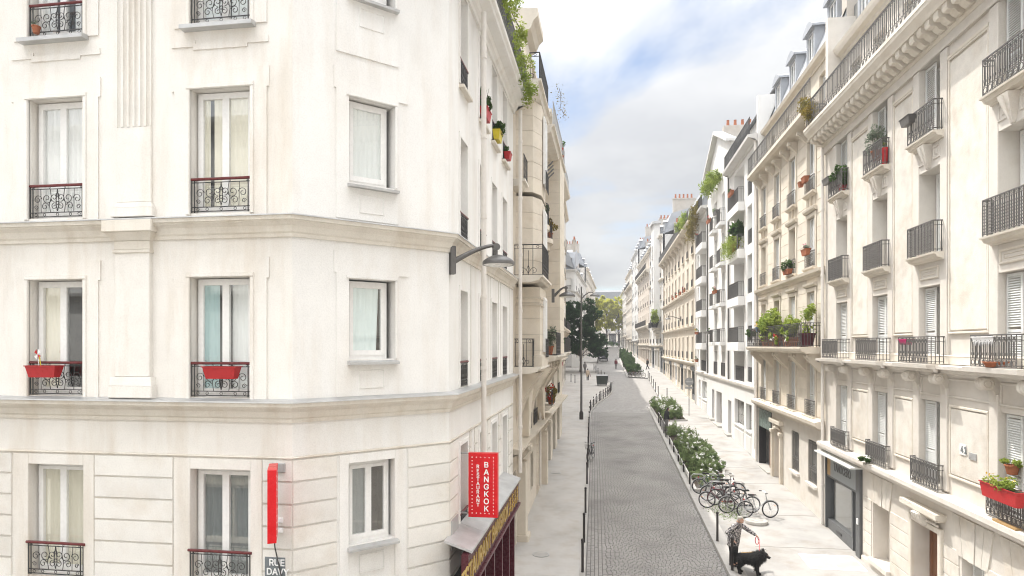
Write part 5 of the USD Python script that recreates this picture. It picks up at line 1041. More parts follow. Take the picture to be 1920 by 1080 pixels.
for u in (23.6, 31.9):
    g = G(FB); g.bbox(u - .28, u + .28, -.02, .32, .4, 3.9, .02); g.bbox(u - .36, u + .36, -.02, .42, .4, 1.2, .03); put(BB, 'pier', g, 'ochre_limestone')
    v = console(FB, u, 4.5, .6, .7, .5); put(BB, 'volute', v, 'tan_trim', smooth=35)
sB = lambda pr, a=U0, b=U1, x=BX: sweep([(x, a), (x, b)], pr, 1)
put(BB, 'ledge', sB([(-.01, 4.35), (.1, 4.35), (.16, 4.45), (.4, 4.5), (.42, 4.62), (-.01, 4.66)]), 'tan_trim')
# arch and corbel under the bay
t = np.linspace(0, math.pi, 20); g = G(FB); out = [(24.9, 4.66)] + [(27.7 - 2.45 * math.cos(q), 5.0 + 1.9 * math.sin(q)) for q in t] + [(30.5, 4.66), (30.9, 4.66), (30.9, 7.3), (24.5, 7.3), (24.5, 4.66)]
put(BB, 'arch', g.prism(SPoly(out).buffer(0), .0, .28), 'ochre_limestone')
cpr = [(0, 5.2)] + [(.9 * q ** 1.7, 5.2 + 2.0 * q) for q in np.linspace(0, 1, 9)] + [(0, 7.2)]
put(BB, 'corbel', G(FB).prism(cpr, 23.0, 24.4, 'wz'), 'ochre_limestone', smooth=30); put(BB, 'corbel', G(FB).prism(cpr, 30.2, 31.5, 'wz'), 'ochre_limestone', smooth=30)
def slabB(u0, u1, z, p, h=.24):
    put(BB, 'balcony_slab', G(FB).prism([(-.01, z - h), (p * .6, z - h), (p - .14, z - h + .08), (p - .1, z - .09), (p, z - .07), (p, z), (-.01, z)], u0, u1, 'wz'), 'moulding_stone')
def capB(u0, u1, z, p, h, mat='wrought_iron', near=True):
    L = u1 - u0; railing(BB, FB, guard_cast(L, h, .2), u0, p, z, mat)
    q = G(FB); w = p
    # the return facing the viewpoint: open bars with a lyre ornament and rosette squares
    for a, b in ((0, .03), (h - .03, h), (h - .16, h - .145)): q.box(u0 - .012, u0 + .012, 0, w, z + a, z + b)
    for x in (.03, w * .33, w * .66, w - .01): q.box(u0 - .01, u0 + .01, x - .009, x + .009, z, z + h)
    def sidev(gg): v, f = gg.mesh(); v = v[:, [1, 0, 2]] + [u0, 0, z]; q.add(v, f[:, ::-1])
    o = G(); m = w / 2
    o.tube(np.array([[m, 0, .03], [m, 0, h * .8]]), .012, 5)
    for s in (-1, 1): o.tube(spiral((m + s * w * .2, .16), w * .13, .02, math.pi if s > 0 else 0, -s * 1.2, 16), .011, 4); o.tube(np.array([[m, 0, .06], [m + s * .06, 0, .2], [m, 0, .36]]), .012, 4)
    for x in (w * .16, w * .83): o.tube(circle((x, h - .09), .045, 8), .01, 4, closed=True)
    sidev(o); put(BB, 'railing', q, mat)
slabB(22.4, 25.6, 7.42, .98); capB(22.6, 23.6, 7.43, .66, 1.0)
BAYS = [[(22.95, -.01), (22.95, .88), (25.1, .88), (25.1, -.01)], [(22.9, -.01), (23.1, .60), (23.7, .86), (25.1, .86), (25.1, -.01)], [(22.9, -.01), (23.1, .60), (23.7, .86), (25.1, .86), (25.1, -.01)]]
bz = [(7.44, 10.3), (10.7, 13.6), (13.75, 17.1)]
from shapely.geometry import Polygon as _P
for j, (z0, z1) in enumerate(bz):
    n = int((z1 - z0) / .55); h = (z1 - z0) / n; inn = list(_P(BAYS[j]).buffer(-.02, join_style=2).exterior.coords)[:-1]
    put(BB, 'bay_window', G(FB).prism(inn, z0, z1, 'xy'), 'joint_mortar')
    for k in range(n): put(BB, 'stone_block', G(FB).prism(BAYS[j], z0 + k * h + .007, z0 + (k + 1) * h - .007, 'xy'), 'ochre_limestone')
    window(BB, FB, 23.95, 24.9, z0 + .5, z1 - .3, .95, 2, None, 'white_frame', 'sheer_curtain', back=None); railing(BB, FB, cached('bay', lambda: guard_net(1.1, .7)), 23.88, 1.0, z0 + .3, 'wrought_iron')
for z in (9.62, 9.86): put(BB, 'bay_moulding', sweep([(BX, 22.94), (BX + .88, 22.94), (BX + .88, 25.11)], [(-.02, z), (.03, z), (.04, z + .04), (.02, z + .08), (-.02, z + .08)], 1), 'tan_trim')
put(BB, 'bay_base', sweep([(BX, 22.93), (BX + .89, 22.93), (BX + .89, 25.12)], [(-.02, 7.42), (.08, 7.42), (.08, 7.78), (.04, 7.84), (-.02, 7.85)], 1), 'tan_trim')
slabB(22.3, 25.7, 10.66, 1.06); capB(22.5, 24.6, 10.67, 1.02, 1.1)
slabB(21.7, 22.7, 13.9, .5); railing(BB, FB, guard_net(1.0, .85), 21.7, .45, 13.9, 'wrought_iron')
# second bay farther on, with its own stone courses
BAY2 = [(30.0, -.01), (30.0, 1.08), (32.8, 1.08), (33.0, -.01)]; n = 17; h = (17.0 - 7.8) / n
put(BB, 'bay_window', G(FB).prism([(30.02, -.01), (30.02, 1.06), (32.78, 1.06), (32.9, -.01)], 7.8, 17.0, 'xy'), 'joint_mortar')
for k in range(n): put(BB, 'stone_block', G(FB).prism(BAY2, 7.8 + k * h + .006, 7.8 + (k + 1) * h - .006, 'xy'), 'ochre_limestone')
slabB(26.0, 33.2, 17.2, 1.15, .4); railing(BB, FB, guard_bars(7.0, .95, .12), 26.1, 1.08, 17.21, 'galvanised')
# pine-cone pendant, turned column and the two upper balconies
p = G(); p.lathe([(0, 0), (.16, .03), (.27, .16), (.31, .34), (.29, .44), (.33, .46), (.33, .54), (.26, .56), (.22, .9), (.25, 1.2), (.21, 1.5), (.28, 1.75), (.3, 1.9), (0, 1.9)], (BX + .62, 24.2, 15.0), 18); pn = put(BB, 'pendant', p, 'ochre_limestone', smooth=50)
g = G()
for k in range(10):
    for s in (-1, 1):
        a = np.linspace(0, 1.0, 8); th = k * .628 + s * a * 1.2; r = .03 + .30 * np.sin(np.clip(a * 1.45, 0, 1.5)); g.tube(np.stack([BX + .62 + r * np.cos(th), 24.2 + r * np.sin(th), 15.0 + a * .44], 1), .014, 4)
put(pn, 'scale_pattern', g, 'tan_trim')
slabB(22.2, 25.8, 17.5, 1.0, .4); capB(22.4, 25.6, 17.51, .92, 1.0)
put(BB, 'upper_cornice', sB([(-.01, 18.6), (.3, 18.7), (.7, 18.95), (.8, 19.2), (.95, 19.35), (.95, 19.6), (-.01, 19.7)], U0, 23.4), 'tan_trim'); put(BB, 'upper_cornice', sB([(-.01, 18.5), (.2, 18.55), (.5, 18.75), (.5, 18.9), (-.01, 18.95)], 23.0, 32.2), 'tan_trim')
put(BB, 'corner_block', G(FB).box(U0, 23.3, -1.2, .55, 17.6, 18.65), 'ochre_limestone'); put(BB, 'attic_ledge', sB([(-.01, 18.5), (.2, 18.6), (.55, 18.8), (.6, 19.0), (-.01, 19.05)], 32.2, U1), 'tan_trim'); railing(BB, FB, guard_bars(U1 - 33, .95, .13), 32.6, .5, 19.04, 'galvanised')
put(BB, 'attic_wall', G(FB).box(21.6, U1, -4, -1.4, 18.8, 20.6), 'ochre_limestone'); put(BB, 'roof', sweep([(BX - .9, 21.6), (BX - .9, U1)], [(-.4, 20.6), (-.4, 20.7), (-1.6, 21.6), (-9, 21.8)], 1), 'zinc_roof')
# farther balconies: half-round ones, the bracketed slab with the olive tree
for z, u in ((13.25, 27.0), (12.95, 28.8)):
    a = np.linspace(0, math.pi, 14); P = [(u - 1.0 * math.cos(q), .85 * math.sin(q)) for q in a]; put(BB, 'round_balcony', G(FB).prism(P, z - .2, z, 'xy'), 'ochre_limestone')
    put(BB, 'corbel', (lambda g: [g.prism([(u - r * math.cos(q), .85 * r * math.sin(q)) for q in a], z - .2 - k * .3 - .3, z - .2 - k * .3, 'xy') for k, r in enumerate((.85, .65, .42, .2))] and g)(G(FB)), 'ochre_limestone')
    g = G(FB)
    for q in np.linspace(0, math.pi, 22): g.box(u - .96 * math.cos(q) - .01, u - .96 * math.cos(q) + .01, .81 * math.sin(q) - .01, .81 * math.sin(q) + .01, z, z + .9)
    for zz in (.05, .88): g.tube(np.array([[u - .96 * math.cos(q), .81 * math.sin(q), z + zz] for q in a]), .016, 5)
    put(BB, 'railing', g, 'wrought_iron')
slabB(27.6, 33.3, 7.75, 1.18, .3); capB(27.7, 30.0, 7.76, 1.1, 1.0); slabB(37, 46.2, 7.75, .7, .3); railing(BB, FB, guard_bars(9, .95, .12), 37.1, .62, 7.76, 'wrought_iron')
for u in (28.0, 29.6, 31.2, 32.9): put(BB, 'carved_bracket', console(FB, u, 7.44, .35, 1.6, .85), 'tan_trim', smooth=35)
put(BB, 'corbel', G(FB).prism(cpr, 27.6, 28.4, 'wz'), 'ochre_limestone', smooth=30)
slabB(31.4, 33.6, 5.2, .6); railing(BB, FB, guard_net(2.1, .8), 31.45, .55, 5.21, 'wrought_iron')
put(BB, 'downpipe', G(FB).tube([[25.45, .72, 7.9], [25.45, .72, 17]], .06, 8), 'pipe_cream', smooth=40); put(BB, 'downpipe', G(FB).tube([[30.2, .12, 1.5], [30.2, .12, 7.1]], .06, 8), 'pipe_cream', smooth=40)
g = G(FB)
for k in range(4):
    g.tube(np.array([[26.4 + .15 * k, .2, 15.4 - .12 * k], [26.9 + .15 * k, .55, 15.5 - .12 * k], [27.5 + .15 * k, .95, 16.1 - .12 * k]]), .03, 5)
put(BB, 'iron_bracket', g, 'wrought_iron', kind='stuff')
cn = put(BB, 'chimney', G().box(BX - 5, BX - 1.6, 40, 40.7, 22.5, 25.5), 'chimney_render')
for k in range(5): put(cn, 'chimney_pot', G().lathe([(.15, 0), (.12, .6), (.14, .65), (.08, .65)], (BX - 2 - k * .6, 40.35, 25.5), 8), 'terracotta')

# ---------------------------------------------------------------- signs, restaurant front and lamp on the corner house
def letters(par, name, text, h, fr, u, w, z, mat, gap=None, vertical=False, bold=True, depth=.008, squeeze=1.0):
    """Lettering on a face of frame fr; vertical stacks the characters downwards, centred on u."""
    if vertical:
        for k, chx in enumerate(text):
            m = meshkit.text_mesh(chx, h, depth, bold); v = np.array(m.vertices); v[:, 0] -= (v[:, 0].min() + v[:, 0].max()) / 2
            put(par, name, G(fr).add(np.stack([u + v[:, 0] * squeeze, w + v[:, 2], z - (k + 1) * gap + v[:, 1]], 1), m.faces[:, ::-1]), mat)
    else:
        m = meshkit.text_mesh(text, h, depth, bold); v = np.array(m.vertices); put(par, name, G(fr).add(np.stack([u + v[:, 0] * squeeze, w + v[:, 2], z + v[:, 1]], 1), m.faces[:, ::-1]), mat)
SG = Frame((-3.0, 13.6), (1, 0), (0, -1))
S1 = thing('restaurant_sign', 'red projecting sign reading BANGKOK RESTAURANT in white letters', 'sign', (-3.0, 13.6, 4.47))
put(S1, 'sign_box', G(SG).bbox(0, .64, -.16, .0, 4.46, 5.85, .008), 'red_sign')
letters(S1, 'letter', 'BANGKOK', .115, SG, .40, .001, 5.705, 'sign_white', .158, True, squeeze=1.05)
letters(S1, 'letter', 'RESTAURANT', .072, SG, .215, .001, 5.62, 'sign_white', .092, True, squeeze=1.05)
g = G(SG)
def dot(u, z, r=.013): g.lathe([(0, 0), (r, .0), (r * .8, .006), (0, .008)], (0, 0, 0), 8); v = g.V[-1]; g.V[-1] = np.stack([u + v[:, 0], .001 + v[:, 2], z + v[:, 1]], 1); g.F[-1] = g.F[-1][:, ::-1]
for z in np.linspace(4.55, 5.76, 17): dot(.085, z); dot(.555, z)
for u in np.linspace(.18, .46, 4): dot(u, 4.55); dot(u, 5.76)
put(S1, 'sign_dots', g, 'sign_white', kind='stuff')
for z in (5.83, 4.53): put(S1, 'bracket', G(SG).tube([[-.32, -.08, z], [.02, -.08, z + (.0)]], .02, 6), 'galvanised'); put(S1, 'bracket_plate', G(SG).box(-.36, -.3, -.16, .02, z - .09, z + .09), 'galvanised')
put(S1, 'cable', G(SG).tube([[.0, -.05, 4.55], [-.15, -.03, 4.58], [-.35, .02, 4.45], [-.42, .08, 4.2], [-.43, .1, 3.9]], .008, 5), 'wrought_iron')
ang = math.radians(26.5); dz = np.array([math.sin(ang), -math.cos(ang)])
SR = Frame((-5.72, 10.34), (math.cos(ang), math.sin(ang)), dz)
S2 = thing('blank_red_sign', 'red sign box seen edge on above the street name plate', 'sign', (-5.72, 10.34, 5.0))
put(S2, 'sign_box', G(SR).bbox(-.065, .075, .16, .78, 4.98, 6.17, .008), 'red_sign')
g = G(SR)
for z in np.linspace(5.08, 6.05, 10):
    for w in (.24, .7): g.box(.0755, .078, w - .012, w + .012, z - .012, z + .012)
put(S2, 'sign_dots', g, 'sign_white', kind='stuff')
for z in (6.10, 5.05): put(S2, 'bracket', G(SR).tube([[0, -.02, z], [0, .2, z]], .018, 6), 'galvanised')
put(A, 'fixing_plate', G(FL).bbox(-.36, -.12, .02, .05, 5.98, 6.14), 'galvanised'); 
for z in (5.15, 4.98): put(A, 'junction_box', G(FL).bbox(-.24, -.16, .02, .07, z - .04, z + .04), 'sign_white')
put(A, 'cable', G(FL).tube([[-.3, .1, 5.05], [-.27, .1, 4.7], [-.2, .06, 4.3], [-.12, .05, 3.9]], .012, 5), 'wrought_iron')
P1 = thing('street_name_plate', 'grey plate with white lettering RUE DAVY on the corner house', 'street sign', (-5.8, 10.4, 4.0))
put(P1, 'plate', G(FL).bbox(-.50, -.12, .022, .036, 4.06, 4.50), 'plaque_grey')
letters(P1, 'letter', 'RUE', .11, FL, -.42, .0365, 4.36, 'sign_white'); letters(P1, 'letter', 'DAVY', .11, FL, -.465, .0365, 4.20, 'sign_white')
put(A, 'wall_plaque', G(FS).bbox(12.72, 13.28, .02, .05, 4.0, 4.6), 'galvanised')
# the restaurant's front under its zinc canopy
RS = Node(A.path + '/restaurant_front', A.base); UsdGeom.Xform.Define(stage, RS.path)
for k, (a, b) in enumerate([(12.3, 13.6), (13.61, 14.9), (14.91, 16.2), (16.21, 17.4), (17.41, 18.4), (18.41, 19.35)]):
    g = G(FS); g.hexa([[a, -.01, 4.28], [b, -.01, 4.28], [b, .55, 4.10], [a, .55, 4.10], [a, -.01, 4.33], [b, -.01, 4.33], [b, .55, 4.15], [a, .55, 4.15]]); g.box(b - .015, b + .004, .0, .54, 4.30, 4.345) if False else None; put(RS, 'zinc_panel', g, 'zinc')
put(RS, 'fascia', G(FS).bbox(12.2, 19.3, .36, .50, 3.42, 4.098, .01), 'burgundy_front')
put(RS, 'fascia_rail', G(FS).bbox(12.2, 19.32, .34, .56, 3.34, 3.418, .012), 'burgundy_front')
m = meshkit.text_mesh('RESTAURANT BANGKOK', .36, .02, True); v = np.array(m.vertices); L = v[:, 0].max(); put(RS, 'lettering', G(FS).add(np.stack([11.25 + v[:, 0] * (5.9 / L), .502 + v[:, 2], 3.56 + v[:, 1]], 1), m.faces), 'gold_letter')
g = G(FS)   # four ornamental brush characters
def stroke(u, z, du, dz2, t=.035): g.tube([[u, .51, z], [u + du, .51, z + dz2]], t * .5, 5)
for k in range(4):
    u = 17.35 + k * .47; stroke(u, 3.92, .3, 0); stroke(u + .05, 3.80, .22, 0); stroke(u - .02, 3.69, .34, 0); stroke(u + .15, 3.98, 0, -.28); stroke(u + .15, 3.70, -.14, -.18); stroke(u + .15, 3.70, .16, -.16)
put(RS, 'ornament', g, 'gold_letter', kind='stuff')
for u in (12.4, 13.7, 14.5, 15.7, 16.9, 18.1, 19.1): put(RS, 'mullion', G(FS).bbox(u - .06, u + .06, .1, .40, .3, 3.338, .01), 'burgundy_front')
put(RS, 'shop_window', G(FS).rect((12.4, .22, .9), (12.4, .22, 3.3), (19.1, .22, 3.3), (19.1, .22, .9)), 'shop_glass'); put(RS, 'sill_panel', G(FS).bbox(12.4, 19.1, .1, .38, .2, 1.1, .01), 'burgundy_front')
put(RS, 'shop_interior', G(FS).rect((12.4, .03, .2), (12.4, .03, 3.4), (19.1, .03, 3.4), (19.1, .03, .2)), 'interior_dark')
# street lamps
def wall_lamp(fr, u, z, label, L=1.0):
    o = fr.w([u, 0, z]); t = thing('wall_lamp', label, 'street lamp', o)
    put(t, 'bracket_box', G(fr).bbox(u - .085, u + .085, .0, .12, z - .30, z + .27, .012), 'lamp_grey')
    s = np.linspace(0, 1, 10); arm = np.stack([np.full(10, u), .1 + s * L * .82, z - .03 + .36 * np.sin(s * 1.35) + .02 * s], 1)
    g = G(fr); g.tube(arm, np.linspace(.062, .035, 10), 8); put(t, 'arm', g, 'lamp_grey', smooth=50)
    c = arm[-1] + [0, .05, -.03]; g = G(fr); g.tube([[c[0] - .05, c[1], c[2]], [c[0] + .05, c[1], c[2]]], .075, 12); g.tube([c, c - [0, 0, .17]], .035, 8); put(t, 'joint', g, 'lamp_grey', smooth=50)
    h = (u, c[1] + .05, c[2] - .33); k = put(t, 'lamp_head', G(fr).lathe([(.0, .17), (.06, .165), (.16, .135), (.26, .085), (.32, .04), (.335, .01), (.335, -.045), (.30, -.04)], h, 22), 'lamp_grey', smooth=50)
    put(k, 'lamp_glass', G(fr).lathe([(.0, -.075), (.18, -.07), (.30, -.042), (.30, -.03)], h, 20), 'lamp_glass', smooth=50)
    return t
LFm = Frame((CE[0], CE[1]), (-math.sin(math.radians(50)), math.cos(math.radians(50))), (math.cos(math.radians(50)), math.sin(math.radians(50))))
wall_lamp(Frame((CE[0] + .0, CE[1] + .03), (-.5, .87), (.87, .5)), .0, 9.93, 'grey wall lamp on a curved arm at the edge of the corner house', 1.05)
wall_lamp(Frame((BX + .95, 0), (0, 1), (1, 0)), 27.0, 10.3, 'grey wall lamp on the ornate stone house, above the potted olive tree', .55)
wall_lamp(F5, 12.0, 11.3, 'grey wall lamp on the ochre house facade', 1.6)
# ---------------------------------------------------------------- street furniture
def bollard_at(x, y, h=1.1):
    t = thing('bollard', 'x', 'bollard', loc=(x, y, gz(y) + .10)); put(t, 'post', G().lathe([(.06, 0), (.06, .03), (.045, .05), (.042, h - .14), (.05, h - .13), (.05, h - .11), (.04, h - .1), (0, h - .1)], (0, 0, 0), 12), 'bollard_brown', smooth=40)
    put(t, 'ball_head', G().lathe([(0, h - .1), (.038, h - .1), (.055, h - .05), (.05, h - .015), (.025, h + .008), (0, h + .01)], (0, 0, 0), 12), 'bollard_brown', smooth=40); return t
b0 = bollard_at(*(lk(20.7) - .09, 20.7)); tag(b0.prim, 'nearest bollard on the left kerb, at the lower edge of the photo', 'bollard')
LB = [(23.5, 'second bollard from the near end of the left kerb'), (27.15, 'third bollard from the near end of the left kerb'), (32.0, 'fourth bollard from the near end of the left kerb')]
for y, l in LB: copy(b0, (lk(y) - .09, y, gz(y) + .1), 0, l)
ORD = ['nearest', 'second', 'third', 'fourth', 'fifth', 'sixth', 'seventh', 'eighth']; KB = []
for y in np.arange(35.6, 46.5, 1.8): (copy(b0, (lk(y) - .09, y, gz(y) + .1), 0, f'{ORD[len(KB)]} bollard of the close row beyond the four near ones on the left kerb', 'left kerb bollards'), KB.append(y)) if abs(y - 37.6) > .9 else None
copy(b0, (3.96, 24.28, gz(24.28) + .1), 0, 'dark ball-topped bollard between the bicycles and the woman with the dog'); copy(b0, (3.97, 21.5, gz(21.5) + .1), 0, 'dark bollard directly in front of the woman with the dog')
for k, (x, y) in enumerate([(5.35, 70.5), (5.4, 75), (5.45, 79.5), (5.5, 84), (5.55, 88.5), (5.6, 92)]): copy(b0, (x, y, gz(y) + .1), 0, f'{ORD[k]} bollard from the near end of the row between the two farther planting beds', 'bollards between the farther beds')
copy(b0, (6.1, 68.5, gz(68.5) + .1), 0, 'lone bollard set back on the right pavement behind the second bed')
for k, y in enumerate([85, 89, 93, 97.5, 102, 107]): copy(b0, (lk(y) - .25, y, gz(y) + .1), 0, f'{ORD[k]} bollard from the near end of the curved row behind the wheeled bin', 'bollards behind the wheeled bin')
for x, y, l in ((-4.9, 86.0, 'left one of two bollards by the house end below the dark tree'), (-4.3, 84.6, 'right one of two bollards by the house end below the dark tree')): copy(b0, (x, y, gz(y) + .1), 0, l, 'bollards at the house end')
def barrier(pts, label, h=.92, mat='bollard_brown', rail='barrier_white', cross=True, group=None):
    t = thing('street_barrier', label, 'barrier', (*pts[0], gz(pts[0][1])), group=group)
    P = [np.array([x, y, gz(y) + .1]) for x, y in pts]
    for p in P: put(t, 'post', G().lathe([(.045, 0), (.038, h), (.05, h + .02), (.045, h + .07), (0, h + .09)], p, 8), mat, smooth=40)
    for a, b in zip(P, P[1:]):
        u = np.array([0, 0, 1.0]); put(t, 'rail', G().tube([a + u * h * .93, b + u * h * .93], .024, 6), rail)
        if cross:
            g = G(); g.tube([a + u * h * .9, b + u * .15], .018, 5); g.tube([b + u * h * .9, a + u * .15], .018, 5); g.tube([a + u * .15, b + u * .15], .018, 5); put(t, 'cross_brace', g, mat)
    return t
barrier([(lk(y) - .1, y) for y in (48, 51, 54, 57)], 'straight pale-railed street barrier seen almost end on along the left kerb')
barrier([(lk(y) - .1, y) for y in (58.5, 61, 63.5, 65.5)], 'pale railed street barrier where the left kerb starts to swing out')
barrier([(lk(y) - .12, y) for y in (66.2, 67.6, 69, 70.4, 71.8, 73.2)] + [(lk(74.6) - .12, 74.6)], 'curved dark barrier with crossed braces around the swelling of the left pavement', rail='bollard_brown')
barrier([(3.98, y) for y in (45.6, 47.2, 48.8, 50.4, 52)], 'short post and rail fence beside the dark haired person', cross=False)
barrier([(4.0, y) for y in (32.6, 35.2, 37.8, 40.4, 43.0)], 'low pale rail along the near planting bed', h=.5, cross=False)
# planting beds
def bed(name, label, pts, n, h, seed, mat='leaf_bed', ls=.10, flowers=0, blobs=60):
    poly = SPoly(pts); c = np.array(poly.centroid.coords[0]); t = thing(name, label, 'planting bed', (c[0], c[1], gz(c[1])))
    pts = np.array(poly.exterior.coords)[:-1]; g = G()
    m = trimesh.creation.extrude_polygon(poly, .1, engine='earcut'); v = np.array(m.vertices); v[:, 2] += gz(v[:, 1]) + .1; put(t, 'soil', (v, m.faces), 'soil')
    for a, b in zip(pts, np.roll(pts, -1, 0)):
        d = b - a; L = np.linalg.norm(d); nr = np.array([d[1], -d[0]]) / L * .06
        q = [a - nr, b - nr, b + nr, a + nr]; put(t, 'border', G().hexa([[*p, gz(p[1]) + .05] for p in q] + [[*p, gz(p[1]) + .24] for p in q]), 'granite_kerb')
    r = np.random.default_rng(seed); V, F, o = [], [], 0; x0, y0, x1, y1 = poly.bounds
    from shapely.geometry import Point
    k = 0; SV = G(); inner = poly.buffer(-.15); area = poly.area
    while k < blobs:
        x, y = r.uniform(x0, x1), r.uniform(y0, y1)
        if not inner.contains(Point(x, y)): continue
        hh = h * r.uniform(.5, 1.25); rr = r.uniform(.22, .5); kk = int(n / blobs)
        v, f = leaves(kk, (x, y, gz(y) + .2 + hh * .55), (rr, rr, hh * .62), ls * r.uniform(.7, 1.3), seed * 100 + k, blobs=9)
        V.append(v); F.append(f + o); o += len(v); k += 1
        for _ in range(3): SV.tube([[x, y, gz(y) + .15], [x + r.uniform(-.2, .2), y + r.uniform(-.2, .2), gz(y) + .2 + hh * 1.1]], [.012, .004], 4)
        if k % 3 == 0:   # taller shoots
            for _ in range(4):
                px_, py_ = x + r.uniform(-.3, .3), y + r.uniform(-.3, .3); ht = hh * r.uniform(1.1, 1.6); zz = np.linspace(.4, 1, 9)
                v, f = leaves(26, (px_, py_, gz(py_) + ht * .75), (.12, .12, ht * .45), ls * 1.1, seed * 77 + k, blobs=8); V.append(v); F.append(f + o); o += len(v)
    third = len(V)
    put(t, 'foliage', (np.concatenate(V), np.concatenate(F)), mat, kind='stuff'); put(t, 'stem', SV, 'twig', kind='stuff')
    if flowers:
        q = r.uniform([x0 + .3, y0 + .3], [x1 - .3, y1 - .3], (60, 2)); VV, FF, o = [], [], 0
        for j, (x, y) in enumerate(q):
            if not inner.contains(Point(x, y)): continue
            v, f = leaves(flowers // 30, (x, y, gz(y) + .2 + h * 1.05), (.13, .13, .13), .07, j); VV.append(v); FF.append(f + o); o += len(v)
        put(t, 'blossom', (np.concatenate(VV), np.concatenate(FF)), 'white_flower', kind='stuff')
    return t
bed('planting_bed', 'near green planting bed behind the parked bicycles', [(4.1, 31.2), (5.6, 32.2), (6.1, 35.5), (6.1, 44), (5.5, 47.3), (4.15, 47.5)], 30000, .52, 5, ls=.10, flowers=700, blobs=130)
bed('planting_bed', 'square green planting bed just past the dark haired person', [(4.1, 52.6), (6.3, 53.2), (6.1, 61), (3.95, 62.5)], 20000, .75, 6, ls=.125, flowers=900, blobs=85)
bed('planting_bed', 'long far planting bed jutting into the road beside the man in the red top', [(2.95, 95.5), (5.1, 97.5), (4.9, 130), (4.3, 160), (2.6, 161), (2.65, 120)], 16000, 1.15, 8, 'leaf_green', ls=.26, blobs=110)
disc = thing('stone_disc', 'low round stone disc on the pavement below the front bicycle wheel', 'paving feature', (5.85, 26.7, gz(26.7) + .12)); put(disc, 'disc', G().lathe([(.43, 0), (.45, .05), (.43, .13), (.39, .15), (0, .15)], (5.85, 26.7, gz(26.7) + .1), 24), 'concrete', smooth=40)
for k in range(7): a = k * .9; put(disc, 'inset_stone', G().box(5.85 + .2 * math.cos(a) - .07, 5.85 + .2 * math.cos(a) + .07, 26.7 + .2 * math.sin(a) - .05, 26.7 + .2 * math.sin(a) + .05, gz(26.7) + .2, gz(26.7) + .262), 'granite_kerb')
def weeds(c, size, n, seed, label): 
    v, f = leaves(n, c, size, .07, seed, blobs=40); o = put(Node('/World', (0, 0, 0)), 'weeds', (v, f), 'leaf_bed'); tag(o.prim, label, 'weeds', None, 'stuff')
weeds((5.0, 28.6, gz(28.6) + .15), (.9, 2.4, .06), 900, 12, 'low green weeds growing between the paving under the bicycles')
# lamp post, road sign, bin
x, y = -2.18, 53.15; z = gz(y) + .12; LP = thing('lamp_post', 'tall dark lamp post on the left pavement in front of the dark tree', 'street lamp', (x, y, z))
put(LP, 'base', G().lathe([(.17, 0), (.17, .55), (.13, .62), (.10, .7)], (x, y, z), 12), 'bollard_brown', smooth=40); put(LP, 'pole', G().lathe([(.10, .7), (.085, 4), (.065, 8), (.055, 10.9), (0, 11)], (x, y, z), 12), 'lamp_grey', smooth=40)
s = np.linspace(0, 1, 9); put(LP, 'arm', G().tube(np.stack([x + s * .95, np.full(9, y), z + 9.95 + .55 * np.sin(s * 1.9)], 1), np.linspace(.05, .035, 9), 8), 'lamp_grey', smooth=40)
k = put(LP, 'lamp_head', G().lathe([(0, .26), (.1, .24), (.25, .15), (.40, .02), (.40, -.04), (.34, -.03)], (x + 1.1, y, z + 10.2), 18), 'lamp_grey', smooth=40); put(k, 'lamp_glass', G().lathe([(0, -.05), (.25, -.04), (.35, 0)], (x + 1.1, y, z + 10.2), 16), 'lamp_glass', smooth=40)
x, y = 6.84, 56.25; z = gz(y) + .12; SN = thing('round_road_sign', 'round road sign on a slim pole, seen from its grey back', 'road sign', (x, y, z)); put(SN, 'pole', G().lathe([(.03, 0), (.03, 3.25), (0, 3.25)], (x, y, z), 8), 'grey_iron', smooth=40)
fr = Frame((x, y - .05), (1, .15), (.15, -1)); g = G(fr); a = np.arange(24) * 2 * np.pi / 24; put(SN, 'disc', g.prism([(.36 * math.cos(q), z + 2.9 + .36 * math.sin(q)) for q in a], 0, .02), 'sign_back_grey'); put(SN, 'clamp', G(fr).box(-.30, .30, .02, .035, z + 2.85, z + 2.95), 'galvanised'); put(SN, 'lower_sign', G(fr).prism([(-.34, z + 2.3), (.34, z + 2.3), (.34, z + 2.48), (-.34, z + 2.48)], 0, .02), 'sign_back_grey')
x, y = -.75, 81.4; z = gz(y) + .12; BN = thing('wheeled_bin', 'large dark wheeled bin by the curved barrier', 'bin', (x, y, z)); g = G(); g.hexa([[x - .62, y - .45, z + .15], [x + .62, y - .45, z + .15], [x + .62, y + .45, z + .15], [x - .62, y + .45, z + .15], [x - .72, y - .55, z + 1.25], [x + .72, y - .55, z + 1.25], [x + .72, y + .55, z + 1.25], [x - .72, y + .55, z + 1.25]]); put(BN, 'body', g, 'bin_green')
put(BN, 'lid', G().hexa([[x - .76, y - .6, z + 1.26], [x + .76, y - .6, z + 1.26], [x + .76, y + .6, z + 1.26], [x - .76, y + .6, z + 1.26], [x - .70, y - .5, z + 1.34], [x + .70, y - .5, z + 1.34], [x + .70, y + .5, z + 1.4], [x - .70, y + .5, z + 1.4]]), 'sign_back_grey')
for sx in (-.5, .5):
    for sy in (-.35, .35): g = G(); g.tube([[x + sx - .04, y + sy, z + .1], [x + sx + .04, y + sy, z + .1]], .1, 10); put(BN, 'wheel', g, 'tyre')
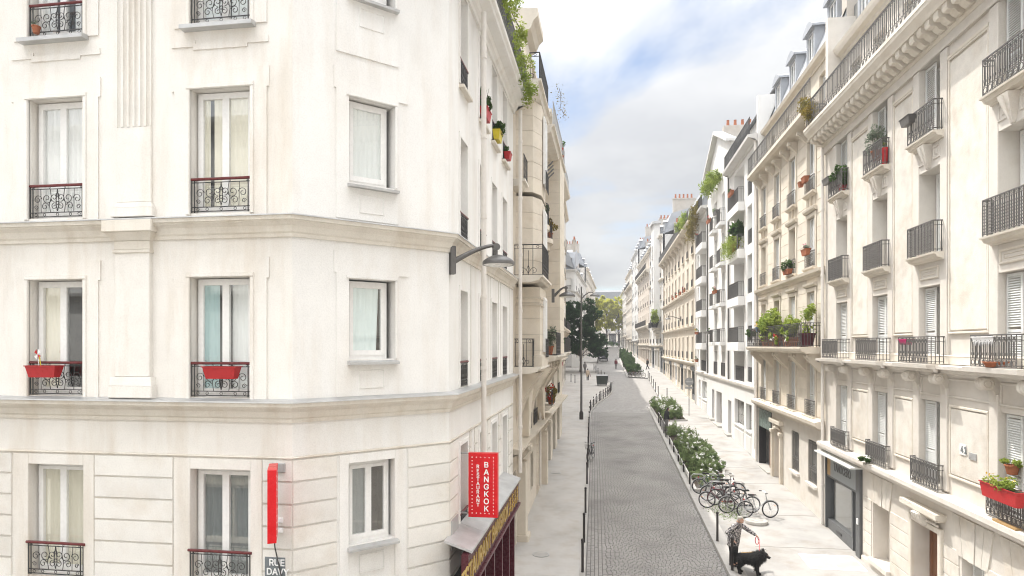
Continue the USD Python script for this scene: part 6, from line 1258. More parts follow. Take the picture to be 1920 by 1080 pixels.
# wall and gate of the side street, cars far off
wl = single('garden_wall', (lambda g: (g.box(-16, -7.7, 112.8, 113.1, gz(113) - .3, gz(113) + 1.9), g.box(-6.4, -5.0, 112.8, 113.1, gz(113) - .3, gz(113) + 1.9), g)[-1])(G()), 'bright_white_render', 'white garden wall below the dark tree at the side street', 'wall')
gt = thing('iron_gate', 'tall dark iron gate in the white garden wall', 'gate', (-7, 113, gz(113)))
for k in range(8): put(gt, 'bar', G().box(-7.66 + k * .175, -7.62 + k * .175, 112.9, 112.96, gz(113), gz(113) + 2.6), 'wrought_iron')
g = G(); g.box(-7.7, -6.4, 112.89, 112.97, gz(113) + .2, gz(113) + .27); g.box(-7.7, -6.4, 112.89, 112.97, gz(113) + 2.4, gz(113) + 2.47); put(gt, 'rail', g, 'wrought_iron')
def car(x, y, rot, mat, label, tall=0):
    t = thing('parked_car', label, 'car', loc=(x, y, gz(y) + .02), rotz=rot); W = .85
    prof = [(-2.0, .35), (-2.05, .75), (-1.9, .98), (-1.25, 1.02), (-.75, 1.42 + tall), (.75 + tall, 1.45 + tall), (1.55 + tall * .3, 1.0), (2.0, .9), (2.05, .55), (1.95, .3)]
    put(t, 'body', G().prism(prof, -W, W, 'uz'), mat); gl = G()
    for s in (-1, 1): gl.prism([(-1.1, 1.04), (-.68, 1.37 + tall), (.68 + tall, 1.39 + tall), (1.35, 1.04)], min(s * W, s * (W + .01)), max(s * W, s * (W + .01)), 'uz')
    put(t, 'side_window', gl, 'car_dark'); put(t, 'windscreen', G().hexa([[-1.29, -.7, 1.0], [-1.29, .7, 1.0], [-.77, .65, 1.45 + tall], [-.77, -.65, 1.45 + tall], [-1.31, -.7, 1.02], [-1.31, .7, 1.02], [-.79, .65, 1.46 + tall], [-.79, -.65, 1.46 + tall]]), 'car_dark')
    for sx in (-1.3, 1.3):
        for s in (-1, 1): g = G(); g.tube([[sx, s * .68, .32], [sx, s * .87, .32]], .32, 16); w = put(t, 'wheel', g, 'tyre'); g = G(); g.tube([[sx, s * .871, .32], [sx, s * .882, .32]], .19, 12); put(w, 'rim', g, 'chrome')
    for s in (-1, 1): put(t, 'headlight', G().box(-2.06, -1.98, s * .6 - .15, s * .6 + .15, .7, .85), 'lamp_glass')
    return t
car(-.9, 134, math.pi / 2, 'car_dark', 'dark parked car half hidden behind the dark tree', .2); car(-1.2, 143, math.pi / 2, 'car_pale', 'pale parked car beyond the dark one on the left'); car(.9, 222, 0.2, 'car_dark', 'small dark car at the far end of the street'); car(4, 223, 0, 'car_pale', 'small pale car at the far end of the street by the trees')
for k, (x, y, s) in enumerate([(-1.5, 214, 1), (1.2, 213, 1.2), (3.2, 214, .9)]): plant(('rounded shrub at the street end, leftmost of three', 'rounded shrub at the street end, middle of three', 'rounded shrub at the street end, rightmost of three')[k], (x, y, gz(y)), (1.2 * s, 1, .9 * s), 500, .28, 'leaf_green', 70 + k, 4, name='shrub', cat='shrub')
# trees
def tree(label, x, y, h, r, mat, seed, n=9000, ls=.34, z0=.34, trunk=.22):
    t = thing('tree', label, 'tree', (x, y, gz(y))); rr = np.random.default_rng(seed); b = np.array([x, y, gz(y)])
    g = G(); top = b + [rr.uniform(-.3, .3), 0, h * .7]; g.tube(np.array([b, b + [.1, 0, h * .2], (b + top) / 2, top]), [trunk, trunk * .85, trunk * .6, trunk * .25], 10); put(t, 'trunk', g, 'bark', smooth=50)
    V, F, o = [], [], 0; L = G()
    nb = 48
    for k in range(nb):
        a = k * 2.4 + rr.uniform(-.5, .5); zz = h * (z0 + .62 * (k + .5) / nb); w = r * (1 - ((zz / h - z0 - .28) / .55) ** 2) ** .5 if abs((zz / h - z0 - .28) / .55) < 1 else .2 * r
        d = w * rr.uniform(.3, 1.08); c = b + [d * math.cos(a), d * math.sin(a), zz]; s = r * rr.uniform(.16, .36)
        v, f = leaves(n // nb, c, (s, s, s * .8), ls, seed * 31 + k, blobs=10); V.append(v); F.append(f + o); o += len(v)
        st = b + [0, 0, max(h * .2, zz - h * .2)]; q = put(t, 'limb', G().tube(np.array([st, (st + c) / 2 + [0, 0, .2], c]), [trunk * .35, trunk * .22, .03], 5), 'bark') if k % 2 == 0 else None
    put(t, 'crown', (np.concatenate(V), np.concatenate(F)), mat, kind='stuff'); return t
tree('dark green tree overhanging the left pavement behind the lamp post', -4.4, 104, 12.8, 3.9, 'leaf_dark', 3, 15000, .42, .25, .2)
tree('low dark tree behind the parked dark car on the left', -2.0, 128, 6.2, 1.9, 'leaf_dark', 4, 3500, .36, .2, .12)
tree('yellowing tree at the street end, nearest the left houses', -4.9, 204, 16.2, 4.0, 'leaf_yellow', 5, 7000, .62, .36); tree('yellow green tree in the middle of the street end', -.4, 209, 15.8, 4.2, 'leaf_yellow', 6, 7000, .62, .36); tree('yellowing tree at the street end, nearest the right houses', 3.4, 205, 15.2, 3.4, 'leaf_yellow', 8, 6000, .62, .38)
# ---------------------------------------------------------------- bicycles
def bicycle(mat, label, basket=False, step=False):
    t = thing('bicycle', label, 'bicycle', loc=(0, 0, 0)); R = .335
    for x in (-.53, .53):
        a = np.arange(28) * 2 * np.pi / 28; w = put(t, 'wheel', G().tube(np.stack([x + R * np.cos(a), 0 * a, R + .02 + R * np.sin(a)], 1), .02, 6, closed=True), 'tyre', smooth=50)
        put(w, 'rim', G().tube(np.stack([x + (R - .03) * np.cos(a), 0 * a, R + .02 + (R - .03) * np.sin(a)], 1), .012, 5, closed=True), 'chrome'); g = G()
        for q in range(14): b = q * 2 * np.pi / 14; g.tube([[x + .03 * math.cos(b + .8), (-1) ** q * .025, R + .02 + .03 * math.sin(b + .8)], [x + (R - .03) * math.cos(b), 0, R + .02 + (R - .03) * math.sin(b)]], .003, 3)
        g.tube([[x, -.05, R + .02], [x, .05, R + .02]], .025, 8); put(w, 'spokes', g, 'chrome', kind='stuff')
        m = np.linspace(.3, 2.7, 14); put(t, 'mudguard', G().tube(np.stack([x + (R + .035) * np.cos(m), 0 * m, R + .02 + (R + .035) * np.sin(m)], 1), .014, 4), 'bike_silver')
    h, s, bb, rw, st = np.array([.36, 0, .86]), np.array([-.20, 0, .80]), np.array([-.06, 0, .30]), np.array([-.53, 0, R + .02]), np.array([-.24, 0, .92])
    g = G(); g.tube([s, bb], .018, 7); g.tube([bb, h - [-.02, 0, .12]], .02, 7)
    if not step: g.tube([s, h], .017, 7)
    for y in (-.035, .035): g.tube([rw + [0, y, 0], s], .009, 5); g.tube([rw + [0, y, 0], bb], .011, 5)
    g.tube([h + [-.02, 0, .06], h + [.03, 0, -.14]], .022, 7); put(t, 'frame', g, mat, smooth=50)
    g = G()
    for y in (-.04, .04): g.tube([h + [.03, y * .8, -.14], [.47, y, .55], [.53, y, R + .02]], .012, 5)
    put(t, 'fork', g, mat); g = G(); g.tube([h, h + [-.03, 0, .17]], .014, 6); c = h + [-.03, 0, .17]; g.tube([c + [-.12, -.29, .02], c + [-.02, -.22, .03], c + [.04, -.06, 0], c + [.04, .06, 0], c + [-.02, .22, .03], c + [-.12, .29, .02]], .012, 6); put(t, 'handlebar', g, 'chrome', smooth=50)
    for q in (-1, 1): g = G(); g.tube([c + [-.14, q * .295, .02], c + [-.04, q * .24, .03]], .018, 6); put(t, 'grip', g, 'tyre')
    g = G(); g.tube([s, st], .013, 6); g.hexa([[-.38, -.075, .93], [-.10, -.025, .93], [-.10, .025, .93], [-.38, .075, .93], [-.39, -.085, .985], [-.08, -.02, .97], [-.08, .02, .97], [-.39, .085, .985]]); put(t, 'saddle', g, 'tyre')
    g = G(); g.tube([bb + [0, -.06, 0], bb + [0, .06, 0]], .03, 8); g.tube([bb + [0, .06, 0], bb + [.1, .07, -.13]], .01, 5); g.tube([bb + [0, -.06, 0], bb + [-.1, -.07, .13]], .01, 5); g.box(.0, .1, .07, .15, .155, .18); g.box(-.21, -.11, -.15, -.07, .42, .445); g.tube(circle((bb[0], bb[2]), .09, 14) + [0, .05, 0], .008, 4, closed=True); put(t, 'crank', g, 'chrome')
    put(t, 'chain_guard', G().box(-.5, .02, .045, .055, .30, .38), mat); put(t, 'rear_light', G().box(-.60, -.57, -.03, .03, .74, .80), 'red_lens'); put(t, 'reflector', G().lathe([(0, 0), (.035, .004), (.035, .01), (0, .012)], (.53 + .2, .02, R + .15), 8), 'orange_reflector')
    g = G()
    for y in (-.06, 0, .06): g.tube([[-.24, y, .76], [-.72, y, .76]], .007, 4)
    g.tube([[-.7, .06, .76], [-.55, .06, .37]], .006, 4); g.tube([[-.7, -.06, .76], [-.55, -.06, .37]], .006, 4); put(t, 'rack', g, 'chrome')
    if basket:
        g = G()
        for z in np.linspace(.72, .98, 6):
            k = .85 + .6 * (z - .72); g.tube([[.46, -.16 * k, z], [.46 + .26 * k, -.16 * k, z], [.46 + .26 * k, .16 * k, z], [.46, .16 * k, z]], .004, 3, closed=True)
        for q in np.linspace(-.15, .15, 7): g.tube([[.46 + .22, q * .85, .72], [.46 + .26, q, .98]], .004, 3)
        put(t, 'basket', g, 'bike_black')
    return t
def place(b, x, y, rz, lean=0): 
    p = b.prim; x_ = UsdGeom.Xform(p); ops = x_.GetOrderedXformOps(); ops[0].Set(Gf.Vec3d(x, y, gz(y) + .12)); ops[1].Set(math.degrees(rz))
k1 = bicycle('bike_silver', 'silver step-through bicycle at the near right end of the parked cluster', step=True); place(k1, 6.05, 27.35, .22)
k2 = bicycle('bike_black', 'black bicycle second from the near end of the parked cluster', basket=True); place(k2, 5.45, 27.95, math.pi + .15)
k3 = bicycle('bike_maroon', 'maroon bicycle on the road side of the parked cluster'); place(k3, 4.75, 28.5, math.pi - .12)
k4 = bicycle('bike_green', 'grey green bicycle at the far end of the parked cluster'); place(k4, 4.75, 30.9, .1)
PK = lambda s, x, y, rz, l, grp=None: copy(s, (x, y, gz(y) + .12), rz, l, grp)
PK(k2, 5.15, 29.1, .18, 'black bicycle with a basket in the middle of the parked cluster'); PK(k1, 4.95, 29.7, math.pi + .1, 'silver bicycle in the middle of the parked cluster, facing the road'); PK(k3, 5.3, 30.3, -.1, 'maroon bicycle nearest the planting bed on the house side')
PK(k2, -1.0, 37.6, math.pi / 2 + 2.9, 'black bicycle leaning on the bollards of the left kerb')
PK(k1, 4.6, 93.2, .5, 'silver far bicycle at the tip of the long planting bed, on the house side', 'far bicycles'); PK(k2, 4.1, 93.9, .45, 'black far bicycle, middle one at the tip of the long planting bed', 'far bicycles'); PK(k3, 3.6, 94.4, .5, 'maroon far bicycle at the tip of the long planting bed, on the road side', 'far bicycles'); PK(k2, .35, 75.2, 1.5, 'dark bicycle leaning on the curved barrier by the wheeled bin')
rk_ = thing('bicycle_rack', 'galvanised bicycle rack rails at the foot of the near planting bed', 'bicycle rack', (4.6, 31.4, gz(31.4)))
for k, (x, y) in enumerate([(4.15, 31.35), (4.8, 31.45), (5.4, 31.55)]): z = gz(y) + .12; put(rk_, 'hoop', G().tube([[x - .25, y, z], [x - .25, y, z + .7], [x - .15, y, z + .8], [x + .25, y, z + .8], [x + .35, y, z + .7], [x + .35, y, z]], .025, 6), 'galvanised', smooth=50)
for y, x in ((28.2, 5.3), (29.4, 5.0), (30.2, 4.9)):
    z = gz(y) + .12; put(rk_, 'hoop', G().tube([[x - .3, y, z], [x - .3, y, z + .75], [x + .3, y, z + .75], [x + .3, y, z]], .022, 6), 'galvanised', smooth=50)
# ---------------------------------------------------------------- flower boxes and plants on the facades
def onA(u, w, z): return FL.w([u, w, z])
def trough(label, fr, u, w, z, L, col, h=.2, plantmat=None, n=0, seed=1, name='window_box', fl=None):
    o = fr.w([u, w, z]); t = thing(name, label, 'window box', o)
    g = G(fr); a, b = u - L / 2, u + L / 2; g.hexa([[a + .05, w - .07, z], [b - .05, w - .07, z], [b - .05, w + .07, z], [a + .05, w + .07, z], [a, w - .1, z + h], [b, w - .1, z + h], [b, w + .1, z + h], [a, w + .1, z + h]]); g.box(a - .015, b + .015, w - .115, w + .115, z + h, z + h + .018); put(t, 'trough', g, col, smooth=30)
    put(t, 'soil', G(fr).rect((a, w - .1, z + h + .019), (b, w - .1, z + h + .019), (b, w + .1, z + h + .019), (a, w + .1, z + h + .019)), 'soil')
    put(t, 'hook', G(fr).box(u - L * .3, u - L * .3 + .02, w - .16, w - .08, z + h * .8, z + h + .025), 'wrought_iron')
    if n: put(t, 'foliage', leaves(n, fr.w([u, w, z + h + .12]), np.abs(np.array([L / 2, .15, .17]) @ np.array([fr.M[0], fr.M[1], fr.M[2]])) + .05, .07, seed), plantmat)
    if fl: put(t, 'flowers', leaves(fl[1], fr.w([u, w, z + h + .17]), np.abs(np.array([L / 2, .15, .15]) @ np.array([fr.M[0], fr.M[1], fr.M[2]])) + .03, .06, seed + 3), fl[0])
    return t
trough('bright red trough with a paper windmill and yellow stick on the left window guard', FL, -4.80, .09, 7.60, .62, 'red_plastic')
t = thing('paper_windmill', 'small red and white windmill stuck in the left red window trough', 'ornament', onA(-4.95, .1, 7.8)); put(t, 'stick', G(FL).tube([[-4.93, .08, 7.7], [-4.96, .06, 8.02]], .006, 5), 'sign_white')
for k in range(4):
    a = k * math.pi / 2 + .4; put(t, 'vane', G(FL).prism([(-4.96, 8.02), (-4.96 + .07 * math.cos(a), 8.02 + .1 * math.sin(a)), (-4.96 + .07 * math.cos(a + .9), 8.02 + .1 * math.sin(a + .9))], .07, .075), 'red_plastic' if k % 2 else 'sign_white')
t2 = single('yellow_stick', G(FL).tube([[-4.86, .09, 7.7], [-4.9, .09, 7.98]], .009, 5), 'yellow_plastic', 'thin yellow stick standing in the left red window trough', 'stick')
trough('empty bright red trough hung on the window guard right of the pilaster', FL, -1.27, .09, 7.60, .62, 'red_plastic')
plant('small terracotta pot on the upper left window sill', onA(-5.0, .06, 13.93), (.08, .08, .10), 40, .04, 'leaf_grey', 3, 2, pot=('round', 'terracotta', .14, .13))
trough('red flower box with a bushy plant, lowest of the three on the street side', FS, 16.05, .10, 13.93, .6, 'red_plastic', .24, 'leaf_green', 260, 4)
plant('leafy plant rising from the red flower box on the street side of the corner house', FS.w([16.0, .1, 14.1]), (.22, .3, .5), 420, .08, 'leaf_green', 5, 6)
trough('yellow flower box, middle one on the street side of the corner house', FS, 17.75, .12, 13.93, .55, 'yellow_plastic', .24, 'leaf_green', 160, 6); plant('spreading plant in the yellow flower box', FS.w([17.8, .18, 14.12]), (.35, .4, .32), 420, .08, 'leaf_green', 7, 6)
trough('small red flower pot at the far street side window of the corner house', FS, 19.6, .12, 13.93, .4, 'red_plastic', .2, 'leaf_green', 140, 8)
def creeper(label, pts, n, s, mat, seed, ls=.08, hang=.3, cat='climbing plant'):
    pts = np.array(pts, float); t = thing('creeper', label, cat, pts[0]); V, F, o = [], [], 0; r = np.random.default_rng(seed); g = G()
    for k, p in enumerate(pts):
        v, f = leaves(n // len(pts), p, (s * r.uniform(.7, 1.3), s * r.uniform(.7, 1.3), s * r.uniform(.7, 1.3)), ls, seed * 13 + k, blobs=12, hang=hang); V.append(v); F.append(f + o); o += len(v)
    for a, b in zip(pts, pts[1:]): g.tube([a, (a + b) / 2 + r.uniform(-.1, .1, 3), b], .012, 4)
    put(t, 'foliage', (np.concatenate(V), np.concatenate(F)), mat); put(t, 'stem', g, 'twig'); return t
creeper('yellowing creeper spilling over the top balcony of the corner house', [FS.w([u, .62 + .1 * math.sin(u * 5), z]) for u, z in ((15.6, 17.4), (16.4, 17.3), (17.2, 17.4), (18.0, 17.2), (18.6, 17.0), (19.2, 16.8), (19.8, 16.8), (20.4, 16.5), (21, 16.6))], 3400, .34, 'leaf_lime', 21, .08, .3)
creeper('green climbing tuft at the near end of the top balcony of the corner house', [FS.w([u, .68, z]) for u, z in ((15.0, 17.9), (15.8, 17.9), (16.6, 17.9), (17.5, 18.0))], 1500, .33, 'leaf_lime', 22, .08, .3)
# ornate house
plant('small olive tree in a pot on the bracketed balcony of the ornate house', (-2.62, 28.6, 7.77), (.5, .5, .55), 1500, .10, 'leaf_grey', 31, 7, pot=('round', 'terracotta', .42, .4), name='olive_tree', cat='potted tree')
for p in [((-2.85, 32.3, 5.22), 'leaf_autumn', (.35, .8, .5), 'red and green flower tangle on the low balcony of the ornate house', ('red_flower', 120)), ((-2.75, 27.0, 13.27), 'leaf_green', (.3, .5, .4), 'plants on the half round balcony of the ornate house', None), ((-2.65, 28.9, 12.97), 'leaf_autumn', (.35, .6, .35), 'drying plants in boxes on the lower half round balcony', None), ((-2.45, 32.6, 7.8), 'leaf_green', (.3, .5, .5), 'tall green plants at the far end of the bracketed balcony', None), ((-2.35, 31.6, 17.25), 'leaf_green', (.4, .7, .5), 'roof terrace plant with red flowers on the ornate house', ('red_flower', 120))]:
    plant(p[3], p[0], p[2], 500, .11, p[1], int(p[0][1]), 6, pot=('round', 'terracotta', .35, .3), flowers=p[4])
creeper('bare trailing twigs at the roof balcony of the ornate house', [(-1.9, 25.2 + k * .5, 18.3 - .1 * k) for k in range(5)], 120, .35, 'leaf_autumn', 33, .07, .1)
# limestone house on the right
def on1(u, w, z): return F1.w([u, w, z])
plant('leafy green plant on the top balcony at the far left of the limestone house', on1(24.7, .12, 13.72), (.35, .45, .45), 520, .12, 'leaf_green', 41, 6, pot=('round', 'red_plastic', .3, .3))
trough('grey window box hooked on the far left top balcony of the limestone house', F1, 25.4, .38, 14.22, .7, 'lamp_grey', .2)
plant('grey leaved bush on the second top balcony of the limestone house', on1(21.6, .15, 14.0), (.35, .5, .55), 900, .07, 'leaf_grey', 42, 8, pot=('round', 'terracotta', .3, .3))
trough('grey window box hooked on the third top balcony of the limestone house', F1, 18.95, .38, 14.22, .55, 'lamp_grey', .2)
plant('tall dark red pot at the right end of the second top balcony', on1(20.98, .16, 13.7), (.1, .1, .15), 60, .06, 'leaf_lime', 43, 2, pot=('round', 'red_plastic', .22, .5))
plant('bright green plant hanging over the low iron guard near the shop front', on1(21.95, .34, 4.35), (.22, .34, .2), 320, .11, 'leaf_green', 44, 4, flowers=('white_flower', 16))
trough('large red trough with lush green plants on the nearest low guard', F1, 14.75, .36, 4.92, 1.25, 'red_plastic', .3, 'leaf_lime', 620, 45, fl=('yellow_flower', 22))
plant('small hanging pot with green trailing leaves on the near shutter', on1(15.0, .02, 5.45), (.2, .26, .12), 220, .08, 'leaf_lime', 46, 3, pot=('round', 'terracotta', .26, .2))
trough('pale window box on the nearest first floor balcony', F1, 15.2, .40, 8.18, .8, 'sign_white', .18); plant('flat terracotta dish under the nearest first floor balcony rail', on1(14.9, .4, 7.72), (.05, .05, .05), 10, .03, 'leaf_green', 1, 0, pot=('round', 'terracotta', .45, .12))
t = trough('pink and white box on the first floor balcony above the door', F1, 19.0, .40, 8.2, .45, 'pink_plastic', .14)
single('wood_wedge', G(F1).box(14.4, 15.2, .1, .3, 4.41, 4.455), 'wood_bench', 'wooden board under the lowest near iron guard', 'board')
creeper('yellow brown creeper at the end of the long top balcony beside the tan house', [(7.75, 27.1 - k * .25, 17.9 - .15 * k) for k in range(5)], 1300, .34, 'leaf_autumn', 47, .09, .3)
# tan house: the planted balcony
def on2(u, w, z): return F2.w([u, w, z])
plant('large lime green bamboo bush filling the planted balcony', on2(33.6, .45, 8.14), (.5, 1.6, .85), 3600, .16, 'leaf_lime', 51, 16, pot=('box', 'terracotta', .45, .45, 2.4, 'y'))
plant('second lime green bush toward the right of the planted balcony', on2(30.2, .45, 8.14), (.42, .9, .6), 1500, .14, 'leaf_lime', 52, 9, pot=('box', 'terracotta', .4, .4, 1.2, 'y'))
plant('small tree in a brown pot at the right end of the planted balcony', on2(27.75, .45, 8.14), (.4, .5, .75), 500, .13, 'leaf_lime', 53, 6, pot=('round', 'burgundy_front', .62, .55))
plant('pink flowering plant at the left end of the planted balcony', on2(36.9, .7, 8.6), (.35, .7, .28), 600, .10, 'leaf_green', 54, 6, flowers=('pink_flower', 220))
plant('bare spindly shrub behind the pink flowers on the planted balcony', on2(36.3, .3, 8.14), (.3, .9, 1.2), 160, .09, 'leaf_autumn', 55, 14)
plant('teal pot with yellow flowers on the planted balcony rail', on2(35.2, .7, 8.9), (.2, .35, .2), 240, .08, 'leaf_lime', 56, 3, pot=('round', 'blue_door', .3, .25), flowers=('yellow_flower', 50))
for u, s in ((32.0, 57), (30.9, 58), (29.3, 59)): plant({57: 'white flowers showing through the middle of the planted balcony rail', 58: 'red and white flowers low on the planted balcony rail', 59: 'climbing leaves on the right panel of the planted balcony rail'}[s], on2(u, .86, 8.35), (.12, .4, .28), 170, .09, 'leaf_lime', s, 3, flowers=('white_flower' if s != 58 else 'red_flower', 40))
plant('round green bush on a window guard of the tan house', on2(31.4, .25, 11.5), (.3, .55, .32), 700, .09, 'leaf_green', 61, 5, pot=('box', 'terracotta', .22, .2, .9, 'y'))
trough('terracotta box with wilting flowers on a tan house guard', F2, 28.62, .25, 12.0, .7, 'terracotta', .24, 'leaf_grey', 260, 62, fl=('pink_flower', 30)); trough('terracotta box on the upper right guard of the tan house', F2, 28.7, .25, 15.1, .5, 'terracotta', .22); trough('second terracotta box on the upper guard of the tan house', F2, 29.3, .25, 15.05, .3, 'terracotta', .2)
# white block and beyond
plant('big palm on a loggia of the white block', (8.2, 43.4, 14.27), (.6, .9, 1.0), 260, .55, 'leaf_green', 63, 9, pot=('round', 'terracotta', .5, .45), name='potted_palm')
creeper('green curtain of leaves hanging over the palm loggia railing', [(7.95, 42.6 + k * .5, 15.0 - .1 * (k % 2)) for k in range(6)], 2200, .45, 'leaf_lime', 64, .1, .9)
for k, (u, z, col, fl) in enumerate([(43.6, 18.0, 'terracotta', 'red_flower'), (53, 18.0, 'terracotta', 'red_flower'), (49.6, 18.0, 'lamp_grey', None), (60, 17.9, 'lamp_grey', 'red_flower'), (60, 9.2, 'terracotta', 'yellow_flower'), (53, 9.1, 'lamp_grey', None), (60, 6.7, 'terracotta', 'white_flower'), (50, 12.1, 'terracotta', 'red_flower')]):
    trough(['row of pots with red blooms on the top loggia of the white block', 'red flower box on the upper left balcony of the white block', 'grey flower box on the upper middle balcony of the white block', 'grey box with red blooms on the far top loggia', 'orange flower box on the far low loggia', 'grey box on the lower middle balcony of the white block', 'white flowers on the lowest far loggia', 'red flowers on a middle balcony of the white block'][k], F3, u, .55, z, 1.3, col, .22, 'leaf_green', 160, 65 + k, fl=(fl, 70) if fl else None)
for k, p in enumerate([[(8.0, 50 + q, 21.2) for q in range(6)], [(7.9, 60 + q * .9, 20.9 - .3 * q) for q in range(6)], [(7.7, 66 + q * 1.4, 21.2) for q in range(5)]]): creeper(['roof terrace greenery on the white block', 'yellow green creeper hanging from the far roof terrace of the white block', 'green plants along the top balcony of the ochre house'][k], p, 2400, .6, ('leaf_lime', 'leaf_autumn', 'leaf_lime')[k], 80 + k, .16, 1.2 if k == 1 else .5)
plant('yellow green bush on the corbelled balcony of the bow fronted house', (7.2, 102.5, 11.0), (.7, 1.6, 1.3), 1500, .28, 'leaf_lime', 84, 10, pot=('round', 'bike_black', 1.2, .8)); 
for k in range(4): trough(('first', 'second', 'third', 'fourth')[k] + ' red flower box from the right on the middle ledge of the ochre house', F5, 6 + k * 3.9, .4, 13.9, 1.0, 'terracotta', .25, 'leaf_green', 90, 90 + k, fl=('red_flower', 70))
# ---------------------------------------------------------------- people and the dog
def hull_chain(bones, edge=.02, smooth=8):
    """One continuous surface from (a, b, ra, rb) bones; ra, rb may be triples for flattened ends."""
    parts = []
    sp = m3.Manifold.sphere(1.0, 14)
    for a, b, ra, rb in bones:
        A_ = sp.scale(np.broadcast_to(ra, 3).astype(float).tolist()).translate(list(map(float, a))); B_ = sp.scale(np.broadcast_to(rb, 3).astype(float).tolist()).translate(list(map(float, b)))
        parts.append(m3.Manifold.batch_hull([A_, B_]))
    m = m3.Manifold.batch_boolean(parts, m3.OpType.Add).refine_to_length(edge).to_mesh(); t = trimesh.Trimesh(m.vert_properties[:, :3], m.tri_verts, process=False); trimesh.smoothing.filter_taubin(t, iterations=smooth); return np.array(t.vertices), np.array(t.faces)
def person(label, loc, rz, H=1.68, top='black_cloth', legs='grey_cloth', hair='dark_hair', shoe='dark_shoe', lean=0.0, arms=None, stride=0.0, coat=0.0, long_hair=False, edge=.022, skirt=0.0, bag=None, head_tilt=0.0, trous_w=1.0, jw=1.0):
    """Faces +x, left is +y. arms: {(+1|-1): (elbow, wrist)} relative to the shoulder."""
    t = thing('person', label, 'person', loc=loc, rotz=rz); s = H / 1.68
    P = lambda x, y, z: np.array([x, y, z]) * s
    hip, chest = P(0, 0, .90), P(lean * .35, 0, 1.25); sh = P(lean * .5, 0, 1.37); neck = P(lean * .58, 0, 1.45); head = P(lean * .68 + .02 + head_tilt, 0, 1.565 - abs(head_tilt) * .3)
    body, jack, trou, shoes, hands = [], [], [], [], []
    body += [(hip, chest, (.10 * s, .15 * s, .12 * s), (.11 * s, .15 * s, .13 * s)), (chest, sh, (.11 * s, .15 * s, .1 * s), (.085 * s, .15 * s, .07 * s)), (sh, neck, .06 * s, .05 * s), (neck, head - P(0, 0, .03), .052 * s, .06 * s)]
    jack += [(hip - P(0, 0, coat), chest, (.15 * s * jw, .20 * s * jw, .10 * s), (.135 * s * jw, .18 * s * jw, .13 * s)), (chest, sh, (.135 * s, .18 * s, .1 * s), (.10 * s, .175 * s, .075 * s)), (sh, neck - P(0, 0, .02), .08 * s, .062 * s)]
    hd = [(head - P(-.01, 0, .045), head + P(-.01, 0, .04), (.075 * s, .062 * s, .075 * s), (.088 * s, .072 * s, .075 * s)), (head + P(.07, 0, -.075), head + P(.03, 0, -.03), .03 * s, .055 * s), (head + P(.085, 0, .01), head + P(.105, 0, -.018), .011 * s, .016 * s)]
    for q in (-1, 1): hd.append((head + P(0, q * .073, -.005), head + P(-.01, q * .076, .015), .016 * s, .018 * s))
    body += hd; dft = {q: (P(-.03, q * .05, -.27), P(.05, q * .04, -.50)) for q in (-1, 1)}
    for q in (-1, 1):
        S = sh + P(0, q * .165, -.02); e, w = [np.asarray(k) * 1.0 for k in (arms or {}).get(q, dft[q])]; E_, W = S + e, S + w; d = (W - E_) / np.linalg.norm(W - E_)
        body += [(S, E_, .048 * s, .038 * s), (E_, W, .038 * s, .026 * s)]; jack += [(S, E_, .068 * s * jw, .058 * s * jw), (E_, W - d * .02, .056 * s * jw, .042 * s * jw)]
        palm = W + d * .075 * s; body.append((W, palm, (.022 * s, .028 * s, .022 * s), (.018 * s, .032 * s, .022 * s)))
        sd = np.cross(d, [0, 0, 1.0]) if abs(d[2]) < .9 else np.array([1.0, 0, 0]); sd /= np.linalg.norm(sd) + 1e-9; nn = np.cross(sd, d)
        for k in range(4): f0 = palm + sd * (k - 1.5) * .017 * s; f1 = f0 + (d * .8 - nn * q * .2) * .045 * s; f2 = f1 + (d * .5 - nn * q * .5) * (.03 + .006 * (1 - abs(k - 1.4))) * s; body += [(f0, f1, .009 * s, .0085 * s), (f1, f2, .0085 * s, .007 * s)]
        t0 = W + d * .025 * s + sd * .025 * s; body.append((t0, t0 + (d * .5 + sd * .6) * .05 * s, .011 * s, .009 * s))
        st = q * stride; hp, kn, an = hip + P(0, q * .085, -.02), P(st * .16 + .02, q * .09, .49), P(st * .30 - (.06 if st < 0 else 0), q * .09, .09 + (.05 if st < 0 else 0))
        body += [(hp, kn, .085 * s, .055 * s), (kn, an, .055 * s, .036 * s), (an, an + P(.13, 0, -.045), .036 * s, .03 * s)]
        trou += [(hp, kn, .105 * s * trous_w, .075 * s * trous_w), (kn, an + P(0, 0, .03), .072 * s * trous_w, .06 * s * trous_w), (hip + P(0, 0, .05), hp, (.115 * s, .15 * s, .1 * s), .1 * s)]
        shoes.append([(an - P(.045, 0, .045), an + P(.04, 0, -.02), .042 * s, .045 * s), (an + P(0, 0, -.045), an + P(.15, 0, -.052), .042 * s, .034 * s)])
    b = put(t, 'body', hull_chain(body, edge * .6, 6), 'skin', smooth=True)
    for q in (-1, 1): put(b, 'eye', G().lathe([(0, -.008 * s), (.008 * s, 0), (0, .008 * s)], head + P(.078, q * .03, .012), 8), 'black_cloth')
    put(b, 'mouth', G().box(*(head + P(.088, -.02, -.058)).tolist()[:1], *(head + P(.096, 0, 0)).tolist()[:1], -.02 * s, .02 * s, head[2] - .06 * s, head[2] - .053 * s), 'maroon_cloth')
    hr = [(head + P(-.03, 0, .0), head + P(-.005, 0, .065), (.082 * s, .08 * s, .08 * s), (.088 * s, .08 * s, .05 * s))]
    if long_hair: hr += [(head + P(-.06, 0, .0), sh + P(-.09, 0, -.10), (.06 * s, .085 * s, .06 * s), (.04 * s, .10 * s, .06 * s))]
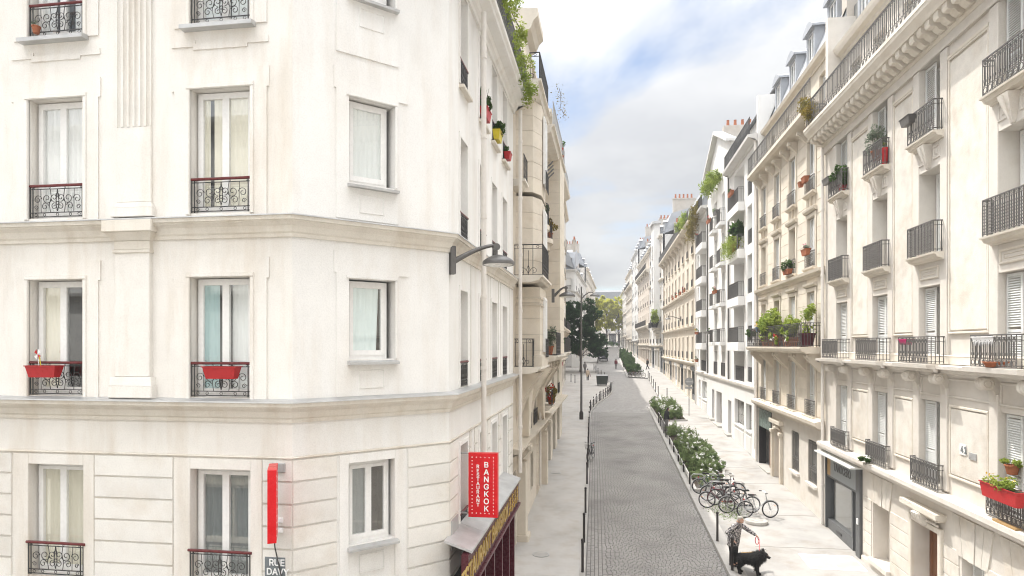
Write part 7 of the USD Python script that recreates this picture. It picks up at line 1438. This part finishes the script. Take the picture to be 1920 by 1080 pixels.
    put(b, 'hair', hull_chain(hr, edge * .7, 4), hair, smooth=True); put(b, 'jacket', hull_chain(jack, edge * .8, 6), top, smooth=True); put(b, 'trousers', hull_chain(trou, edge, 6), legs, smooth=True)
    for k in shoes: put(b, 'shoe', hull_chain(k, edge * .7, 4), shoe, smooth=True)
    if bag: put(t, 'bag', G().hexa([[-.03, -.36, .52], [.03, -.36, .52], [.03, -.30, .52], [-.03, -.30, .52], [-.13, -.37, .82], [.13, -.37, .82], [.13, -.29, .82], [-.13, -.29, .82]]), bag)
    return t
WX, WY = 4.08, 21.95; wrot = -.75
person('grey haired person in black and white patterned jacket leaning over a dog', (WX, WY, gz(WY) + .125), wrot, 1.70, 'print_cloth', 'black_cloth', 'grey_hair', lean=.30, coat=.20, head_tilt=.05, edge=.018, trous_w=1.25, jw=1.2,
       arms={1: (np.array([.14, .22, -.20]), np.array([.34, .34, -.34])), -1: (np.array([-.10, -.24, -.20]), np.array([.06, -.16, -.42]))})
DX, DY, DR = 4.46, 21.22, -.35
D = thing('dog', 'fluffy black dog on a red leash beside the person in the patterned jacket', 'dog', loc=(DX, DY, gz(DY) + .125), rotz=DR); UsdGeom.Xform(D.prim).AddScaleOp().Set(Gf.Vec3f(.95, 1.1, 1.0))
v = np.array
bn = [(v([-.30, 0, .50]), v([.22, 0, .52]), (.13, .13, .14), (.16, .145, .19)), (v([.18, 0, .54]), v([.36, 0, .64]), .20, .165), (v([.36, 0, .67]), v([.47, 0, .68]), (.13, .125, .13), (.10, .095, .095)), (v([.47, 0, .66]), v([.60, 0, .625]), (.05, .05, .05), (.036, .038, .034)),
      (v([-.38, 0, .56]), v([-.50, 0, .66]), .05, .06), (v([-.50, 0, .66]), v([-.46, 0, .80]), .07, .05)]
for q in (-1, 1):
    bn += [(v([.24, q * .09, .48]), v([.22, q * .095, .27]), .075, .05), (v([.22, q * .095, .27]), v([.25, q * .095, .06]), .045, .036), (v([.25, q * .095, .05]), v([.31, q * .095, .035]), .04, .035),
           (v([-.30, q * .09, .48]), v([-.24, q * .10, .32]), .10, .06), (v([-.24, q * .10, .32]), v([-.37, q * .10, .20]), .055, .038), (v([-.37, q * .10, .20]), v([-.33, q * .10, .05]), .036, .032), (v([-.33, q * .10, .045]), v([-.27, q * .10, .035]), .04, .034), (v([.41, q * .075, .77]), v([.40, q * .09, .86]), .035, .012)]
bv, bf = hull_chain(bn, .016, 5); bd = put(D, 'body', (bv, bf), 'dog_fur', smooth=True)
r = np.random.default_rng(4); tm = trimesh.Trimesh(bv, bf, process=False); pts, fi = trimesh.sample.sample_surface(tm, 5200, seed=5); nr = tm.face_normals[fi]; keep = pts[:, 2] > .22; pts, nr = pts[keep], nr[keep]
d = nr * .6 + [-.5, 0, -.55] + r.normal(size=pts.shape) * .25; d /= np.linalg.norm(d, axis=1, keepdims=True); sd = np.cross(d, nr); sd /= np.linalg.norm(sd, axis=1, keepdims=True) + 1e-9; L = r.uniform(.04, .10, (len(pts), 1)) * np.where(pts[:, :1] > .12, 1.35, 1.0) * np.where(pts[:, :1] > .52, .25, 1.0)
fv = np.stack([pts - sd * .009, pts + sd * .009, pts + d * L], 1).reshape(-1, 3); put(bd, 'fur', (fv, np.arange(len(fv)).reshape(-1, 3)), 'dog_fur', kind='stuff')
put(bd, 'nose', G().lathe([(0, -.018), (.02, 0), (0, .018)], (.638, 0, .635), 8), 'tyre')
for q in (-1, 1): put(bd, 'eye', G().lathe([(0, -.01), (.012, 0), (0, .01)], (.55, q * .065, .715), 8), 'brown_door')
put(D, 'back_strap', G().tube([[-.28, .0, .655], [-.1, .02, .68], [.12, .02, .725]], .016, 5), 'wood_bench'); a = np.linspace(0, 2 * np.pi, 17)[:-1]; put(D, 'collar', G().tube(np.stack([.30 + .05 * np.sin(a), .14 * np.cos(a), .62 + .15 * np.sin(a)], 1), .016, 5, closed=True), 'red_leash')
hw_ = np.array([WX, WY, gz(WY) + .125]) + np.array([math.cos(wrot) * .53 - math.sin(wrot) * .52, math.sin(wrot) * .53 + math.cos(wrot) * .52, .99]); cl_ = np.array([DX, DY, gz(DY) + .125]) + [math.cos(DR) * .28, math.sin(DR) * .28, .80]
ls_ = thing('leash', 'red dog leash looped in the hand of the person in the patterned jacket', 'leash', hw_); put(ls_, 'strap', G().tube([hw_, hw_ + [.06, 0, -.12], (hw_ + cl_) / 2 + [.06, .03, 0], cl_], .011, 5), 'red_leash'); put(ls_, 'loop', G().tube(np.stack([hw_[0] + .06 * np.cos(a) + .02, hw_[1] + 0 * a, hw_[2] - .14 + .13 * np.sin(a)], 1), .012, 5, closed=True), 'red_leash')
person('dark haired person in a black top and grey trousers standing by the planting beds', (4.2, 47.9, gz(47.9) + .125), .5, 1.78, 'black_cloth', 'grey_cloth', 'dark_hair', long_hair=True, lean=.12, edge=.03, head_tilt=.05)
person('person in a dark red top walking up the middle of the road', (1.36, 111.5, gz(111.5) + .03), math.pi / 2, 1.75, 'maroon_cloth', 'grey_cloth', 'dark_hair', stride=.8, edge=.04)
person('person dressed in black striding along the right pavement', (7.0, 110.9, gz(110.9) + .125) if False else (6.55, 109.5, gz(109.5) + .125), -2.4, 1.8, 'black_cloth', 'black_cloth', 'dark_hair', stride=1.2, edge=.04)
person('person in a beige coat with a bag walking along the left pavement', (-2.75, 88.3, gz(88.3) + .125), math.pi / 2, 1.65, 'beige_cloth', 'black_cloth', 'dark_hair', stride=.7, coat=.3, edge=.04, bag='maroon_cloth')
person('person in dark grey clothes farther along the left pavement', (-3.6, 101.5, gz(101.5) + .125), math.pi / 2, 1.75, 'grey_cloth', 'grey_cloth', 'dark_hair', stride=.7, edge=.04)
# ---------------------------------------------------------------- the air: a faint summer haze down the street
usdkit.material(stage, '/World/Looks/haze_air', {'v': ('principled_volume', {'color': (.96, .97, 1.0), 'density': .0005, 'anisotropy': .2})}, [], volume='v.volume')
hz_ = G().box(-60, 60, -40, 262, -4, 46); LOOKS['haze_air'] = UsdShade.Material.Get(stage, '/World/Looks/haze_air')
single('haze', hz_, 'haze_air', 'faint pale haze hanging in the street', 'haze', None, 'stuff')
